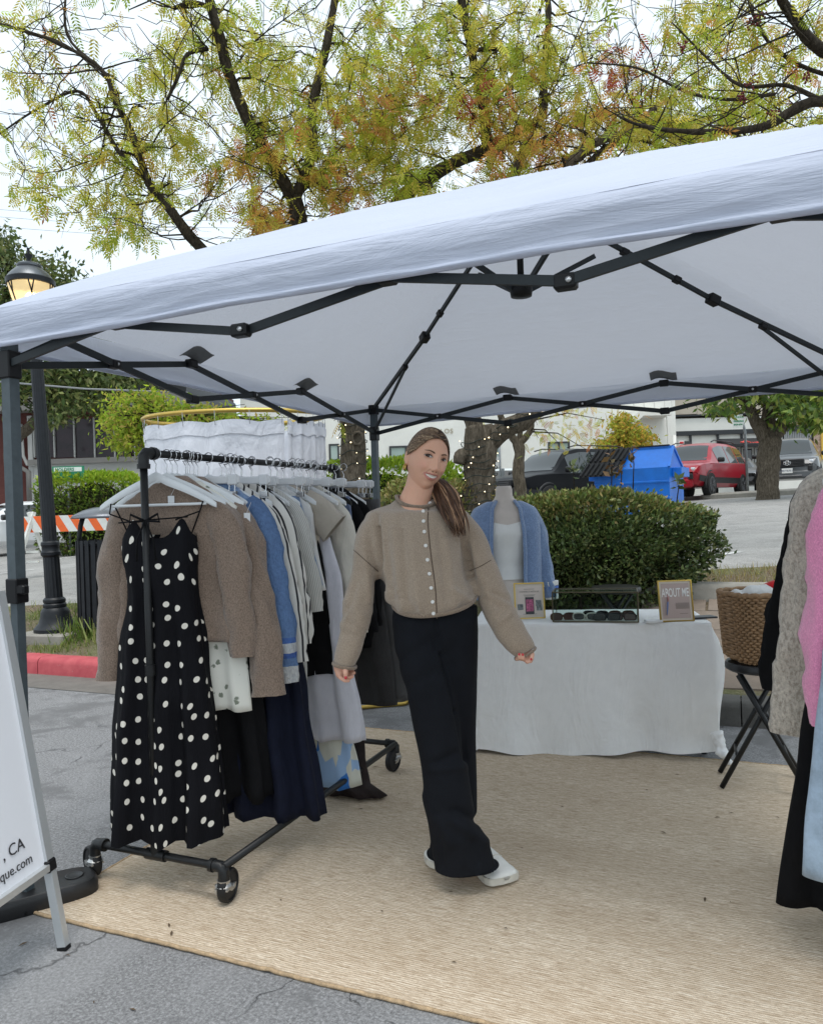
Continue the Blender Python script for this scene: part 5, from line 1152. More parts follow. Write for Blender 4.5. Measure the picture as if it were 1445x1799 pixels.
# ---- fairy lights wound round two trunks
M_fl = NT('fairy_light_glow'); M_fl.b.inputs['Emission Color'].default_value = (1, .80, .45, 1); M_fl.b.inputs['Emission Strength'].default_value = 2.0; M_fl = M_fl.m
M_gw = plain('green_cable', (.008, .016, .010), .6)
bm_ = MB(); bm_.ico((0, 0, 0), .0085, 1); BULB = bm_.mesh('bulb'); BULB.materials.append(M_fl)
def fairy(label, axis, rad, turns, nb, base):
    T = thing('fairy_lights', label, 'string lights', base, 0, 'fairy lights on trunks'); m = MB(); pts = []; n = turns * 20
    for i in range(n + 1):
        f = i / n * (len(axis) - 1); k = min(int(f), len(axis) - 2); c = axis[k] + (axis[k + 1] - axis[k]) * (f - k); r = (rad[k] + (rad[k + 1] - rad[k]) * (f - k)) * 1.07 + .012; a = 2 * math.pi * turns * i / n
        pts.append(c + Vector((r * math.cos(a), r * math.sin(a), .02 * math.sin(i * 1.3))))
    m.tube(pts, .006, 4); m.build('cable', M_gw, T)
    for k in range(nb):
        p = pts[int((k + .5) / nb * n)]; o = bpy.data.objects.new('bulb', BULB); COL.objects.link(o); o.parent = T; q = p + Vector(rng.normal(0, .012, 3)); q += (Vector((0, 0, CAMZ)) - q).normalized() * .008
        o.location = q - Vector(base); s = rng.uniform(.7, 1.2); o.scale = (s, s, s)
ax = [Vector(p) for p in (tuple(bA), *px((622, 900, dA), (621, 800, dA), (618, 742, dA), (612, 690, dA)))]; fairy('warm fairy lights wound round the left forked trunk', ax, [.2, .19, .175, .165, .155], 15, 62, tuple(bA))
ax = [Vector(p) for p in (tuple(bB), *px((841, 900, dB2), (842, 830, dB2), (840, 775, dB2)))]; fairy('warm fairy lights wound round the stout trunk behind the woman', ax, [.21, .205, .195, .19], 14, 54, tuple(bB))
ax = [Vector(p) for p in px((846, 785, dB2), (890, 752, dB2 - .1), (935, 722, dB2 - .1), (955, 670, dB2 - .1))]; fairy('warm fairy lights along the right hand limb of the stout trunk', ax, [.135, .125, .115, .11], 8, 24, tuple(ax[0]))

# ================================================================== CLOTHES RACKS
M_pipe = plain('black_iron_pipe', (0.010, 0.0105, 0.011), 0.42, var=0.2, scale=40, spec=0.35); M_zinc = plain('zinc_plate', (0.5, 0.5, 0.49), 0.45, 1.0, var=0.15, scale=40); M_wheel = plain('black_caster_rubber', (0.014, 0.014, 0.015), 0.55, spec=0.3)
BZ = 1.655                                            # height of the hanging rail
def caster(x, y, zt, ang, parent, brake=False):
    c = Vector((x, y, 0)); f = Vector((math.cos(ang), math.sin(ang), 0)); sd = Vector((-f.y, f.x, 0)); r = 0.06; cc = c + f * 0.03 + Vector((0, 0, r + .010))
    m = MB(); m.lathe([(.026, zt - .028), (.03, zt - .02), (.022, zt - .012), (.024, zt)], c, 14)
    m.box(c + f * .012 + Vector((0, 0, zt - .03)), (.07, .05, .006), Matrix((f, sd, (0, 0, 1))).transposed())
    for s in (-1, 1):
        a = c + f * -.012 + sd * (s * .021); 
        p = [a + Vector((0, 0, zt - .03)), a + f * .05 + Vector((0, 0, zt - .03)), cc + sd * (s * .021) + f * .012 - Vector((0, 0, .014)), cc + sd * (s * .021) - f * .012 - Vector((0, 0, .014))]
        m.add([q + sd * .0015 for q in p] + [q - sd * .0015 for q in p], [(0, 1, 2, 3), (7, 6, 5, 4), (0, 4, 5, 1), (1, 5, 6, 2), (2, 6, 7, 3), (3, 7, 4, 0)])
        m.tube([cc + sd * (s * .02), cc + sd * (s * .028)], .008, 8)
    o = m.build('caster', M_zinc, parent, auto=30)
    w = MB(); n = 26; pr = [(.012, -.016), (.048, -.012), (.05, -.017), (.056, -.016), (r, -.009), (r, .009), (.056, .016), (.05, .017), (.048, .012), (.012, .016)]
    vs = []
    for (rr, yy) in pr:
        for k in range(n): a = 2 * math.pi * k / n; vs.append(cc + f * (rr * math.cos(a)) + Vector((0, 0, rr * math.sin(a))) + sd * yy)
    fs = [(i * n + k, i * n + (k + 1) % n, (i + 1) * n + (k + 1) % n, (i + 1) * n + k) for i in range(len(pr) - 1) for k in range(n)]
    w.add(vs, fs); w.build('wheel', M_wheel, o, auto=30)
    if brake:
        b = MB(); b.box(cc + sd * .034 + Vector((0, 0, .012)), (.03, .006, .018), Matrix((f, sd, (0, 0, 1))).transposed()); b.box(cc + sd * .042 + Vector((0, 0, -.018)), (.02, .012, .035), Matrix((f, sd, (0, 0, 1))).transposed()); b.build('brake_tab', M_zinc, o, smooth=False)
def rack(name, label, X, Y0, Y1, side, angs):
    T = thing(name, label, 'clothes rack', (X, (Y0 + Y1) / 2, 0), 0, 'rolling clothes racks'); r = .0145; zr = .148; hw = .305
    for y in (Y0, Y1):
        MB().tube([(X - hw, y, zr - .02), (X - hw, y, zr), (X - hw + .02, y, zr), (X + hw - .02, y, zr), (X + hw, y, zr), (X + hw, y, zr - .02)], r, 12).build('base_rail', M_pipe, T)
        MB().tube([(X, y, zr), (X, y, BZ)], r, 12).build('upright', M_pipe, T)
        for (px_, zz) in ((X - hw, zr), (X + hw, zr)):
            m = MB(); m.tube([(px_ , y, zr - .05), (px_, y, zr - .012), (px_ + (.012 if px_ < X else -.012), y, zr), (px_ + (.05 if px_ < X else -.05), y, zr)], .021, 12); m.tube([(px_ + (.04 if px_ < X else -.04), y, zr), (px_ + (.056 if px_ < X else -.056), y, zr)], .0245, 12); m.build('elbow', M_pipe, T, auto=35)
        m = MB(); m.tube([(X - .045, y, zr), (X + .045, y, zr)], .021, 12); m.tube([(X, y, zr), (X, y, zr + .05)], .021, 12); m.build('tee', M_pipe, T, auto=35)
        s = 1 if y == Y0 else -1
        m = MB(); m.tube([(X, y, BZ - .055), (X, y, BZ - .012), (X, y + s * .012, BZ), (X, y + s * .055, BZ)], .021, 12); m.tube([(X, y, BZ - .06), (X, y, BZ - .042)], .025, 12); m.tube([(X, y + s * .042, BZ), (X, y + s * .06, BZ)], .025, 12); m.build('elbow', M_pipe, T, auto=35)
        MB().tube([(X, y, .82), (X, y, .86)], .0205, 12).build('coupling', M_pipe, T, auto=35)
    MB().tube([(X, Y0, BZ), (X, Y1, BZ)], r, 12).build('hanging_rail', M_pipe, T)
    xs = X + side * hw
    MB().tube([(xs, Y0, zr), (xs, Y1, zr)], r, 12).build('long_base_rail', M_pipe, T)
    k = 0
    for y in (Y0, Y1):
        for x in (X - hw, X + hw): caster(x, y, zr - .045, angs[k], T, brake=(k == 1)); k += 1
    return T
RXL, RY_0, RY_1 = -2.03, 2.22, 3.72
RACK = rack('clothes_rack', 'black iron pipe clothes rack on casters packed with garments at left', RXL, RY_0, RY_1, 1, (2.75, 1.75, .6, 4.6))
RXR = 0.50
rack('clothes_rack', 'second pipe clothes rack at the right edge, mostly outside the frame', RXR, 1.55, 3.12, 1, (1.5, 1.5, 1.4, 1.6))
# ---- hangers
M_whitewood = plain('white_lacquered_wood', (.72, .74, .75), .35, var=.04); M_wclip = plain('white_hanger_plastic', (.70, .71, .72), .4, var=.05); M_blackh = plain('black_velvet_hanger', (.01, .01, .01), .8); M_ny = plain('steel_wire', (.55, .55, .56), .25, 1.0)
def hook_path(z0): return [(0, 0, z0)] + [(0, 0, -.055), (.002, 0, -.040)] + [(.0205 * math.sin(a), 0, .0205 * math.cos(a)) for a in [math.pi * (1 - k / 9) * 1.0 + .5 * (1 - k / 9) for k in range(10)]] + [(-.018, 0, .012), (-.0205, 0, -.002), (-.019, 0, -.01)]
def hanger_proto(kind):
    parts = []
    m = MB(); m.tube([(p[1], p[0] * -1, p[2]) if False else (p[0], p[1], p[2]) for p in hook_path(-.085)], .0022, 6); parts.append(('hook', m.mesh('hook'), M_ny))
    if kind in ('wood', 'black'):
        mm = M_whitewood if kind == 'wood' else M_blackh; m = MB(); rings = []
        for k in range(25):
            t = -1 + 2 * k / 24; x = .222 * t; z = -.098 - .105 * abs(t) ** 1.35 + .012 * math.exp(-(t / .12) ** 2); h = .017 * (1 - .25 * abs(t)) if abs(t) < .97 else .010; d = .0065; yo = .018 * abs(t) ** 2
            rings.append([(x, yo - d, z - h * .6), (x, yo - d, z + h * .6), (x, yo - d * .5, z + h), (x, yo + d * .5, z + h), (x, yo + d, z + h * .6), (x, yo + d, z - h * .6), (x, yo + d * .5, z - h), (x, yo - d * .5, z - h)])
        m.rings(rings); parts.append(('shoulder', m.mesh('shoulder'), mm))
        m = MB(); m.tube([(-.185, .014, -.196), (.185, .014, -.196)], .0055, 8); parts.append(('trouser_bar', m.mesh('trouser_bar'), mm))
    else:
        m = MB(); m.bbox((0, 0, -.098), (.36, .014, .032), .004); parts.append(('cross_bar', m.mesh('cross_bar'), M_wclip))
        for s in (-1, 1):
            m = MB(); m.bbox((s * .15, 0, -.098), (.042, .024, .044), .004); parts.append(('clip_block', m.mesh('clip_block'), M_wclip))
            m = MB(); m.tube([(s * .15 - .012, -.006, -.115), (s * .15 - .012, -.012, -.15), (s * .15 + .012, -.012, -.15), (s * .15 + .012, -.006, -.115)], .0022, 5); m.box((s * .15, -.008, -.158), (.034, .004, .024)); m.box((s * .15, .008, -.158), (.034, .004, .024)); parts.append(('clip', m.mesh('clip'), M_ny))
    for n, me, mt in parts:
        me.materials.append(mt); me.polygons.foreach_set('use_smooth', [True] * len(me.polygons)); me.set_sharp_from_angle(angle=R(35))
    return parts
HP = {k: hanger_proto(k) for k in ('wood', 'clip', 'black')}
def hanger(kind, X, Y, rz, label):
    T = thing('clip_hanger' if kind == 'clip' else 'hanger', label, 'hanger', (X, Y, BZ), rz, 'hangers on the racks')
    for n, me, mt in HP[kind]:
        o = bpy.data.objects.new(n, me); COL.objects.link(o); o.parent = T
    return T
# ---- garments: rows (z, half width, half depth, x shift, fold depth, fold count)
def body_rings(rows, X, Y, rz, seed, nrow=34, n=64):
    ca, sa = math.cos(rz), math.sin(rz); rings = []
    for r in lerp_rows(rows, nrow):
        z, w, d, cx, fa, fn = r; ring = []
        for k in range(n):
            a = 2 * math.pi * k / n; c, s = math.cos(a), math.sin(a); px_ = math.copysign(abs(c) ** .75, c); x = cx + w * px_; ph = seed * 1.7 + .5 * math.sin(z * 3 + seed)
            y = d * math.copysign(abs(s) ** .8, s) + fa * (math.sin(fn * math.pi * px_ + ph) + .35 * math.sin(fn * 2.3 * math.pi * px_ + ph * 2 + z * 2)) + .5 * fa * math.sin(z * 5 + seed + px_)
            y += .014 * mnoise.noise(Vector((x * 6, z * 5, seed))) + .007 * mnoise.noise(Vector((x * 14 + z * 6, z * 9, seed))); x += .010 * mnoise.noise(Vector((s * 2, z * 4, seed + 5))) + .4 * fa * math.sin(fn * 2 * a + ph)
            zz = z + (.5 * fa * math.sin(fn * math.pi * px_ + ph) if z == rows[-1][0] else 0)
            ring.append((X + x * ca - y * sa, Y + x * sa + y * ca, zz))
        rings.append(ring)
    return rings
def sleeve_rings(path, X, Y, rz, seed, n=24, nr=30, wr=.020):
    """path rows: (x, y, z, radius across, radius deep)"""
    ca, sa = math.cos(rz), math.sin(rz); P = spline(path, nr); rings = []
    for i, p in enumerate(P):
        q0, q1 = P[max(0, i - 1)], P[min(nr, i + 1)]; d = Vector(q1[:3] - q0[:3]).normalized(); sx = d.cross(Vector((0, 1, 0))).normalized(); sy = Vector((0, 1, 0)); ring = []
        for k in range(n):
            a = 2 * math.pi * k / n; f = 1 + wr / .06 * (mnoise.noise(Vector((math.cos(a) * 1.4 + seed, math.sin(a) * 1.4, p[2] * 7))) + .5 * mnoise.noise(Vector((math.cos(a) * 2 + seed, math.sin(a) * 2, p[2] * 22 + math.cos(a) * 3))))
            v = Vector(p[:3]) + sx * (p[3] * math.cos(a) * f) + sy * (p[4] * .72 * math.sin(a) * f); ring.append((X + v.x * ca - v.y * sa, Y + v.x * sa + v.y * ca, v.z))
        rings.append(ring)
    return rings
GI = [0]
def ring_uv(me, R_):
    """u = metres round the cloth, v = metres down it"""
    A = np.array(R_); n = A.shape[1]; seg = np.linalg.norm(np.roll(A, -1, axis=1) - A, axis=2); cum = np.concatenate((np.zeros((len(A), 1)), np.cumsum(seg, axis=1)), axis=1); cum = cum - cum[:, [3 * n // 4]]; v = np.concatenate(([0], np.cumsum(np.linalg.norm(A[1:] - A[:-1], axis=2).mean(1))))
    uv = []
    for i in range(len(A) - 1):
        for k in range(n):
            for (a, b) in ((i, k), (i, k + 1), (i + 1, k + 1), (i + 1, k)): uv += [cum[a][b], -v[a]]
    L = me.uv_layers.new(name='UVMap'); arr = np.zeros(len(me.loops) * 2); arr[:len(uv)] = uv; L.data.foreach_set('uv', arr)
def garment(name, label, cat, X, Y, rz, rows, mat, sleeves=(), hk='wood', group='garments on the left rack', short=None, neck=None, sl_mat=None):
    GI[0] += 1; seed = GI[0] * 3.1
    zmin = rows[-1][0]; T = thing(name, label, cat, (X, Y, zmin), 0, group)
    R_ = body_rings(rows, X, Y, rz, seed)
    if neck:
        for j in range(8):
            for k, (x_, y_, z_) in enumerate(R_[j]): R_[j][k] = (x_, y_, z_ + neck(2 * math.pi * k / len(R_[j])) * (1 - j / 8))
    m = MB(); m.rings(R_, caps=not neck); me = m.mesh('cloth'); ring_uv(me, R_); b = link('body' if sleeves else 'cloth', me, mat, T)
    for sl in sleeves:
        R_ = sleeve_rings(sl, X, Y, rz, seed + sl[0][0] * 9); m = MB(); m.rings(R_, caps=False); me = m.mesh('sleeve'); ring_uv(me, R_); link('sleeve', me, sl_mat or mat, T)
    if hk: hanger(hk, X, Y, rz, {'wood': 'white wooden hanger', 'clip': 'white clip hanger', 'black': 'black velvet hanger'}[hk] + ' holding the ' + (short or label.split(',')[0]))
    return T
def shirt_rows(zs, hem, w=.235, d=.035, fa=.004, fn=2, hw=None, drop=0):
    hw = hw or w * 1.05
    return [(zs, .055, .03, 0, 0, 1), (zs - .02, .085, .034, 0, 0, 1), (zs - .065, .15, .036, 0, 0, 1), (zs - .11, .205, .04, 0, .001, 1), (zs - .16, w * .98, d + .01, 0, .002, fn), (zs - .3, w, d + .015, 0, fa, fn), (hem, hw, d + .01, 0, fa * 1.6, fn)]
def sl(s, zs, end, out=.07, r0=.075, r1=.055, dp=.05, x0=.20, yo=-.01):
    h = zs - .13 - end
    return [(s * (x0 - .06), 0, zs - .13, r0 * .9, dp * .8), (s * (x0 + .01), yo, zs - .2, r0, dp), (s * (x0 + out * .55), yo * 1.5, zs - .13 - h * .4, r0 * .95, dp), (s * (x0 + out * .9), yo * 2, zs - .13 - h * .75, (r0 + r1) / 2, dp * .9), (s * (x0 + out), yo * 2, end, r1, dp * .75)]
ZS = 1.572
M_taupe = knit('taupe_wool', lin(136, 117, 102), lin(100, 84, 72)); M_blue = knit('blue_chunky_knit', lin(122, 150, 188), lin(84, 110, 152), 120, .4, .9)
def polka():
    t = NT('black_polka_dot_crepe'); t.set(Roughness=.8); t.b.inputs['Specular IOR Level'].default_value = .15
    cb = t.node('ShaderNodeTexCoord')
    vo = t.node('ShaderNodeTexVoronoi', voronoi_dimensions='2D'); vo.inputs['Scale'].default_value = 13.5; vo.inputs['Randomness'].default_value = .62; t.l.new(cb.outputs['UV'], vo.inputs['Vector'])
    t.col(t.ramp(vo.outputs['Distance'], [(.150, (.72, .68, .60)), (.165, (.005, .005, .007))])); t.bump(t.noise(t.obj_co((1, 1, .3)), 9, 4, .6, 1), .35, .03); return t.m
M_polka = polka()
def stripes(name, base, dark, scale, width, ang=0.0):
    t = NT(name); t.set(Roughness=.85); co = t.obj_co((1, 1, 1), (0, 0, ang), 'UV'); wv = t.node('ShaderNodeTexWave', wave_type='BANDS', bands_direction='X'); wv.inputs['Scale'].default_value = scale; wv.inputs['Distortion'].default_value = .15; t.l.new(co, wv.inputs['Vector'])
    t.col(t.ramp(wv.outputs['Fac'], [(width, dark), (width + .03, base)])); t.bump(t.noise(t.obj_co((1, 1, .5)), 8, 4, .6, 1), .35, .03); return t.m
M_stripe = stripes('black_striped_cotton', (.70, .68, .63), (.03, .03, .035), 8.0, .10, .05); M_pin = stripes('grey_pinstripe_linen', (.60, .59, .55), (.36, .36, .34), 42, .3)
M_navy = cloth('navy_crepe', (.006, .008, .020), .2, wr=.3, sheen=0); M_black = cloth('black_jersey', (.004, .004, .005), .2, wr=.3, sheen=0); M_cream = cloth('cream_linen', (.68, .65, .57), .07, wr=.4); M_white = M_white; M_whitec = cloth('white_cotton', (.72, .72, .70), .05, wr=.4); M_lav = cloth('lavender_white_satin', (.66, .66, .72), .05, wr=.3, rough=.6); M_olive = cloth('olive_twill', (.14, .155, .075), .1); M_denim = cloth('slate_blue_cotton', (.13, .17, .28), .15, wr=.45); M_dusty = cloth('dusty_blue_cotton', (.19, .27, .42), .1); M_char = cloth('charcoal_wool', (.035, .034, .034), .15, sheen=.05); M_choc = cloth('chocolate_satin', (.022, .015, .014), .2, rough=.6, sheen=0); M_oat = cloth('oatmeal_linen', (.47, .42, .35), .08); M_greyc = cloth('mid_grey_twill', (.10, .10, .10), .12)
def floral():
    t = NT('white_floral_cotton'); t.set(Roughness=.85); co = t.obj_co(); vo = t.node('ShaderNodeTexVoronoi'); vo.inputs['Scale'].default_value = 22; t.l.new(co, vo.inputs['Vector']); n = t.noise(co, 90, 3, .7); k = t.math('ADD', vo.outputs['Distance'], t.math('MULTIPLY', n, .45)); t.col(t.ramp(k, [(.40, (.20, .22, .17)), (.47, (.72, .71, .64))])); return t.m
def print_mat():
    t = NT('blue_print_cotton'); t.set(Roughness=.8); n = t.node('ShaderNodeTexVoronoi'); n.inputs['Scale'].default_value = 9; t.l.new(t.obj_co((1.6, 1.6, .8)), n.inputs['Vector']); t.col(t.ramp(n.outputs['Color'], [(.2, (.03, .17, .52)), (.42, (.30, .45, .68)), (.6, (.62, .62, .54)), (.85, (.06, .3, .10))], 'CONSTANT')); return t.m
M_flor = floral(); M_print = print_mat()
X = RXL
# front of the rail: the dotted slip dress
rzf = .42
D0 = garment('slip_dress', 'black slip dress with cream polka dots hanging at the front of the rack', 'dress', X, 2.285, rzf, [(1.345, .140, .045, .01, 0, 2), (1.29, .145, .065, .01, .004, 2), (1.2, .135, .06, .01, .006, 3), (1.1, .135, .05, .01, .009, 3), (.9, .165, .05, 0, .016, 3.0), (.55, .20, .06, 0, .028, 3.0), (.20, .225, .08, 0, .042, 3.0)], M_polka, hk='wood', short='polka dot slip dress', neck=lambda a: (.075 * math.exp(-((abs(math.cos(a)) - .55) / .28) ** 2) - .015) if math.sin(a) < .15 else .0)
ca, sa = math.cos(rzf), math.sin(rzf)
def dp_(x, y, z): return Vector((X + x * ca - y * sa, 2.285 + x * sa + y * ca, z))
for s in (-1, 1):
    m = MB(); m.tube([dp_(s * .175, .0, 1.468), dp_(s * .17, -.03, 1.43), dp_(s * .085, -.06, 1.40)], .003, 5); m.build('strap', M_black, D0); m = MB(); m.tube([dp_(s * .172, .02, 1.468), dp_(s * .12, .03, 1.345)], .003, 5); m.build('strap', M_black, D0)
m = MB()
for s in (-1, 1): m.tube([dp_(-.02 + s * .006, -.085, 1.402), dp_(-.02 + s * .05, -.092, 1.425), dp_(-.02 + s * .055, -.09, 1.395), dp_(-.02 + s * .006, -.088, 1.40)], .005, 5); m.tube([dp_(-.02, -.085, 1.40), dp_(-.02 + s * .03, -.09, 1.33), dp_(-.02 + s * .035, -.085, 1.25)], .0035, 5)
m.tube([dp_(-.13, -.05, 1.395), dp_(-.02, -.082, 1.402), dp_(.13, -.05, 1.41)], .003, 5)
m.build('tie', M_black, D0)
C1 = garment('wool_cardigan', 'taupe wool cardigan hanging directly behind the polka dot dress', 'cardigan', X, 2.375, .36, shirt_rows(ZS, .92, .225, .035, .008), M_taupe, [sl(-1, ZS, .78, .07, .068, .055, .05, .195), sl(1, ZS, .86, .07, .07, .05, .055, .195)], short='front taupe cardigan')
garment('floral_blouse', 'white blouse with small grey sprigs peeping out below the taupe sleeve', 'blouse', X + .03, 2.43, .3, shirt_rows(ZS - .02, .64, .185, .022, .006, 3, .23), M_flor, (), short='sprigged blouse')
garment('wool_cardigan', 'second taupe wool cardigan with a long sleeve hanging over the blouse', 'cardigan', X, 2.48, .26, shirt_rows(ZS, .86, .225, .035, .008), M_taupe, [sl(-1, ZS, .8, .05, .07, .055, .05, .195), sl(1, ZS, .70, .13, .075, .066, .055, .195, -.03)], short='second taupe cardigan')
def cuffed():
    t = NT('blue_knit_striped_cuff'); t.set(Roughness=.95); t.b.inputs['Specular IOR Level'].default_value = .1; tc = t.node('ShaderNodeTexCoord'); sp = t.node('ShaderNodeSeparateXYZ'); t.l.new(tc.outputs['Object'], sp.inputs[0])
    z = t.math('MULTIPLY', sp.outputs['Z'], 2.5); b = lin(112, 142, 186)
    k = t.ramp(z, [(0, (.72, .73, .72)), (.17, (.72, .73, .72)), (.171, b), (.25, b), (.251, (.09, .17, .48)), (.30, (.09, .17, .48)), (.301, (.72, .74, .76)), (.40, (.72, .74, .76)), (.401, (.10, .20, .52)), (.455, (.10, .20, .52)), (.456, b)], 'CONSTANT')
    f = t.noise(t.obj_co((1, 1, .6)), 110, 3, .8); t.col(t.mix(t.ramp(f, [(.4, (.5,) * 3), (.6, (0,) * 3)]), k, t.mix(.5, k, (.06, .08, .16)))); t.bump(t.math('ADD', f, t.noise(t.obj_co(), 7, 3)), .9, .02); return t.m
garment('knit_cardigan', 'chunky blue knit cardigan with blue and white striped cuffs', 'cardigan', X + .02, 2.575, .2, shirt_rows(ZS, .735, .25, .05, .008), M_blue, [sl(-1, ZS, .74, .06, .07, .055, .06, .2), sl(1, ZS, .735, .12, .075, .05, .06, .21, -.03)], short='chunky blue cardigan', sl_mat=cuffed())
garment('long_skirt', 'long black gathered skirt behind the polka dot dress', 'skirt', X, 2.53, .25, [(1.48, .16, .025, 0, .003, 3), (1.3, .18, .04, 0, .01, 4), (.26, .27, .06, 0, .028, 4)], M_black, hk='clip', short='long black skirt')
garment('long_skirt', 'long navy gathered skirt with a wavy hem almost on the rug', 'skirt', X + .06, 2.67, .2, [(1.48, .16, .025, 0, .003, 3), (1.2, .2, .05, .02, .012, 4), (.6, .26, .07, .05, .026, 4), (.16, .30, .085, .08, .036, 4)], M_navy, hk='clip', short='long navy skirt')
garment('striped_shirt', 'white shirt with bold black stripes next to the blue knit', 'shirt', X + .02, 2.66, .15, shirt_rows(ZS, .84, .23, .03, .01, 3), M_stripe, [sl(-1, ZS, .9, .05, .06, .045, .035, .2), sl(1, ZS, .80, .13, .06, .05, .045, .2, -.02)], short='nearer striped shirt')
garment('striped_shirt', 'second white shirt with black stripes hanging behind the first', 'shirt', X + .03, 2.74, .15, shirt_rows(ZS, .80, .225, .03, .01, 3), M_stripe, [sl(1, ZS, .86, .10, .06, .05, .045, .2, -.02)], short='farther striped shirt')
garment('black_jumper', 'black sleeveless top with a tie shoulder after the striped shirts', 'top', X + .02, 2.80, .1, shirt_rows(ZS, .94, .21, .03, .006), M_black, (), short='black tie shoulder top')
garment('linen_shirt', 'pale grey pinstriped linen overshirt reaching low on the rack', 'shirt', X + .03, 2.87, .1, shirt_rows(ZS, .52, .215, .03, .010, 3, .24), M_pin, [sl(1, ZS, .98, .10, .065, .055, .045, .19, -.02)], short='pinstriped overshirt')
garment('blue_blouse', 'dusty blue draped top hanging from a clip hanger', 'top', X + .08, 2.94, .08, [(1.49, .10, .025, .04, .006, 2), (1.3, .14, .03, .06, .008, 2), (1.08, .16, .035, .08, .012, 2)], M_dusty, hk='clip', short='dusty blue top')
garment('tiered_blouse', 'white tiered cotton top with two raw hems', 'top', X + .05, 2.99, .08, shirt_rows(ZS - .02, 1.05, .22, .035, .008, 3, .25), M_whitec, (), short='white tiered top')
garment('linen_blouse', 'oatmeal linen cap sleeve top with a pointed shoulder', 'top', X + .05, 3.04, .08, shirt_rows(ZS, 1.10, .21, .035, .006, 2, .2), M_oat, [[(.14, 0, ZS - .12, .07, .05), (.22, -.01, ZS - .16, .075, .045), (.30, -.02, ZS - .235, .085, .03)]], short='oatmeal linen top')
garment('black_skirt', 'plain black knee length skirt below the white tiered top', 'skirt', X + .05, 3.05, .08, [(1.46, .15, .025, .02, .003, 2), (1.2, .19, .04, .03, .008, 2), (.66, .22, .05, .06, .014, 2)], M_black, hk='clip', short='black knee length skirt')
garment('long_dress', 'lavender white satin slip dress falling almost to the floor', 'dress', X + .10, 3.10, .06, [(1.44, .13, .03, .02, .004, 3), (1.1, .19, .04, .05, .014, 3), (.35, .235, .06, .09, .028, 3.2)], M_lav, hk='wood', short='lavender satin dress')
garment('linen_shirt', 'cream linen shirt with long loose sleeves beside the lavender dress', 'shirt', X + .09, 3.20, .06, shirt_rows(ZS, .88, .22, .04, .010, 3), M_cream, [sl(-1, ZS, .95, .05, .06, .045, .04, .19), sl(1, ZS, .84, .10, .065, .05, .05, .19, -.02)], short='cream linen shirt')
garment('print_skirt', 'blue white and green printed skirt showing below the lavender dress', 'skirt', X + .10, 3.15, .06, [(1.46, .10, .02, 0, .003, 2), (.6, .12, .03, .06, .010, 2), (.11, .17, .05, .09, .022, 2.5)], M_print, hk='clip', short='blue printed skirt')
garment('olive_trousers', 'olive twill trousers folded over a black hanger', 'trousers', X + .07, 3.30, .04, [(1.475, .16, .03, .03, .003, 1), (1.2, .15, .035, .04, .005, 1), (.43, .13, .035, .07, .006, 1)], M_olive, hk='black', short='olive twill trousers')
garment('slate_blouse', 'slate blue gathered top with a ruched bodice', 'top', X + .06, 3.37, .04, [(1.49, .13, .03, .06, .006, 3), (1.3, .15, .04, .06, .010, 4), (1.25, .14, .04, .06, .006, 3), (.93, .19, .05, .07, .016, 3)], M_denim, hk='clip', short='slate blue top')
garment('black_jumper', 'black long sleeve top near the far end of the rail', 'top', X + .03, 3.44, .03, shirt_rows(ZS, .74, .23, .03, .008), M_black, [sl(1, ZS, .80, .08, .06, .05, .04, .2)], short='black long sleeve top')
garment('brown_trousers', 'chocolate brown satin trousers trailing onto the rug', 'trousers', X + .1, 3.30, .03, [(1.46, .15, .03, 0, .003, 2), (1.0, .13, .04, .04, .008, 2), (.20, .12, .045, .10, .014, 2), (.045, .12, .05, .12, .016, 2), (.024, .17, .06, .16, .014, 2)], M_choc, hk='clip', short='chocolate satin trousers')
garment('black_jumper', 'second black top at the far end, its hanger tip showing white', 'top', X + .04, 3.52, .03, shirt_rows(ZS, .70, .235, .03, .008), M_black, [sl(1, ZS, .82, .06, .06, .05, .04, .2)], short='second black top')
garment('charcoal_trousers', 'charcoal wool trousers hanging by the woman\'s sleeve', 'trousers', X + .07, 3.58, .0, [(1.475, .17, .03, .03, .003, 1), (1.1, .185, .04, .05, .008, 1.5), (.40, .21, .05, .10, .014, 1.5)], M_char, hk='clip', short='charcoal wool trousers')
garment('grey_trousers', 'mid grey twill trousers, last on the left rack', 'trousers', X + .08, 3.65, .0, [(1.475, .17, .03, .04, .003, 1), (1.1, .19, .04, .07, .008, 1.5), (.42, .23, .05, .14, .014, 1.5)], M_greyc, hk='clip', short='mid grey trousers')
# spare hangers crowding the rail
for k, y in enumerate((2.345, 2.405, 2.455, 2.505)): hanger('wood', X, y, .36 - k * .03, ['first', 'second', 'third', 'fourth'][k] + ' spare white hanger among the taupe cardigans')
for k, y in enumerate((2.72, 2.835, 2.905, 3.175, 3.265, 3.405, 3.48)): hanger('clip' if k % 2 else 'wood', X, y, .12 - k * .015, ['spare white hanger between the striped shirts', 'spare clip hanger beside the black tie shoulder top', 'spare white hanger beside the pinstriped overshirt', 'spare clip hanger beside the lavender dress', 'spare white hanger beside the olive trousers', 'spare clip hanger beside the slate blue top', 'spare white hanger between the two far black tops'][k])
for (y, sx, z, nm) in ((2.36, .0, 1.475, 'price tag under the front white hanger'), (2.52, .235, 1.40, 'paper tag dangling at the blue knit shoulder')):
    m = MB(); m.box((X + .03 + sx, y - .03, z), (.024, .002, .036), Matrix.Rotation(.5, 3, 'Z')); m.tube([(X + .03 + sx, y - .03, z + .02), (X + .03 + sx, y, z + .06)], .001, 4); tag(m.build('price_tag', M_wclip, smooth=False), 'white ' + nm, 'tag', 'price tags')

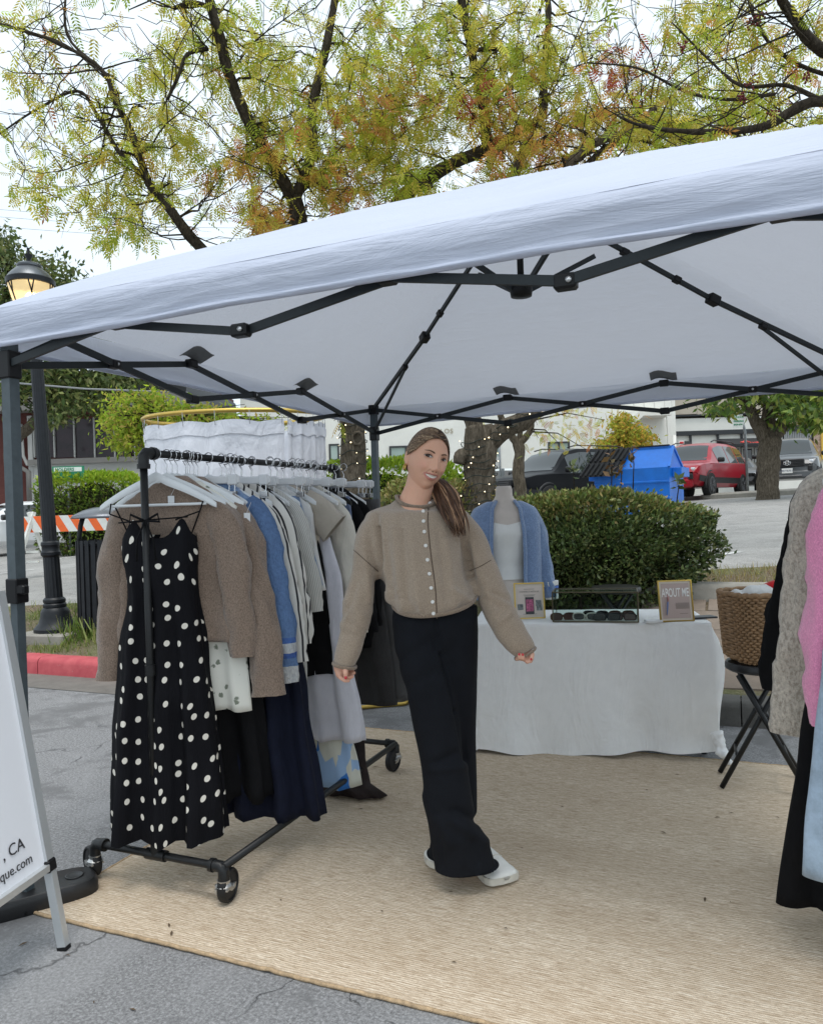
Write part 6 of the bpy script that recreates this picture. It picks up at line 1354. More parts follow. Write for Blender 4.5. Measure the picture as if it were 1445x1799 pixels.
# ---- right rack
XR = RXR; gr = 'garments on the right rack'
def cable():
    t = NT('cable_knit_oat'); t.set(Roughness=.95); t.b.inputs['Specular IOR Level'].default_value = .1; co = t.obj_co(); wv = t.node('ShaderNodeTexWave', wave_type='BANDS', bands_direction='DIAGONAL'); wv.inputs['Scale'].default_value = 9; wv.inputs['Distortion'].default_value = 2.0; t.l.new(t.obj_co((2, .4, 1)), wv.inputs['Vector']); f = t.noise(co, 160, 3, .8)
    t.col(t.mix(t.ramp(wv.outputs['Fac'], [(.2, (.5,) * 3), (.7, (0,) * 3)]), t.ramp(f, [(.3, (.30, .28, .245)), (.7, (.56, .52, .46))]), (.26, .235, .20))); t.bump(t.math('ADD', t.math('MULTIPLY', wv.outputs['Fac'], 1.0), t.math('MULTIPLY', f, .4)), 1.0, .02); return t.m
M_cable = knit('oatmeal_cable_knit', lin(190, 180, 166), lin(150, 138, 124), 90, .3, 1.0); M_pink = knit('bubblegum_pink_wool', (.78, .27, .45), (.68, .20, .38), 260, .5); M_jean = cloth('light_wash_denim', (.34, .43, .53), .25, 900, wr=.3); M_taup = cloth('taupe_trouser', (.20, .18, .15), .1)
garment('black_coat', 'black coat nearest the wicker basket on the right rack', 'coat', XR - .02, 3.02, -.05, shirt_rows(ZS, .74, .25, .05, .006), M_black, [sl(-1, ZS, .70, .13, .07, .07, .05, .21, .02)], group=gr, short='black coat')
garment('grey_jumper', 'pale grey top showing its shoulder behind the cable knit', 'top', XR - .02, 2.95, -.05, shirt_rows(ZS - .01, 1.0, .24, .04, .006), M_greyc, (), group=gr, short='pale grey top')
garment('cable_cardigan', 'oatmeal cable knit cardigan with a fat hanging sleeve on the right rack', 'cardigan', XR - .02, 2.84, -.08, shirt_rows(ZS, .66, .24, .05, .008), M_cable, [sl(-1, ZS, .62, .10, .085, .075, .07, .20, -.03)], group=gr, short='cable knit cardigan')
garment('taupe_trousers', 'taupe trousers showing under the cable knit sleeve', 'trousers', XR + .0, 2.90, -.05, [(1.475, .17, .03, -.05, .003, 1), (1.0, .19, .04, -.08, .005, 1), (.42, .20, .05, -.1, .008, 1)], M_taup, hk='clip', group=gr, short='taupe trousers')
garment('pink_sweater', 'bubblegum pink wool sweater at the right edge', 'sweater', XR + .012, 2.60, -.08, shirt_rows(ZS, .80, .23, .06, .006), M_pink, [sl(-1, ZS, .72, .075, .08, .05, .07, .20, -.03)], group=gr, short='pink sweater')
garment('long_dress', 'long black dress reaching the rug at the right edge', 'dress', XR - .02, 2.70, -.06, [(1.475, .17, .03, -.02, .004, 2), (1.1, .20, .05, -.03, .010, 2.5), (.6, .26, .06, -.06, .018, 2.5), (.10, .30, .08, -.09, .026, 2.5)], M_black, hk='wood', group=gr, short='long black dress')
garment('light_jeans', 'light wash blue jeans hanging low at the right edge', 'jeans', XR + .06, 2.48, -.05, [(1.475, .18, .03, 0, .003, 1), (.95, .2, .04, -.14, .004, 1), (.29, .20, .045, -.21, .006, 1)], M_jean, hk='clip', group=gr, short='light wash jeans')

# ================================================================== CHANGING BOOTH
M_brass = plain('brushed_gold_tube', (.55, .38, .09), .35, .75, var=.1, scale=30); M_curt = cloth('white_curtain_cotton', (.74, .75, .80), .04, wr=.7, wscale=5.5)
bc = (Dp(255, 735, 5.55) + Dp(571, 745, 5.55)) / 2; bc.z = 0; BR = .60
BO = thing('changing_booth', 'portable changing booth with white curtains on an oval gold ring', 'changing booth', (bc.x, bc.y, 0)); zr_ = 2.13
rx_, ry_ = (Dp(571, 745, 5.55) - Dp(255, 735, 5.55)).length / 2, .42
def bp(a, z, s=1.0): return C3(cx_of(bc)[0] + rx_ * s * math.cos(a), cx_of(bc)[1] + ry_ * s * math.sin(a), z)
MB().tube([bp(2 * math.pi * k / 48, zr_) for k in range(48)], .016, 10, closed=True).build('top_ring', M_brass, BO)
e0 = G(631, 1247); e1 = G(716, 1240)
MB().tube([bp(math.pi * .95, 2.12), bp(math.pi * .95, .05), bp(math.pi * .95, .02) - CF * .05, C3(cx_of(bc)[0] - rx_ * .9, cx_of(bc)[1] - .45, .016), e0 - (e1 - e0) * 2 + Vector((0, 0, .016)), e0 + Vector((0, 0, .016)), e1 - CR * .03 + Vector((0, 0, .016)), e1 + CF * .03 + Vector((0, 0, .018)), e1 + CF * .06 + Vector((0, 0, .03))], .014, 8).build('base_tube', M_brass, BO)
def curtain(a0, a1, zb):
    m = MB(); n = 90
    def fn(u, v):
        a = a0 + (a1 - a0) * u; z = zr_ - .06 - .018 * (1 - abs(math.cos(u * math.pi * 4))) - (zr_ - .06 - zb) * v; f = .018 * math.sin(u * 40) * (.25 + v) + .02 * mnoise.noise(Vector((u * 9, z * 3, a0)))
        p = bp(a, z, .985); d = (p - Vector((bc.x, bc.y, z))).normalized(); return p + d * f
    m.grid(fn, n, 24); o = m.build('curtain', M_curt, BO)
    m = MB()
    m.grid(lambda u, v: (lambda p: p + (p - Vector((bc.x, bc.y, p.z))).normalized() * .006)(Vector(fn(u, .022 + v * .028))), n, 2); m.build('header_hem', M_curt, o)
    for k in range(7):
        a = a0 + (a1 - a0) * (k / 6 * .98 + .01); p = bp(a, zr_); q = bp(a, zr_ - .09); MB().tube([p + Vector((0, 0, .017)), p - CF * .014, q - CF * .006, q + Vector((0, 0, -.005))], .002, 5).build('curtain_hook', M_ny, BO)
curtain(math.pi * 1.02, math.pi * 1.715, .12); curtain(math.pi * 1.73, math.pi * 1.99, .1); curtain(math.pi * .05, math.pi * .98, .1)
pw = onstrip(705, 1208)
PA = thing('rolling_panel', 'narrow white panel on casters standing behind the rack near the kerb', 'panel', tuple(pw)); m = MB(); m.bbox(pw - CR * .05 + Vector((0, 0, .46)), (.22, .03, .84), .008, RYAW); m.build('board', M_whitec, PA, smooth=False); m = MB(); m.lathe([(.022, -.01), (.022, .01)], pw + Vector((0, 0, .022)), 12, 'Y'); m.tube([pw + Vector((0, 0, .02)), pw + Vector((0, 0, .05))], .006, 6); m.build('caster', M_wheel, PA)

# ================================================================== DISPLAY TABLE
TR = Vector((-.135, 4.425, 0)); ta = R(13.0); tx = Vector((math.cos(ta), math.sin(ta), 0)); ty = Vector((-math.sin(ta), math.cos(ta), 0)); TL, TD_ = 1.30, .58; TZ = .742
def tp(a, b, z): return TR - tx * a + ty * b + Vector((0, 0, z))       # a from the right end, b back
TT = thing('folding_table', 'folding table under a white cloth displaying sunglasses', 'table', tuple(tp(TL / 2, TD_ / 2, 0)))
m = MB(); m.bbox(tp(TL / 2, TD_ / 2, TZ - .02), (TL - .02, TD_ - .02, .03), .006, Matrix.Rotation(ta, 3, 'Z')); m.build('table_top', M_wclip, TT, smooth=False)
for a, b in ((.05, .06), (TL - .06, .06), (.05, TD_ - .06), (TL - .06, TD_ - .06)): MB().tube([tp(a, b, .01), tp(a, b, TZ - .03)], .016, 8).build('leg', M_pipe, TT)
M_tcl = cloth('white_tablecloth', (.88, .88, .87), .03, weave=500, wr=.8, wscale=4.0, rough=.9)
kp = tp(-.02, -.085, .058); ka, kb = -(kp - TR).dot(tx), (kp - TR).dot(ty)
def tcloth():
    N = 260; per = 2 * (TL + TD_); rows = [(0, 0), (.5, 0), (.97, 0), (1.0, .004), (1.006, .02)] + [(1.0, .02 + .70 * k / 26) for k in range(1, 27)]
    def edge(s):
        s = s % per
        if s < TL: return (s, 0), (0, -1), 'f', s / TL
        if s < TL + TD_: return (TL, s - TL), (1, 0), 'l', (s - TL) / TD_
        if s < 2 * TL + TD_: return (TL - (s - TL - TD_), TD_), (0, 1), 'b', (s - TL - TD_) / TL
        return (0, TD_ - (s - 2 * TL - TD_)), (-1, 0), 'r', (s - 2 * TL - TD_) / TD_
    m = MB(); rings = []
    for (sc, dr) in rows:
        ring = []
        for k in range(N):
            s = per * k / N; (a, b), (na, nb), sd, t = edge(s); ca_, cb_ = TL / 2 + (a - TL / 2) * min(sc, 1), TD_ / 2 + (b - TD_ / 2) * min(sc, 1)
            z = TZ + .004 - min(dr, .02)
            if dr > .02:
                f = (dr - .02) / .70; dc = min(s, per - s)                     # distance from the knotted front right corner
                full = .715 if sd in 'fl' else (.66 if sd == 'b' else .46 + .14 * math.cos(t * 6))
                if sd == 'f': full = .70 - .02 * math.sin(t * 7) + .02 * math.exp(-dc / .12)
                z = TZ - .016 - full * f
                w = f * (.020 * math.sin(s * 11 + 1.5 * f) + .012 * math.sin(s * 23 + 2) * f + .015 * mnoise.noise(Vector((s * 3, f * 2, 0)))) + .035 * f * (1 if sd in 'fr' else .4)
                pull = math.exp(-(dc / .10) ** 2) * f ** 1.5
                flare = math.exp(-(dc / .30) ** 2) * .07 * math.sin(min(1, f * 1.15) * math.pi) + math.exp(-((dc - .22) / .09) ** 2) * f ** 2 * .05
                ca_ += -na * -1 * 0
                a2, b2 = a + (-na) * 0, b
                ca_ = a - na * -1 * 0; oa, ob = na * (w + flare), nb * (w + flare)
                ca_, cb_ = a - 0 + (oa if sd in 'lr' else 0), b + (ob if sd in 'fb' else 0)
                if sd == 'r': z += .16 * f * (1 - math.exp(-dc / .25))
                ca_ = ca_ * (1 - .5 * pull) + (.03) * .5 * pull; cb_ = cb_ * (1 - .5 * pull) + (-.03) * .5 * pull; z -= .03 * pull
            if dr > .02:
                gw_ = .96 * math.exp(-(min(s, per - s) / .15) ** 2) * max(0, (dr - .02) / .70 - .25) ** 1.6 / .75 ** 1.6
                ca_ += (ka - ca_) * gw_; cb_ += (kb + .004 - cb_) * gw_; z += (kp.z + .03 - z) * gw_ * ((dr - .02) / .70) ** 2
            p = tp(ca_, cb_, z); p.z += .0025 * mnoise.noise(Vector((p.x * 9, p.y * 9, 0))) if dr == 0 else 0; ring.append(tuple(p))
        rings.append(ring)
    m.rings(rings, caps=False); return m
TC_ = thing('tablecloth', 'white tablecloth hanging to the rug, knotted at its right front corner', 'tablecloth', tuple(tp(TL / 2, TD_ / 2, .02)))
tcloth().build('cloth', M_tcl, TC_)
m = MB(); r = random.Random(4)
m.tube([kp + CF * .05 - CR * .02 + Vector((0, 0, .10)), kp + CF * .02 - CR * .006 + Vector((0, 0, .04)), kp], [.045, .03, .024], 12); m.ico(kp + Vector((0, 0, -.002)), .030, 2, (1.15, 1, .75)); m.tube([kp + tx * -.03 + Vector((0, 0, .01)), kp - ty * .036, kp + tx * .035 + Vector((0, 0, -.005))], .018, 8)
m.tube([kp, kp + tx * .012 - ty * .01 - Vector((0, 0, .025)), kp + tx * .035 - ty * .02 - Vector((0, 0, .046))], [.018, .022, .028], 10, flat=.5)
km = remesh(m, .006, 3); co = get_co(km); no = get_no(km); co += no * np.array([.006 * mnoise.noise(Vector(c * 60)) for c in co])[:, None]; set_co(km, co); link('knot', km, M_tcl, TC_)
# ---- things on the table
def easel_frame(label, u, v, w, h, lean_, rz, fill, draw):
    p = G(u, v, TZ + .006); T = thing('picture_frame', label, 'picture frame', tuple(p), 0, 'gold photo frames on the table'); xa = Vector((math.cos(rz), math.sin(rz), 0)); nb = Vector((math.sin(rz), -math.cos(rz), 0)); up = (Vector((0, 0, 1)) - nb * lean_).normalized(); nf = xa.cross(up).normalized()
    if nf.dot(nb) < 0: nf = -nf
    M3 = Matrix((xa, -nf, up)).transposed(); M4 = basis(p, xa, up, nf)
    def loc(x, y, z=0.0): return M4 @ Vector((x, y, z))
    t_ = .007
    m = MB()
    for (x, y, sx, sy) in ((0, t_ / 2, w, t_), (0, h - t_ / 2, w, t_), (-w / 2 + t_ / 2, h / 2, t_, h - 2 * t_), (w / 2 - t_ / 2, h / 2, t_, h - 2 * t_)): m.box(loc(x, y), (sx, .012, sy), M3)
    m.build('gold_rim', M_brass, T, smooth=False)
    m = MB(); m.box(loc(0, h / 2, -.002), (w - 2 * t_, .004, h - 2 * t_), M3); m.build('mount', plain(label[:9] + 'mount', (.66, .60, .52), .8), T, smooth=False)
    pr = MB().box(loc(0, h / 2, .0015), (w - .036, .001, h - .036), M3).build('print', fill, T, smooth=False)
    draw(loc, M3, M4, pr, w, h)
    m = MB(); m.bar(loc(0, h * .7, -.006), Vector((0, 0, 0)) + p - nb * .07 + Vector((0, 0, .001)), .03, .003); m.build('easel_back', M_brass, T, smooth=False)
M_ink = plain('dark_ink', (.18, .16, .14), .8); M_scr = plain('phone_black', (.02, .02, .025), .3); M_pk2 = plain('photo_pink', (.45, .12, .22), .7, var=.8, scale=90); M_ph = plain('photo_grey', (.20, .22, .22), .7, var=.8, scale=70); M_whp = plain('print_white', (.8, .8, .78), .8)
def draw1(loc, M3, M4, pr, w, h):
    place_text('lettering', 'CONNECT WITH US', .0125, M4 @ Matrix.Translation((0, h * .73, .003)), M_ink, pr, 'CENTER', .0003)
    for y, l in ((.82, .06), (.66, .07), (.63, .06), (.13, .08)): MB().box(loc(0, h * y, .0026), (l, .0006, .0022), M3).build('text_line', M_ink, pr, smooth=False)
    MB().bbox(loc(.0, h * .36, .0045), (.05, .003, .10), .0012, M3).build('printed_phone', M_scr, pr, smooth=False); MB().box(loc(.0, h * .37, .0064), (.042, .0006, .07), M3).build('printed_screen', M_pk2, pr, smooth=False)
    for x, y in ((-.055, .33), (.052, .43), (.056, .30)): MB().box(loc(x, h * y, .003), (.033, .0006, .034), M3).build('printed_photo', M_ph, pr, smooth=False)
def draw2(loc, M3, M4, pr, w, h):
    M_ = M4 @ Matrix.Translation((0, h * .60, .003)) @ Matrix.Diagonal((.62, 1.35, 1, 1)); place_text('lettering', 'ABOUT ME', .05, M_, M_whp, pr, 'CENTER', .0003, .0006)
    MB().tube([loc(-.045, h * .66, .004), loc(-.042, h * .56, .004), loc(-.045, h * .47, .004)], [.006, .011, .008], 8, flat=.2).build('printed_figure_top', plain('print_rose', (.42, .12, .12), .8), pr)
    MB().tube([loc(-.045, h * .48, .004), loc(-.05, h * .30, .004), loc(-.055, h * .16, .004)], [.014, .012, .007], 8, flat=.2).build('printed_figure_jeans', plain('print_blue', (.08, .2, .5), .8), pr)
    for k in range(6): MB().box(loc(.035, h * (.44 - k * .025), .003), (.075, .0006, .0022), M3).build('text_line', M_ink, pr, smooth=False)
    MB().box(loc(.04, h * .19, .003), (.045, .0006, .002), M3).build('text_line', M_ink, pr, smooth=False)
rzt = YAW + .12
easel_frame('gold framed card reading CONNECT WITH US beside the dress form', 931, 1087, .178, .212, .14, YAW - .02, plain('print_cream', (.66, .58, .52), .8), draw1)
easel_frame('gold framed card reading ABOUT ME at the right end of the table', 1189, 1092, .19, .228, .14, YAW + .02, plain('print_mauve', (.47, .37, .34), .8), draw2)
# glass display case with sunglasses
g0 = G(971, 1093, TZ + .006); g1 = G(1121, 1094, TZ + .006); gx = (g1 - g0).normalized(); gx = Vector((gx.x, gx.y, 0)).normalized(); gy = Vector((-gx.y, gx.x, 0)); gw = (g1 - g0).length; gd = .20; gh = .165; GZ = TZ + .006
GC = thing('glass_case', 'glass display case holding several pairs of sunglasses on the table', 'display case', (g0.x, g0.y, GZ))
def gp(a, b, z): return Vector((g0.x, g0.y, GZ + z)) + gx * a + gy * b
t = NT('clear_glass'); t.set(Roughness=.02); t.b.inputs['Transmission Weight'].default_value = 1.0; t.b.inputs['IOR'].default_value = 1.1; t.col((.80, .88, .85)); M_cg = t.m
Mg = Matrix((gx, gy, (0, 0, 1))).transposed()
slope = .05
for nm, vs in (('front_pane', [gp(0, 0, .006), gp(gw, 0, .006), gp(gw, 0, gh), gp(0, 0, gh)]), ('back_pane', [gp(0, gd + slope, .006), gp(gw, gd + slope, .006), gp(gw, gd, gh), gp(0, gd, gh)]), ('top_pane', [gp(0, 0, gh), gp(gw, 0, gh), gp(gw, gd, gh), gp(0, gd, gh)]), ('side_pane', [gp(0, 0, .006), gp(0, gd + slope, .006), gp(0, gd, gh), gp(0, 0, gh)]), ('side_pane', [gp(gw, 0, .006), gp(gw, gd + slope, .006), gp(gw, gd, gh), gp(gw, 0, gh)])):
    n_ = (vs[1] - vs[0]).cross(vs[3] - vs[0]).normalized() * .001; m = MB(); m.add([v + n_ for v in vs] + [v - n_ for v in vs], [(0, 1, 2, 3), (7, 6, 5, 4), (0, 4, 5, 1), (1, 5, 6, 2), (2, 6, 7, 3), (3, 7, 4, 0)]); m.build(nm, M_cg, GC, smooth=False)
M_lead = plain('aged_brass_edge', (.10, .085, .05), .45, .6)
ed = [(gp(0, 0, 0), gp(gw, 0, 0)), (gp(0, 0, gh), gp(gw, 0, gh)), (gp(0, gd, gh), gp(gw, gd, gh)), (gp(0, gd + slope, 0), gp(gw, gd + slope, 0))]
for a in (0, gw): ed += [(gp(a, 0, 0), gp(a, 0, gh)), (gp(a, 0, gh), gp(a, gd, gh)), (gp(a, gd + slope, 0), gp(a, gd, gh)), (gp(a, 0, 0), gp(a, gd + slope, 0))]
for a, b in ed: MB().bar(a + Vector((0, 0, .004)), b + Vector((0, 0, .004)), .006, .006).build('edge_strip', M_lead, GC, smooth=False)
MB().box(gp(gw / 2, gd / 2 + .02, .004), (gw - .01, gd + slope - .01, .004), Mg).build('tray', plain('case_tray', (.55, .53, .49), .9), GC, smooth=False)
def sunglasses(label, a, b, rz, fm, lensm, s=1.0):
    o = gp(a, b, .026); x = (gx * math.cos(rz) + gy * math.sin(rz)); y = Vector((-x.y, x.x, 0)); T = thing('sunglasses', label, 'sunglasses', (o.x, o.y, GZ + .007), 0, 'sunglasses in the case'); up = Vector((0, 0, 1)); m = MB()
    for q in (-1, 1):
        c = o + x * (q * .034 * s); lo = [c + x * (.030 * s * math.copysign(abs(math.cos(t_)) ** .7, math.cos(t_))) + up * (.019 * s * math.copysign(abs(math.sin(t_)) ** .7, math.sin(t_))) for t_ in [2 * math.pi * k / 18 for k in range(18)]]; m.tube(lo, .0035, 5, closed=True)
        l = MB(); l.add(lo, [tuple(range(18))]); l.build('lens', lensm, T, smooth=False); m.tube([c + x * (q * .030) + up * .008, c + x * (q * .030) + y * .02 + up * .008, c + x * (q * -.012) + y * .05, c + x * (q * -.05) + y * .055 - up * .008], .003, 5)
    m.tube([o - x * .008 + up * .006, o + up * .010, o + x * .008 + up * .006], .003, 5); m.build('frame', fm, T)
Lk = plain('smoke_lens', (.02, .018, .02), .08, spec=.8); Lb = plain('brown_lens', (.10, .05, .045), .08, spec=.8)
for k, (a, b, rz, f, l, nm) in enumerate(((.06, .04, .25, plain('tortoise', (.10, .05, .03), .25), Lb, 'tortoiseshell sunglasses at the left end of the case'), (.20, .045, -.05, plain('ivory_acetate', (.72, .69, .62), .25), Lk, 'ivory framed sunglasses in the front row of the case'), (.33, .035, .1, M_scr, Lk, 'low black sunglasses at the front middle of the case'), (.26, .13, .0, M_scr, Lk, 'black sunglasses in the back row of the case'), (.43, .05, -.1, plain('plum_acetate', (.05, .025, .025), .25), Lb, 'dark plum sunglasses at the right end of the case'), (.42, .14, .1, bpy.data.materials['tortoise'], Lb, 'tortoiseshell sunglasses at the back right of the case'))): sunglasses(nm, a * gw / .52, b, rz, f, l, 1.1)
p = G(1232, 1084, TZ + .012); m = MB(); m.bbox(p, (.15, .08, .010), .003, Matrix.Rotation(YAW + .1, 3, 'Z')); tag(m.build('card_reader', M_scr, smooth=False), 'thin black tablet lying at the right back of the table', 'tablet')
p = G(1147, 1091, TZ + .012); m = MB(); m.bbox(p, (.09, .05, .014), .002, Matrix.Rotation(YAW, 3, 'Z')); tag(m.build('card_stack', M_wclip, smooth=False), 'small stack of white cards left of the ABOUT ME frame', 'cards')
# ================================================================== STOOLS, BASKET
def stool(label, c, z0, rz, h=.60, rs=.155):
    T = thing('folding_stool', label, 'stool', (c[0], c[1], z0), rz, 'black folding stools')
    m = MB(); m.lathe([(0, h - .045), (rs * .9, h - .045), (rs, h - .035), (rs, h - .012), (rs * .96, h - .002), (rs * .9, h), (0, h + .002)], (0, 0, 0), 36); m.build('seat', plain('black_vinyl', (.012, .012, .013), .35, spec=.4) if 'black_vinyl' not in bpy.data.materials else bpy.data.materials['black_vinyl'], T, False, auto=40)
    for s in (-1, 1):
        MB().tube([(-.10, s * .115, h - .05), (.19, s * .135, .0)], .0125, 8).build('leg', M_pipe, T, False); MB().tube([(.10, s * .095, h - .05), (-.19, s * .112, .0)], .0125, 8).build('leg', M_pipe, T, False)
    for x, z, w in ((.11, .155, .128), (-.115, .15, .108), (.03, .34, .122)): MB().tube([(x, -w, z), (x, w, z)], .007, 8).build('stretcher', M_pipe, T, False)
    return T
stool('black folding stool carrying the wicker basket', (.085, 4.075), .014, YAW - .35)
q = Dp(1081, 1030, 5.75); zq = stripz(q.x, q.y); stool('black round stool seat showing behind the display case', (q.x, q.y), zq - .01, .3, max(.5, q.z - zq + .01), .185)
def basket():
    c = Vector((.125, 4.09, .617)); T = thing('wicker_basket', 'brown woven wicker basket on the black stool', 'basket', tuple(c)); H = .335; M_w1 = plain('wicker', (.29, .175, .09), .75, var=.35, scale=45, bump=.4, bscale=200)
    def sec(f): g = min(1, f * 5 + .55) ** .4; return (.178 + .022 * f) * g, (.135 + .02 * f) * g
    rz = YAW + .12; cr, sr = math.cos(rz), math.sin(rz)
    def bpt(a, f, o=0.0):
        rx, ry = sec(f); ca, sa = math.cos(a), math.sin(a); x = (rx + o) * math.copysign(abs(ca) ** .55, ca); y = (ry + o) * math.copysign(abs(sa) ** .55, sa); return c + Vector((x * cr - y * sr, x * sr + y * cr, f * H))
    NS = 26; rows = 26
    for j in range(rows):
        f = (j + .5) / rows; m = MB(); ph = j % 2
        for q in range(1): m.tube([bpt(2 * math.pi * k / 156, f + .004 * math.sin(k * .7 + j), .0065 * math.sin(NS * math.pi * k / 78 * 1.0 + math.pi * ph)) for k in range(156)], .0075, 6, closed=True, flat=.9)
        m.build('weave_strand', M_w1, T)
    for k in range(NS * 2):
        a = math.pi * k / NS; MB().tube([bpt(a, 0, 0), bpt(a, .5, 0), bpt(a, 1.0, 0)], .0045, 5).build('stake', M_w1, T)
    MB().tube([bpt(2 * math.pi * k / 60, 1.0) + Vector((0, 0, .003 * math.sin(k * 2.1))) for k in range(60)], .012, 8, closed=True).build('rim', M_w1, T)
    m = MB(); m.rings([[tuple(bpt(2 * math.pi * k / 40, f, -.012)) for k in range(40)] for f in (.01, .5, .96)], caps=False); m.add([tuple(bpt(2 * math.pi * k / 40, .01, -.01)) for k in range(40)], [tuple(range(40))]); m.build('lining', plain('basket_inside', (.10, .055, .028), .9), T)
    # bundled cloths on top
    for (lab, mat, ox, oz, rad, s, nm) in (('crumpled white cloth heaped in the wicker basket', M_whitec, -.075, .325, .10, (1.15, .9, .42), 'white_cloth'), ('crumpled red cloth beside the white cloth in the basket', cloth('red_cotton', (.62, .02, .025), .1), .035, .345, .06, (1.0, 1.1, .8), 'red_cloth')):
        m = MB(); m.ico(c + CR * ox + Vector((0, 0, oz)), rad, 5, s, RYAW); me = m.mesh(nm); co = get_co(me); no = get_no(me); cen = np.array(c + CR * ox + Vector((0, 0, oz)))
        dd = np.array([.035 * abs(mnoise.noise(Vector((p_ - cen) * 14))) - .012 + .02 * mnoise.noise(Vector((p_ - cen) * 7 + np.array((4, 1, 2)))) for p_ in co]); co += no * (dd * rad / .1)[:, None]; set_co(me, co); tag(link(nm, me, mat), lab, 'cloth')
basket()
# ================================================================== DRESS FORM
fc = Dp(889, 1000, 5.12); fx, fd = cx_of(fc); M_form = cloth('oatmeal_jersey_form', (.58, .52, .47), .05, 500, wr=.1); fz = stripz(fc.x, fc.y) if fc.y > KY + .17 else 0.0
DF = thing('dress_form', 'oatmeal fabric dress form standing behind the table in a blue cardigan', 'dress form', (fc.x, fc.y, 0), YAW)
def fl(rows, n=40, nr=40): return [[(r[3] + r[1] * math.cos(2 * math.pi * k / n), r[4] + r[2] * math.sin(2 * math.pi * k / n), r[0]) for k in range(n)] for r in lerp_rows(rows, nr)]
MB().rings(fl([(1.555, .048, .050, 0, 0), (1.54, .056, .056, 0, 0), (1.49, .057, .06, 0, 0), (1.455, .075, .066, 0, 0), (1.43, .125, .075, 0, 0), (1.40, .17, .085, 0, 0), (1.36, .178, .10, 0, -.005), (1.24, .162, .125, 0, -.02), (1.13, .145, .105, 0, -.005), (1.02, .125, .09, 0, 0), (.90, .15, .10, 0, 0), (.78, .172, .115, 0, 0), (.70, .165, .11, 0, 0)])).build('torso', M_form, DF, False)
MB().lathe([(.05, .71), (.018, .69), (.014, .6), (.014, .06), (.03, .05), (.16, .025), (.17, .0)], (0, 0, 0), 20).build('stand', M_pipe, DF, False)
TT2 = thing('camisole', 'white sweetheart camisole worn by the dress form', 'camisole', (fc.x, fc.y, 0), YAW)
def cami():
    rows = [(1.30, .168, .118, 0, -.016), (1.24, .166, .130, 0, -.022), (1.13, .151, .112, 0, -.006), (1.02, .133, .098, 0, 0), (.93, .150, .107, 0, 0)]; R_ = fl(rows, 60, 24); 
    for k in range(60):
        x, y, z = R_[0][k]; 
        for j in range(3):
            x, y, z = R_[j][k]; R_[j][k] = (x, y, z + (1 - j / 3) * (.022 * abs(x / .1) ** 1.2 * (1 if y < 0 else .3) - .006))
    return R_
MB().rings(cami(), caps=False).build('bodice', cloth('white_rib_jersey', (.72, .72, .70), .03, wr=.12), TT2, False)
for s in (-1, 1): MB().tube([(s * .098, -.105, 1.315), (s * .105, -.085, 1.37), (s * .108, -.03, 1.425), (s * .105, .05, 1.40)], .004, 5).build('strap', M_whitec, TT2, False)
BC = thing('knit_cardigan', 'open blue knit cardigan with striped cuffs draped on the dress form', 'cardigan', (fc.x, fc.y, 0), YAW); M_blue2 = knit('soft_blue_knit', lin(116, 139, 174), lin(92, 116, 152), 170, .5, .6)
def front(s):
    m = MB(); rows = [(1.452, .060, .115, -.060), (1.43, .082, .17, -.070), (1.40, .092, .215, -.085), (1.35, .10, .238, -.105), (1.25, .108, .245, -.135), (1.10, .112, .25, -.125), (.95, .108, .255, -.12), (.80, .118, .26, -.125)]
    def fn(u, v):
        r = lerp_rows(rows, 60)[int(v * 60)]; x0, x1, y0 = r[1], r[2], r[3]; a = u * math.pi * .95; x = x0 + (x1 - x0) * math.sin(min(a, math.pi / 2)) if a < math.pi / 2 else x1 * (math.sin(a)) + 0 ; y = y0 + (-.0 - y0) * (1 - math.cos(min(a, math.pi / 2))) if a < math.pi / 2 else .11 * -math.cos(a)
        return (s * x, y + .008 * math.sin(u * 14 + v * 3) * (.3 + v), r[0])
    m.grid(fn, 30, 40); return m
for s in (-1, 1):
    front(s).build('front', M_blue2, BC, False); MB().tube([(s * r[1], r[2], r[0]) for r in ((1.455, .062, -.058), (1.40, .092, -.088), (1.25, .108, -.137), (1.10, .112, -.128), (.95, .108, -.122), (.80, .118, -.127))], .016, 8, flat=.6).build('front_band', M_blue2, BC, False)
    pth = [(s * .15, 0, 1.375, .05, .07), (s * .195, 0, 1.31, .056, .08), (s * .225, -.01, 1.18, .056, .08), (s * .248, -.02, 1.02, .055, .08), (s * .275, -.03, .90, .050, .07), (s * .292, -.035, .80, .042, .045)]
    P_ = sleeve_rings(pth, 0, 0, 0, 3 + s); MB().rings(P_).build('sleeve', M_blue2, BC, False)
    for z0_, z1_, mt in ((.905, .875, M_whitec), (.872, .845, plain('cuff_royal_blue', (.08, .16, .45), .9) if s < 0 else bpy.data.materials['cuff_royal_blue']), (.842, .785, M_whitec)):
        f0, f1 = (1.39 - z0_) / .59, (1.39 - z1_) / .59
        g = sleeve_rings([(s * (.2855 + (.9 - z) * .08), -.031, z, .057 - (.9 - z) * .12, .062 - (.9 - z) * .12) for z in (z0_, (z0_ + z1_) / 2, z1_)], 0, 0, 0, 3, nr=4, wr=.002); MB().rings(g).build('cuff_stripe', mt, BC, False)
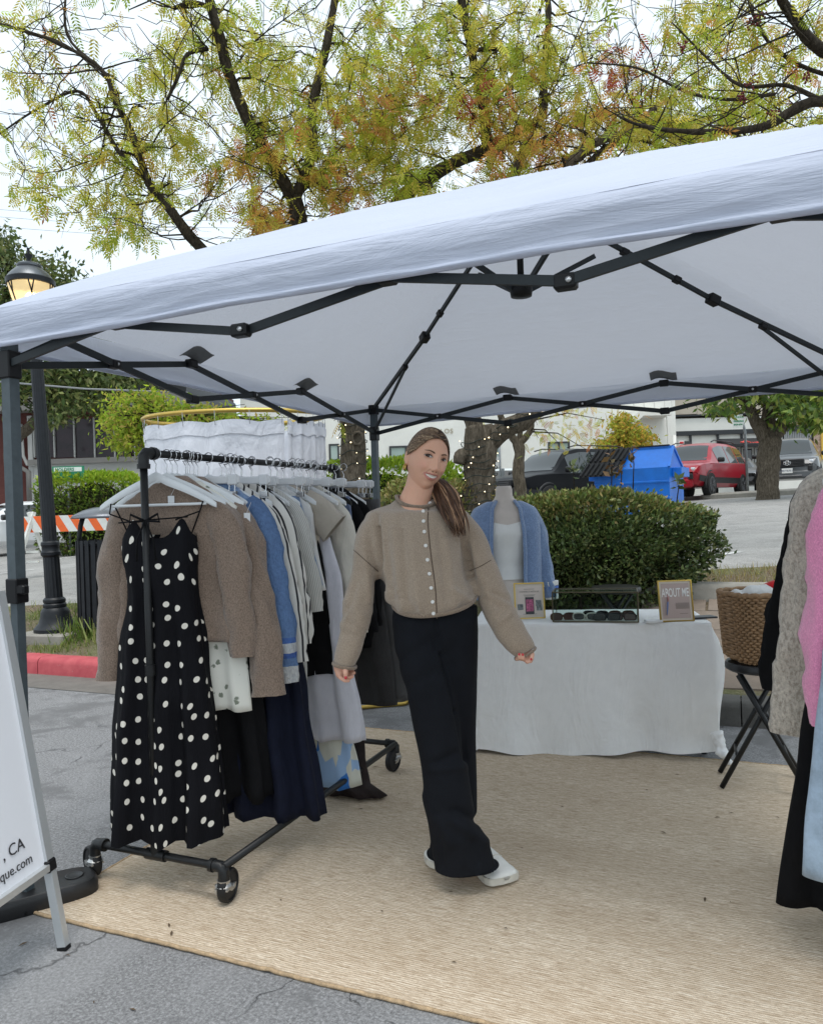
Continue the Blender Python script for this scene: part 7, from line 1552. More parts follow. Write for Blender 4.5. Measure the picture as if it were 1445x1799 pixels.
# ================================================================== SANDWICH BOARD
F0 = Vector((-2.072, 1.837, 0)); e = Vector((.212, -.977, 0)); nn = Vector((.977, .212, 0)); M_alu = plain('satin_aluminium', (.58, .60, .61), .35, .55, var=.05); M_poster = plain('white_poster', (.80, .81, .85), .45)
SB = thing('sandwich_board', 'white sandwich board sign in a silver snap frame at the left edge', 'sign', tuple(F0 + e * .32 - nn * .17))
def sp(a, h, o=0.0): return F0 + e * a + nn * (-.17 * h + o) + Vector((0, 0, h))
upb = (nn * -.17 + Vector((0, 0, 1))).normalized(); nf = e.cross(upb).normalized(); nf = nf if nf.dot(nn) > 0 else -nf
Wd = .62; Hb, Ht = .262, 1.18
for a in (0.012, Wd - .012):
    MB().bar(sp(a, .008), sp(a, Hb + .02), .024, .03, nf).build('leg', M_alu, SB, smooth=False); MB().bar(sp(a, Hb), sp(a, Ht), .034, .022, nf).build('frame_rail', M_alu, SB, smooth=False); MB().bar(sp(a, 0), sp(a, .012), .027, .033, nf).build('foot', M_joint, SB, smooth=False)
    MB().bar(sp(a, .008) - nn * .40, sp(a, Ht) - nn * .025, .024, .024, nf).build('rear_leg', M_alu, SB, smooth=False)
for h in (Hb + .012, Ht): MB().bar(sp(.03, h), sp(Wd - .03, h), .034, .022, Vector((0, 0, 1))).build('frame_rail', M_alu, SB, smooth=False)
for a in (.012, Wd - .012): MB().bbox(sp(a, Hb + .012, .002), (.042, .03, .042), .006, Matrix((e, nf, upb)).transposed()).build('corner_clip', M_joint if a < .3 else M_alu, SB, smooth=False)
m = MB(); m.add([sp(.025, Hb + .02, .0), sp(Wd - .025, Hb + .02, .0), sp(Wd - .025, Ht, .0), sp(.025, Ht, .0)] + [sp(.025, Hb + .02, -.006), sp(Wd - .025, Hb + .02, -.006), sp(Wd - .025, Ht, -.006), sp(.025, Ht, -.006)], [(0, 1, 2, 3), (7, 6, 5, 4)]); PO = m.build('poster', M_poster, SB, smooth=False)
M_tx = plain('poster_ink', (.03, .03, .035), .6)
def sign_M(a, h): return basis(sp(a, h, .003), tuple(-e), tuple(upb), tuple(nf))
place_text('lettering', ', CA', .052, sign_M(.20, .372), M_tx, PO, extrude=.0004); place_text('lettering', 'ique.com', .042, sign_M(.235, .318), M_tx, PO, extrude=.0004)

# ================================================================== THE WOMAN
from mathutils.bvhtree import BVHTree
from mathutils.kdtree import KDTree
DPZ = 2.85
foot = G(800, 1545)
PE = thing('person', 'smiling woman in a taupe cardigan, wide black trousers and white shoes, arms held out', 'person', (foot.x, foot.y, 0))
def sil(rows, n=40, nr=40, e=.9):
    """rings through left/right outline pixels: (uL, vL, uR, vR, depth shift, half depth, front drop)"""
    out = []
    for r in spline(rows, nr):
        a = Dp(r[0], r[1], DPZ + r[4]); b = Dp(r[2], r[3], DPZ + r[4]); c = (a + b) / 2; w = (b - a) / 2; ring = []
        for k in range(n):
            t = 2 * math.pi * k / n; ct, st = math.cos(t), math.sin(t); ct = math.copysign(abs(ct) ** e, ct); st = math.copysign(abs(st) ** e, st)
            p = c + w * ct + CF * (r[5] * st); p.z -= r[6] * max(0, -math.sin(t)); ring.append(tuple(p))
        out.append(ring)
    return out
def crease(me, fn):
    co = get_co(me); no = get_no(me); d = np.array([fn(Vector(c)) for c in co]); set_co(me, co + no * d[:, None]); return me
def cam_uv(p):
    q = Vector(p) - EYE; x, y, z = CR.dot(q), CF.dot(q), q.z; c, s = math.cos(ROLL), math.sin(ROLL); a, b = x / y * FPX, -z / y * FPX
    return PW / 2 + a * c + b * s, PH / 2 - a * s + b * c
# ---- cardigan
m = MB()
m.rings(sil([(698, 873, 764, 877, .005, .062, .036), (692, 878, 772, 882, .005, .069, .034), (682, 885, 784, 887, 0, .080, .024), (660, 893, 806, 893, 0, .092, .010), (643, 906, 824, 904, 0, .105, 0), (642, 935, 830, 932, -.005, .12, 0), (652, 970, 822, 970, -.01, .132, 0), (660, 1000, 822, 1000, -.01, .138, 0), (664, 1022, 830, 1020, -.01, .142, 0), (668, 1040, 838, 1036, -.01, .145, .010), (676, 1053, 841, 1040, -.01, .142, .026), (690, 1060, 836, 1041, -.01, .13, .050)], 56, 60))
m.rings(sil([(655, 898, 705, 905, 0, .07, 0), (632, 925, 672, 935, 0, .066, 0), (622, 962, 664, 972, -.01, .062, 0), (613, 1010, 661, 1012, -.015, .06, 0), (605, 1050, 656, 1056, -.02, .058, 0), (598, 1090, 648, 1100, -.03, .054, 0), (591, 1130, 635, 1140, -.04, .048, 0), (586, 1163, 624, 1170, -.045, .044, 0)], 32, 40))
m.rings(sil([(768, 905, 818, 898, 0, .07, 0), (800, 945, 849, 934, 0, .066, 0), (812, 983, 864, 972, -.01, .062, 0), (823, 1018, 878, 1007, -.015, .06, 0), (838, 1054, 892, 1040, -.02, .058, 0), (851, 1086, 907, 1073, -.03, .054, 0), (868, 1112, 921, 1101, -.035, .048, 0), (887, 1138, 933, 1122, -.045, .042, 0), (904, 1156, 939, 1136, -.05, .036, 0)], 32, 40))
cm = remesh(m, .005, 2)
def cfold(p):
    u, v = cam_uv(p); d = .006 * mnoise.noise(Vector((u * .012, v * .03, 1))) + .005 * mnoise.noise(Vector((u * .03 + v * .02, v * .012, 5)))
    for (u0, v0, u1, v1, w, a) in ((662, 922, 668, 1042, 5, -.026), (692, 925, 702, 1050, 8, .007), (706, 930, 716, 1060, 6, -.007), (727, 960, 738, 1075, 9, .006), (783, 945, 800, 1055, 8, .007), (772, 950, 786, 1060, 6, -.006), (640, 960, 650, 1060, 6, .007), (842, 1000, 868, 1080, 7, .007), (625, 1000, 612, 1100, 7, -.006), (615, 1060, 600, 1085, 5, -.007), (606, 1090, 640, 1110, 5, -.007), (862, 1040, 905, 1060, 5, -.007), (880, 1090, 900, 1075, 5, .006), (678, 950, 690, 1055, 8, -.010), (813, 922, 826, 1002, 5, -.026), (806, 950, 830, 1030, 9, -.008), (700, 1040, 730, 1075, 8, -.007), (838, 1040, 800, 1078, 8, -.010), (790, 1035, 822, 1052, 7, .009), (610, 1060, 640, 1085, 7, .006), (600, 1110, 632, 1120, 6, -.006), (850, 1050, 880, 1070, 7, -.006), (640, 1000, 622, 1040, 8, -.006), (735, 1055, 745, 1085, 7, .006), (664, 990, 690, 1030, 6, .006)):
        ax, ay = u1 - u0, v1 - v0; l2 = ax * ax + ay * ay; t = max(-.15, min(1.15, ((u - u0) * ax + (v - v0) * ay) / l2)); dd = math.hypot(u - u0 - ax * t, v - v0 - ay * t); d += a * math.exp(-(dd / w) ** 2) * (1 if 0 <= t <= 1 else .5)
    return d
crease(cm, cfold); M_wool = knit('oat_marl_wool', lin(163, 145, 126), lin(138, 121, 105), 420, .35, .5)
CARD = link('cardigan', cm, M_wool, PE)
def bvh_of(o):
    me = o.data; M = ORG[o.name]; return BVHTree.FromPolygons([M @ v.co for v in me.vertices], [tuple(p.vertices) for p in me.polygons])
BV = bvh_of(CARD)
def hit(u, v, off=.002, bv=None):
    r = ray(u, v).normalized(); h, n, i, d = (bv or BV).ray_cast(EYE, r)
    return (h - r * off) if h is not None else Dp(u, v, DPZ - .12)
M_woold = knit('oat_wool_edge', lin(140, 122, 104), lin(104, 88, 74), 330, .3, .4); M_wools = plain('wool_seam', lin(92, 76, 64), .95)
M_btn = plain('pearl_button', (.72, .70, .66), .25)
for (u, v) in ((755, 884), (743, 898), (743.5, 915.5), (745, 934), (747.5, 958.5), (750.5, 983.5), (754, 1008), (757, 1033), (759.5, 1057.5), (761, 1078)):
    c = hit(u, v, .003); d = (EYE - c).normalized(); x, y = frame_of(d); m = MB()
    for rr, zz in ((.0, 0.0), (.0062, 0.0), (.0066, .0015), (.0055, .003), (.003, .0022), (0, .0022)): pass
    pr = [(.0066, -.004), (.0068, .001), (.0056, .0026), (.003, .0016), (0.0001, .0016)]; n = 12; vs = [c + x * (r_ * math.cos(2 * math.pi * k / n)) + y * (r_ * math.sin(2 * math.pi * k / n)) + d * z_ for r_, z_ in pr for k in range(n)]; m.add(vs, [(i * n + k, i * n + (k + 1) % n, (i + 1) * n + (k + 1) % n, (i + 1) * n + k) for i in range(len(pr) - 1) for k in range(n)]); m.build('button', M_btn, CARD)
MB().tube([hit(u, v, .0005) for u, v in spline([(752, 893), (751, 915), (753, 940), (756, 970), (760, 1000), (764, 1030), (766, 1060), (767, 1087)], 40)], .0022, 5, flat=.6).build('placket_edge', M_wools, CARD)
for pts in ([(621, 966), (640, 983), (664, 1004)], [(827, 1002), (845, 994), (862, 984)]): MB().tube([hit(u, v, .0004) for u, v in spline(pts, 14)], .0016, 5).build('shoulder_seam', M_wools, CARD)
def ring_tube(row, r, name, k0=0, k1=40, mat=None, lift=0.0):
    g = sil([row, row], 40, 1)[0]; MB().tube([Vector(p) + Vector((0, 0, lift)) for p in g], r, 8, closed=True).build(name, mat or M_woold, CARD)
ring_tube((585.5, 1165, 624.5, 1172, -.045, .045, 0), .0065, 'rolled_cuff'); ring_tube((905, 1158, 939.5, 1137.5, -.05, .037, 0), .005, 'rolled_cuff'); ring_tube((690, 1059, 836, 1040, -.01, .131, .048), .0085, 'rolled_hem')
ng = sil([(696, 872, 766, 876, .005, .065, .036)] * 2, 60, 1)[0]; MB().tube([Vector(p) for k, p in enumerate(ng)], .0075, 8, closed=True).build('rolled_collar', M_woold, CARD)
# ---- trousers
m = MB()
m.rings(sil([(690, 1066, 838, 1062, 0, .115, 0), (688, 1090, 839, 1090, 0, .125, 0), (691, 1115, 840, 1115, 0, .118, 0), (700, 1145, 836, 1145, 0, .09, 0), (715, 1160, 820, 1160, 0, .05, 0)], 48, 20))
m.rings(sil([(689, 1085, 778, 1085, -.01, .11, 0), (693, 1140, 790, 1140, -.02, .112, 0), (704, 1185, 799, 1185, -.03, .105, 0), (716, 1222, 804, 1222, -.035, .10, 0), (728, 1285, 812, 1285, -.04, .095, 0), (737, 1335, 819, 1335, -.045, .095, 0), (746, 1400, 829, 1400, -.05, .098, 0), (752, 1445, 840, 1445, -.055, .105, 0), (757, 1485, 857, 1478, -.06, .095, 0), (763, 1524, 868, 1512, -.065, .085, 0), (766, 1556, 878, 1544, -.07, .082, 0)], 48, 50))
m.rings(sil([(756, 1085, 838, 1085, .0, .115, 0), (762, 1140, 840, 1130, .005, .11, 0), (768, 1200, 837, 1200, .025, .10, 0), (772, 1280, 836, 1280, .055, .09, 0), (772, 1350, 837, 1350, .075, .085, 0), (764, 1425, 838, 1425, .09, .09, 0), (753, 1500, 837, 1488, .095, .09, 0), (749, 1530, 838, 1518, .10, .092, 0)], 40, 44))
pm = remesh(m, .0065, 3)
co = get_co(pm)                                        # cut both hems level
for i, c in enumerate(co):
    u, v = cam_uv(c); dpt = CF.dot(Vector(c))
    hz = Dp(815, 1521, DPZ - .065).z + .045 * (CR.dot(Vector(c)) - CR.dot(Dp(815, 1521, DPZ))) + .05 * (dpt - DPZ + .065) * 0 if dpt < DPZ + .03 else Dp(790, 1500, DPZ + .09).z
    if c[2] < hz: co[i, 2] = hz
set_co(pm, co)
def pfold(p):
    u, v = cam_uv(p); d = .005 * mnoise.noise(Vector((u * .035, v * .008, 2)))
    for (u0, v0, u1, v1, w, a) in ((700, 1160, 770, 1120, 10, -.006), (720, 1200, 790, 1170, 10, -.005), (770, 1340, 800, 1325, 9, -.012), (758, 1352, 812, 1348, 7, .008), (745, 1400, 790, 1480, 12, .010), (790, 1440, 850, 1478, 9, .012), (800, 1425, 838, 1440, 8, -.014), (770, 1430, 776, 1520, 9, -.008), (830, 1480, 838, 1515, 8, -.008), (764, 1090, 766, 1140, 5, -.006), (808, 1480, 812, 1518, 8, .007), (725, 1230, 750, 1330, 10, .006), (776, 1150, 801, 1250, 4, -.014), (801, 1250, 818, 1335, 4, -.014), (766, 1080, 775, 1150, 4, -.006)):
        ax, ay = u1 - u0, v1 - v0; t = max(0, min(1, ((u - u0) * ax + (v - v0) * ay) / (ax * ax + ay * ay))); d += a * math.exp(-(math.hypot(u - u0 - ax * t, v - v0 - ay * t) / w) ** 2)
    return d
crease(pm, pfold)
link('trousers', pm, cloth('black_ponte_knit', (.0075, .0085, .0115), .15, 300, wr=.12, sheen=.0, rough=.95), PE)
# ---- shoes
M_shoe = plain('white_leather', (.72, .71, .67), .5, var=.05, scale=20, bump=.1, bscale=60); M_sole = plain('off_white_sole', (.60, .57, .50), .6, var=.1, scale=30)
def shoe(toe, d, name='shoe', wk=1.0):
    d = Vector((d.x, d.y, 0)).normalized(); s = Vector((-d.y, d.x, 0)); L = .265; z0 = .014
    st = [(0, .006, .05), (.015, .028, .075), (.06, .036, .088), (.3, .037, .086), (.5, .042, .078), (.68, .049, .062), (.84, .052, .05), (.94, .048, .042), (.985, .036, .034), (1, .012, .026)]
    rings = []; so = []
    for t, w, h in lerp_rows(st, 40):
        c = toe - d * (L * (1 - t)); w *= wk; ring = []; lift = .008 * max(0, t - .75) * 4
        for k in range(24):
            a = 2 * math.pi * k / 24; ca_, sa_ = math.cos(a), math.sin(a); y = w * math.copysign(abs(ca_) ** .7, ca_); z = z0 + .022 + lift + (h - .022) * max(0, sa_) ** .8 if sa_ > 0 else z0 + .022 + lift + .01 * sa_
            ring.append(tuple(c + s * y + Vector((0, 0, z))))
        rings.append(ring); ring = []
        for y, z in ((-1.05, 0), (1.05, 0), (1.1, .012), (1.06, .026), (-1.06, .026), (-1.1, .012)): ring.append(tuple(c + s * (w * y + .002 * y) + Vector((0, 0, z0 + lift + z))))
        so.append(ring)
    m = MB(); m.rings(rings); o = m.build(name, M_shoe, PE); MB().rings(so).build('sole', M_sole, o, auto=40)
    pts = [toe - d * (L * .30) + s * y + Vector((0, 0, z0 + .083 - 12 * y * y)) for y in (-.03, -.018, 0, .018, .03)]; MB().tube(pts, .0022, 5).build('stitched_strap', M_sole, o)
tdir = G(878, 1560) - G(832, 1522); shoe(G(890, 1563), tdir, wk=1.2)
shoe(G(748, 1531) + CF * .02, -CR * .8 - CF * .25)
# ---- body: one continuous surface
HC = Dp(750, 809, DPZ); HR = Matrix.Rotation(R(16), 3, 'Y') @ Matrix.Rotation(R(21), 3, 'Z') @ Matrix.Rotation(R(2), 3, 'X'); B3 = Matrix((CR, CF, (0, 0, 1))).transposed()
HM = Matrix.Translation(HC) @ (B3 @ HR).to_4x4(); HMi = HM.inverted()
def gs(x, z, cx, cz, sx, sz): return math.exp(-((x - cx) / sx) ** 2 - ((z - cz) / sz) ** 2)
def mouth_z(x): return -.0545 + 6.5 * x * x
def head_verts():
    bm = bmesh.new(); bmesh.ops.create_icosphere(bm, subdivisions=6, radius=1.0); out = []
    for v in bm.verts:
        x, y, z = v.co; X_, Y_, Z_ = x * .0725, y * .096, z * .118
        if Z_ < 0:
            t = -Z_ / .118; X_ *= 1 - .20 * t ** 1.3 - .12 * t ** 4
            if Y_ < 0: Y_ *= 1 - .06 * t
            else: Y_ *= 1 - .50 * t ** 1.2
        else: Y_ += .010 * (Z_ / .118)
        f = max(0, min(1, (-Y_ - .02) / .05)); f = f * f * (3 - 2 * f); a = abs(X_); d = 0
        d += .019 * gs(X_, Z_, 0, -.026, .0115, .0115) + .012 * gs(X_, Z_, 0, -.006, .0085, .020) + .004 * gs(X_, Z_, 0, .018, .010, .016) + .0075 * gs(a, Z_, .0125, -.030, .0065, .0065)
        d -= .0105 * gs(a, Z_, .031, .013, .0155, .0095); d += .0045 * gs(a, Z_, .030, .034, .022, .008)
        d += .0105 * gs(a, Z_, .039, -.027, .016, .014) - .004 * gs(a, Z_, .033, -.046, .006, .014)
        d += .0075 * gs(X_, Z_, 0, -.054, .026, .020); mz = mouth_z(X_); d += .0036 * gs(X_, Z_ - mz, 0, .0075, .022, .0035) + .0048 * gs(X_, Z_ - mz, 0, -.0105, .018, .0042)
        if a < .0265: hmo = 1 - (a / .0265) ** 2; d -= .0055 * math.exp(-((Z_ - mz + .0015) / (.0052 * math.sqrt(max(hmo, .02)))) ** 4) * (hmo > 0)
        d += .0095 * gs(X_, Z_, 0, -.098, .019, .017) - .0035 * gs(X_, Z_, 0, -.077, .022, .007); d += .003 * gs(X_, Z_, 0, .07, .04, .03)
        Y_ -= d * f; v.co = (X_, Y_, Z_)
    return bm
hb = head_verts(); hb.verts.index_update()
HV = np.array([tuple(v.co) for v in hb.verts]); kd = KDTree(len(HV))
for i, c in enumerate(HV): kd.insert((c[0], 0 if c[1] < -.005 else 5, c[2]), i)
kd.balance()
def fy(x, z):
    s = w = 0
    for co, i, d in kd.find_n((x, 0, z), 5): k = 1 / (d + .0004); s += HV[i][1] * k; w += k
    return s / w
m = MB(); m.add([HM @ v.co for v in hb.verts], [[v.index for v in f.verts] for f in hb.faces])
for s in (-1, 1):
    m.ico(HM @ Vector((s * .0735, .014, -.004)), 1, 3, (.009, .017, .030), B3 @ HR @ Matrix.Rotation(s * -.35, 3, 'Z')); m.ico(HM @ Vector((s * .073, .010, -.026)), 1, 2, (.007, .010, .012), B3 @ HR)
nb0 = HM @ Vector((0, .018, -.055)); nb1 = Dp(728, 882, DPZ + .012); nb2 = Dp(729, 905, DPZ + .01)
m.tube([nb0, (nb0 + nb1) / 2 + CR * .004, nb1, nb2], [.052, .053, .062, .092], 24)
def atr(rows, rs, n=14): return [Vector((Dp((r[0] + r[2]) / 2, (r[1] + r[3]) / 2, DPZ + r[4]))) for r in rows]
ch = Dp(730, 915, DPZ)
m.rings(sil([(712, 886, 750, 886, .01, .045, 0), (690, 896, 775, 896, .01, .062, 0), (680, 910, 786, 908, .01, .062, 0), (694, 960, 786, 960, 0, .075, 0), (700, 1030, 812, 1030, 0, .085, 0), (700, 1090, 828, 1090, 0, .10, 0), (706, 1140, 830, 1140, 0, .09, 0)], 28, 24))
m.tube([Dp(684, 918, DPZ), Dp(645, 968, DPZ), Dp(632, 1030, DPZ - .02), Dp(620, 1090, DPZ - .03), Dp(609, 1145, DPZ - .04), Dp(604, 1172, DPZ - .045)], [.036, .028, .028, .028, .026, .024], 16)
m.tube([Dp(782, 916, DPZ), Dp(836, 968, DPZ), Dp(860, 1028, DPZ - .02), Dp(880, 1078, DPZ - .03), Dp(908, 1128, DPZ - .045), Dp(922, 1146, DPZ - .05)], [.036, .028, .028, .028, .026, .023], 16)
m.tube([Dp(740, 1110, DPZ), Dp(760, 1290, DPZ - .04), Dp(800, 1500, DPZ - .05), G(828, 1530) + Vector((0, 0, .07))], [.075, .055, .035, .032], 14); m.tube([Dp(800, 1110, DPZ + .03), Dp(805, 1290, DPZ + .07), Dp(795, 1490, DPZ + .09), G(772, 1528) + CF * .05 + Vector((0, 0, .07))], [.075, .055, .035, .032], 14)
# hands: palm plus five jointed fingers
def chain(pts, r): m.tube([Dp(u, v, DPZ + d) for u, v, d in pts], r, 10); m.ico(Dp(*pts[-1][:2], DPZ + pts[-1][2]), r[-1], 2)
m.ico(Dp(600, 1172, DPZ - .047), 1, 3, (.030, .020, .036), RYAW); m.ico(Dp(597, 1182, DPZ - .050), 1, 3, (.018, .017, .026), RYAW @ Matrix.Rotation(-.25, 3, 'Y'))
chain([(596, 1184, -.058), (599, 1191, -.066), (606, 1195.5, -.074), (612, 1196, -.074)], [.0095, .009, .0082, .0065])
chain([(600, 1183, -.045), (607, 1191, -.046), (614, 1191, -.054), (619, 1188.5, -.058)], [.0095, .009, .0082, .0065])
chain([(602, 1180, -.035), (611, 1186, -.032), (618, 1184.5, -.042), (622, 1182, -.048)], [.009, .0085, .0078, .0062])
chain([(604, 1176, -.028), (612, 1180, -.022), (617, 1178.5, -.03), (620.5, 1176.5, -.036)], [.008, .0075, .0068, .0056])
chain([(603, 1167, -.062), (606, 1174, -.084), (607, 1183, -.092), (607, 1191, -.090)], [.0115, .0105, .0095, .0078])
m.ico(Dp(921, 1146, DPZ - .055), 1, 3, (.032, .020, .022), RYAW @ Matrix.Rotation(.6, 3, 'Y'))
chain([(918, 1150, -.062), (914, 1157.5, -.072), (911.5, 1155, -.086), (911.5, 1149.5, -.088)], [.0092, .0088, .008, .0065])
chain([(923, 1151, -.064), (920, 1159, -.076), (918, 1156, -.090), (917.5, 1150, -.092)], [.0095, .009, .0082, .0066])
chain([(914, 1149, -.055), (909, 1156, -.062), (907.5, 1158, -.072), (910, 1157, -.08)], [.008, .0076, .007, .0058])
chain([(928, 1150, -.06), (927, 1158, -.072), (925, 1163.5, -.078), (926, 1163, -.084)], [.0095, .009, .0082, .007])
chain([(932, 1144, -.066), (934, 1150, -.080), (933, 1157, -.084), (931.5, 1162, -.080)], [.0105, .0095, .0085, .007])
bme = remesh(m, .0027, 2)
co = get_co(bme); Hi = np.array(HMi); loc = co @ Hi[:3, :3].T + Hi[:3, 3]
skin = np.array((.72, .405, .275)); cols = np.tile(skin, (len(co), 1))
near = (np.abs(loc[:, 2]) < .135) & (np.abs(loc[:, 0]) < .09) & (np.abs(loc[:, 1]) < .14)
for i in np.nonzero(near & (loc[:, 1] < -.02))[0]:
    x, y, z = loc[i]; a = abs(x); c = skin.copy(); bl = .8 * gs(a, z, .042, -.022, .017, .015) + .35 * gs(x, z, 0, -.028, .012, .01); c = c * (1 - bl * .35) + np.array((.72, .27, .21)) * bl * .35
    nl = abs(a - (.0165 + .55 * (-.030 - z))) if -.058 < z < -.030 else 1; c = c * (1 - .35 * math.exp(-(nl / .0022) ** 2)) if nl < .01 else c; sh = gs(a, z, .031, .024, .014, .006) * .3; c = c * (1 - sh) + np.array((.34, .17, .12)) * sh; mz = mouth_z(x); q = (x / .0305) ** 2  # crease shade of the smile lines put into the skin colour
    if q < 1:
        up, lo = .0088 * (1 - q) ** .6 + .0012 - .0012 * math.exp(-(x / .004) ** 2), -.0165 * (1 - q) ** .6
        if lo < z - mz < up:
            c = np.array((.56, .22, .18))
            if a < .0235 and -.0062 * (1 - (a / .0235) ** 2) < z - mz < .0035 * (1 - (a / .0235) ** 2): c = np.array((.10, .02, .02))
    cols[i] = c
hand = (loc[:, 2] < -.4); cols[hand] = np.array((.70, .39, .28))
set_color(bme, cols)
t = NT('skin'); t.set(Roughness=.5); t.b.inputs['Specular IOR Level'].default_value = .35; at = t.node('ShaderNodeVertexColor', layer_name='Col'); nz = t.noise(t.obj_co(), 60, 4, .7); t.l.new(t.mix(t.ramp(nz, [(.3, (.14,) * 3), (.7, (0,) * 3)]), at.outputs['Color'], (.55, .28, .19)), t.b.inputs['Base Color']); t.b.inputs['Subsurface Weight'].default_value = .12; t.b.inputs['Subsurface Radius'].default_value = (.012, .005, .003); t.b.inputs['Subsurface Scale'].default_value = 1.0; t.bump(t.noise(t.obj_co(), 420, 2), .06, .002)
BODY = link('body', bme, t.m, PE)
# ---- face details laid on the surface
def fpatch(name, fn, nu, nv, mat, parent, wrap=True):
    """fn(a, b) -> (x, z, lift): a little surface just proud of the face"""
    m = MB()
    def g(a, b): x, z, l = fn(a, b); return HM @ Vector((x, fy(x, z) - l, z))
    m.grid(g, nu, nv); return m.build(name, mat, parent)
M_teeth = plain('teeth', (.86, .80, .70), .35, spec=.2); M_eyew = plain('eye_white', (.50, .46, .43), .3, spec=.2); M_iris = plain('brown_iris', (.035, .018, .010), .3, spec=.2); M_pup = plain('pupil', (.004, .004, .004), .3, spec=.2); M_hair_d = plain('brow_hair', (.15, .085, .055), .9, spec=.1); M_lash = plain('eyelash', (.015, .010, .008), .8); M_lid = plain('lid_line', (.30, .14, .10), .6)
def teeth(a, b): x = -.0245 + .0490 * a; k = 1 - (x / .0248) ** 2; mz = mouth_z(x); z = mz - .0066 * k + (.0105 * k) * b; return x, z, .0012 + .0025 * k
TE = fpatch('teeth', teeth, 24, 4, M_teeth, BODY)
for x in (-.0135, -.0085, -.0042, 0, .0042, .0085, .0135): k = 1 - (x / .0225) ** 2; fpatch('tooth_gap', lambda a, b, x=x, k=k: (x + (a - .5) * .0005, mouth_z(x) - .0052 * k + .008 * k * b, .0042), 1, 3, M_lid, TE)
for s in (-1, 1):
    cx, cz = s * .0312, .0135; W_ = .0138
    def up(x): q = min(1, abs(x) / W_); return .0046 * (1 - q ** 2.0) + .0004
    def lo(x): q = min(1, abs(x) / W_); return -.0030 * (1 - q ** 2.4) - .0002
    def eye(a, b): x = -W_ + 2 * W_ * a; z = lo(x) + (up(x) - lo(x)) * b; return cx + x, cz + z + x * s * .05, .0028 + .0038 * (1 - (x / W_) ** 2)
    E_ = fpatch('eye', eye, 16, 6, M_eyew, BODY); ix = -.0034
    def disc(r, l):
        def f(a, b): t_ = 2 * math.pi * a; x = ix + r * b * math.cos(t_); z = .0006 + r * b * math.sin(t_); z = max(lo(x) + .0001, min(up(x) - .0001, z)); return cx + x, cz + z + x * s * .05, l + .0038 * (1 - (x / W_) ** 2)
        return f
    fpatch('iris', disc(.0066, .0033), 20, 3, M_iris, E_); fpatch('pupil', disc(.0034, .0036), 16, 2, M_pup, E_)
    fpatch('catchlight', lambda a, b: (cx + ix + .0016 + .0011 * b * math.cos(6.283 * a), cz + .0024 + .0011 * b * math.sin(6.283 * a), .0080), 10, 1, M_eyew, E_)
    fpatch('upper_lashes', lambda a, b: (cx + (-W_ * 1.06 + 2.12 * W_ * a), cz + up(-W_ + 2 * W_ * a) - .0006 + (.0014 + .0018 * math.sin(a * math.pi)) * b + (-W_ + 2 * W_ * a) * s * .05, .0042 + .0040 * (1 - (2 * a - 1) ** 2)), 16, 2, M_lash, BODY)
    fpatch('lower_lashes', lambda a, b: (cx + (-W_ + 2 * W_ * a), cz + lo(-W_ + 2 * W_ * a) - .0006 * b + (-W_ + 2 * W_ * a) * s * .05, .0036 + .0032 * (1 - (2 * a - 1) ** 2)), 16, 1, M_lid, BODY)
    fpatch('lid_crease', lambda a, b: (cx + (-W_ + 2 * W_ * a), cz + up(-W_ + 2 * W_ * a) * 1.15 + .0026 + .0007 * b, .0012), 14, 1, M_lid, BODY)
    def brow(a, b): x = .0130 + .0350 * a; z = .0290 + .0055 * math.sin(min(1, a * 1.25) * math.pi * .62) - .006 * max(0, a - .55) ** 1.2; th = .0066 * (1 - a) ** .5 * (.35 + .65 * min(1, a * 6 + .3)); return s * x, z + (b - .5) * th, .0010
    fpatch('eyebrow', brow, 20, 3, M_hair_d, BODY)
for s in (-1, 1): fpatch('nostril', lambda a, b: (s * .0068 + .0030 * b * math.cos(6.283 * a), -.0372 + .0016 * b * math.sin(6.283 * a), .0008), 12, 2, plain('nostril_shade', (.16, .06, .045), .8) if s < 0 else bpy.data.materials['nostril_shade'], BODY)
# nails
M_nail = plain('red_nail_polish', (.50, .004, .02), .12, spec=.7)
BVB = bvh_of(BODY)
for (u, v, w, h) in ((607, 1190, 2.6, 3.4), (911.5, 1149.5, 2.1, 2.3), (917.5, 1150, 2.2, 2.4), (932.5, 1158, 1.8, 2.4)):
    c = hit(u, v, .0, BVB); d = (EYE - c).normalized(); x, y = frame_of(d); k = 2.85 / 1330; MB().ico(c, 1, 2, (w * k, h * k, .0018), Matrix((x, y, d)).transposed()).build('nail', M_nail, BODY)
# ---- hair
def hair_mat():
    t = NT('brown_blonde_hair'); t.set(Roughness=.5); t.b.inputs['Specular IOR Level'].default_value = .35; at = t.node('ShaderNodeVertexColor', layer_name='Col'); t.l.new(at.outputs['Color'], t.b.inputs['Base Color']); t.b.inputs['Anisotropic'].default_value = .5; return t.m
M_hair = hair_mat(); HAIR = None
bm = bmesh.new(); bmesh.ops.create_icosphere(bm, subdivisions=5, radius=1.0)
def scalp(d, g=1.0):
    d = Vector(d).normalized(); x, y, z = d; p = Vector((x * .0775 * g, .009 + y * .101 * g, .006 + z * .1185 * g))
    if p.z < 0: p.x *= 1 - .12 * (-p.z / .118); p.y = p.y * (1 - .35 * (-p.z / .118)) if p.y > 0 else p.y
    return p
def yh(z): return -.010 - .056 * max(-.2, min(1.1, (z + .012) / .10)) + max(0, .022 - z) * 1.25
kill = []
for v in bm.verts:
    p = scalp(v.co); 
    if p.y < yh(p.z) or p.z < -.075 or (p.z < -.015 and p.y < .022): kill.append(v)
    v.co = HM @ p
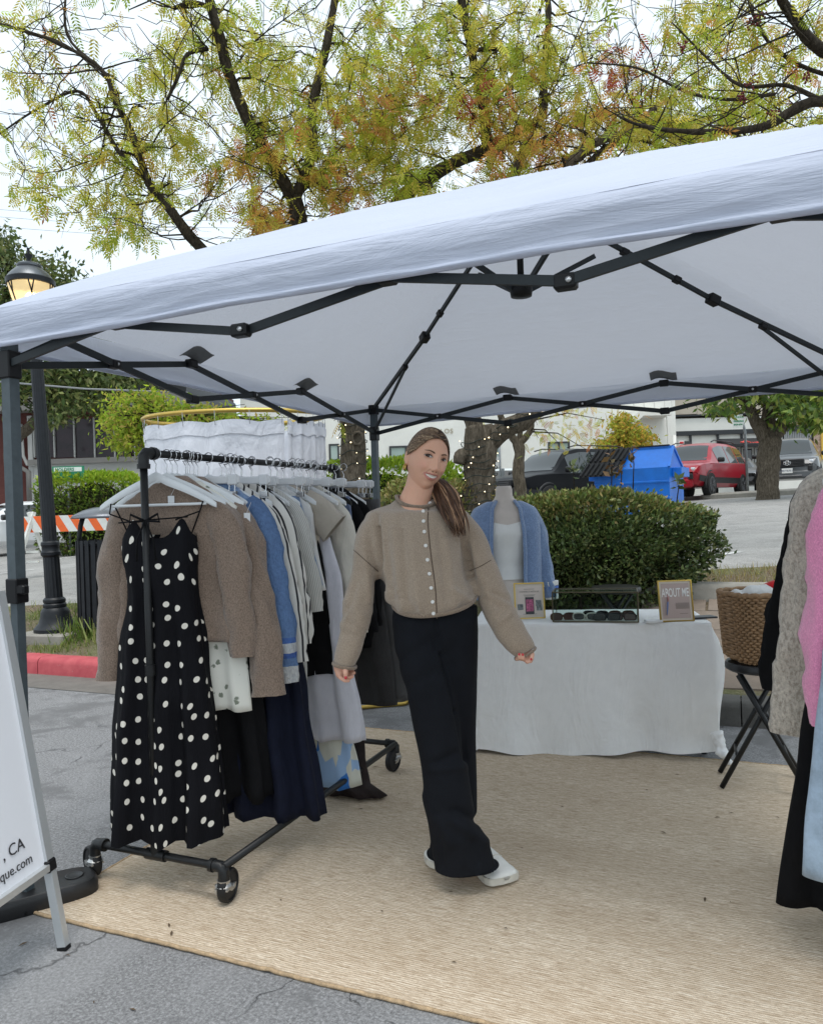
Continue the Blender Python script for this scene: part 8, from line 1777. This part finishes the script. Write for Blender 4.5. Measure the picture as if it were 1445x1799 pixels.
bmesh.ops.delete(bm, geom=kill, context='VERTS'); me = bpy.data.meshes.new('hair'); bm.to_mesh(me); bm.free(); set_color(me, np.tile((.045, .026, .016), (len(me.vertices), 1)))
HAIR = link('hair', me, M_hair, PE)
rh = np.random.default_rng(5); HT = [(.040, .022, .013), (.075, .043, .025), (.15, .092, .053), (.38, .27, .165), (.26, .17, .10)]
def strands(paths, name, r0, blonde):
    m = MB(); cols_ = []
    for P, c in paths:
        n0 = len(m.v); k = len(P); m.tube(P, [r0 * (.30 + .70 * math.sin(math.pi * min(1, .14 + .83 * i / (k - 1))) ** .7) * (1 if i < k - 3 else (.75 if i == k - 3 else (.45 if i == k - 2 else .12))) for i in range(k)], 5); cols_ += [c] * (len(m.v) - n0)
    me = m.mesh(name); set_color(me, np.array(cols_)); o = link(name, me, M_hair, HAIR); o['kind'] = 'stuff'; return o
nape = Vector((.022, .80, -.52)).normalized(); paths = []
for s in (-1, 1):
    for q in range(260):
        t_ = rh.random(); zz = -.010 + .102 * (1 - t_); 
        if q % 3 == 0:                                   # along the parting
            a = rh.random(); d = Vector((.006 + s * .01, -.62 + 1.1 * a, .80 - .05 * a))
        else:
            y_ = yh(zz); d = Vector(((.010 + (s * .0775 - .010) * min(1, t_ ** .62)) / .0775, (y_ - .009) / .101, (zz - .006) / .1185)); d.x = d.x if abs(d.x) > .02 else s * .03
            if zz > .055: d.x = .13 + s * math.sqrt(max(0.0, 1 - d.y ** 2 - d.z ** 2)) if d.y ** 2 + d.z ** 2 < 1 else d.x
        d.normalize(); P = []; wob = rh.normal(0, .02, 2); end = Vector((nape.x + rh.normal(0, .10), nape.y, nape.z + rh.normal(0, .07))).normalized(); mid = Vector((s * .96, .10 + rh.normal(0, .05), .22 + rh.normal(0, .10) + .3 * (zz > .06))).normalized()
        for i in range(15):
            f = i / 14; a1 = d.slerp(mid, f) if d.angle(mid) > .001 else d; a2 = mid.slerp(end, f); a3 = a1.slerp(a2, f); P.append(HM @ scalp(a3, 1.012 + .012 * math.sin(f * math.pi) + rh.normal(0, .0012)))
        c = HT[int(rh.choice(5, p=[.12, .20, .26, .26, .16] if s < 0 else [.34, .30, .22, .05, .09]))]; c = np.array(c) * (1 + rh.normal(0, .12)); paths.append((P, c))
strands(paths, 'combed_strands', .0024, .3)
ctr = spline([(757, 842, .085), (768, 850, .055), (780, 866, -.01), (789, 885, -.085), (796, 908, -.128), (802, 930, -.142), (809, 955, -.146)], 24); paths = []
for q in range(230):
    a = rh.random() * 6.283; rr = math.sqrt(rh.random()); L_ = 1 - .38 * rh.random() ** 1.4; P = []; ph = rh.random() * 6; wv = rh.normal(0, 1.2)
    for i in range(int(22 * L_) + 2):
        f = i / 24; u, v, dd = ctr[min(24, i)]; wid = (10 + 14 * math.sin(min(1, f * 1.5) * math.pi / 2)) * (1 - .62 * max(0, f - .45) / .55); wid *= .95
        uu = u + rr * math.cos(a) * wid + wv * f * 3 + 2.6 * math.sin(f * 8 + ph * .35) * f + 1.2 * math.sin(f * 15 + ph); P.append(Dp(uu, v + rr * math.cos(a) * wid * -.25 + math.sin(a) * 2, DPZ + dd + rr * math.sin(a) * .022 * (1 - .3 * f)))
    tip = rh.choice(5, p=[.30, .32, .24, .06, .08]); c0 = np.array(HT[int(tip)]) * (1 + rh.normal(0, .12)); paths.append((P, c0 * np.array((1.15, 1.0, .95))))
strands(paths, 'ponytail', .0032, .2)
# gold hoop
ec = HM @ Vector((-.0775, .010, -.045)); MB().tube([ec + (B3 @ HR) @ Vector((0, .010 * math.cos(a), .012 * math.sin(a))) for a in [2 * math.pi * k / 18 for k in range(18)]], .0022, 6, closed=True).build('hoop_earring', plain('gold', (.7, .45, .14), .25, 1.0), PE)
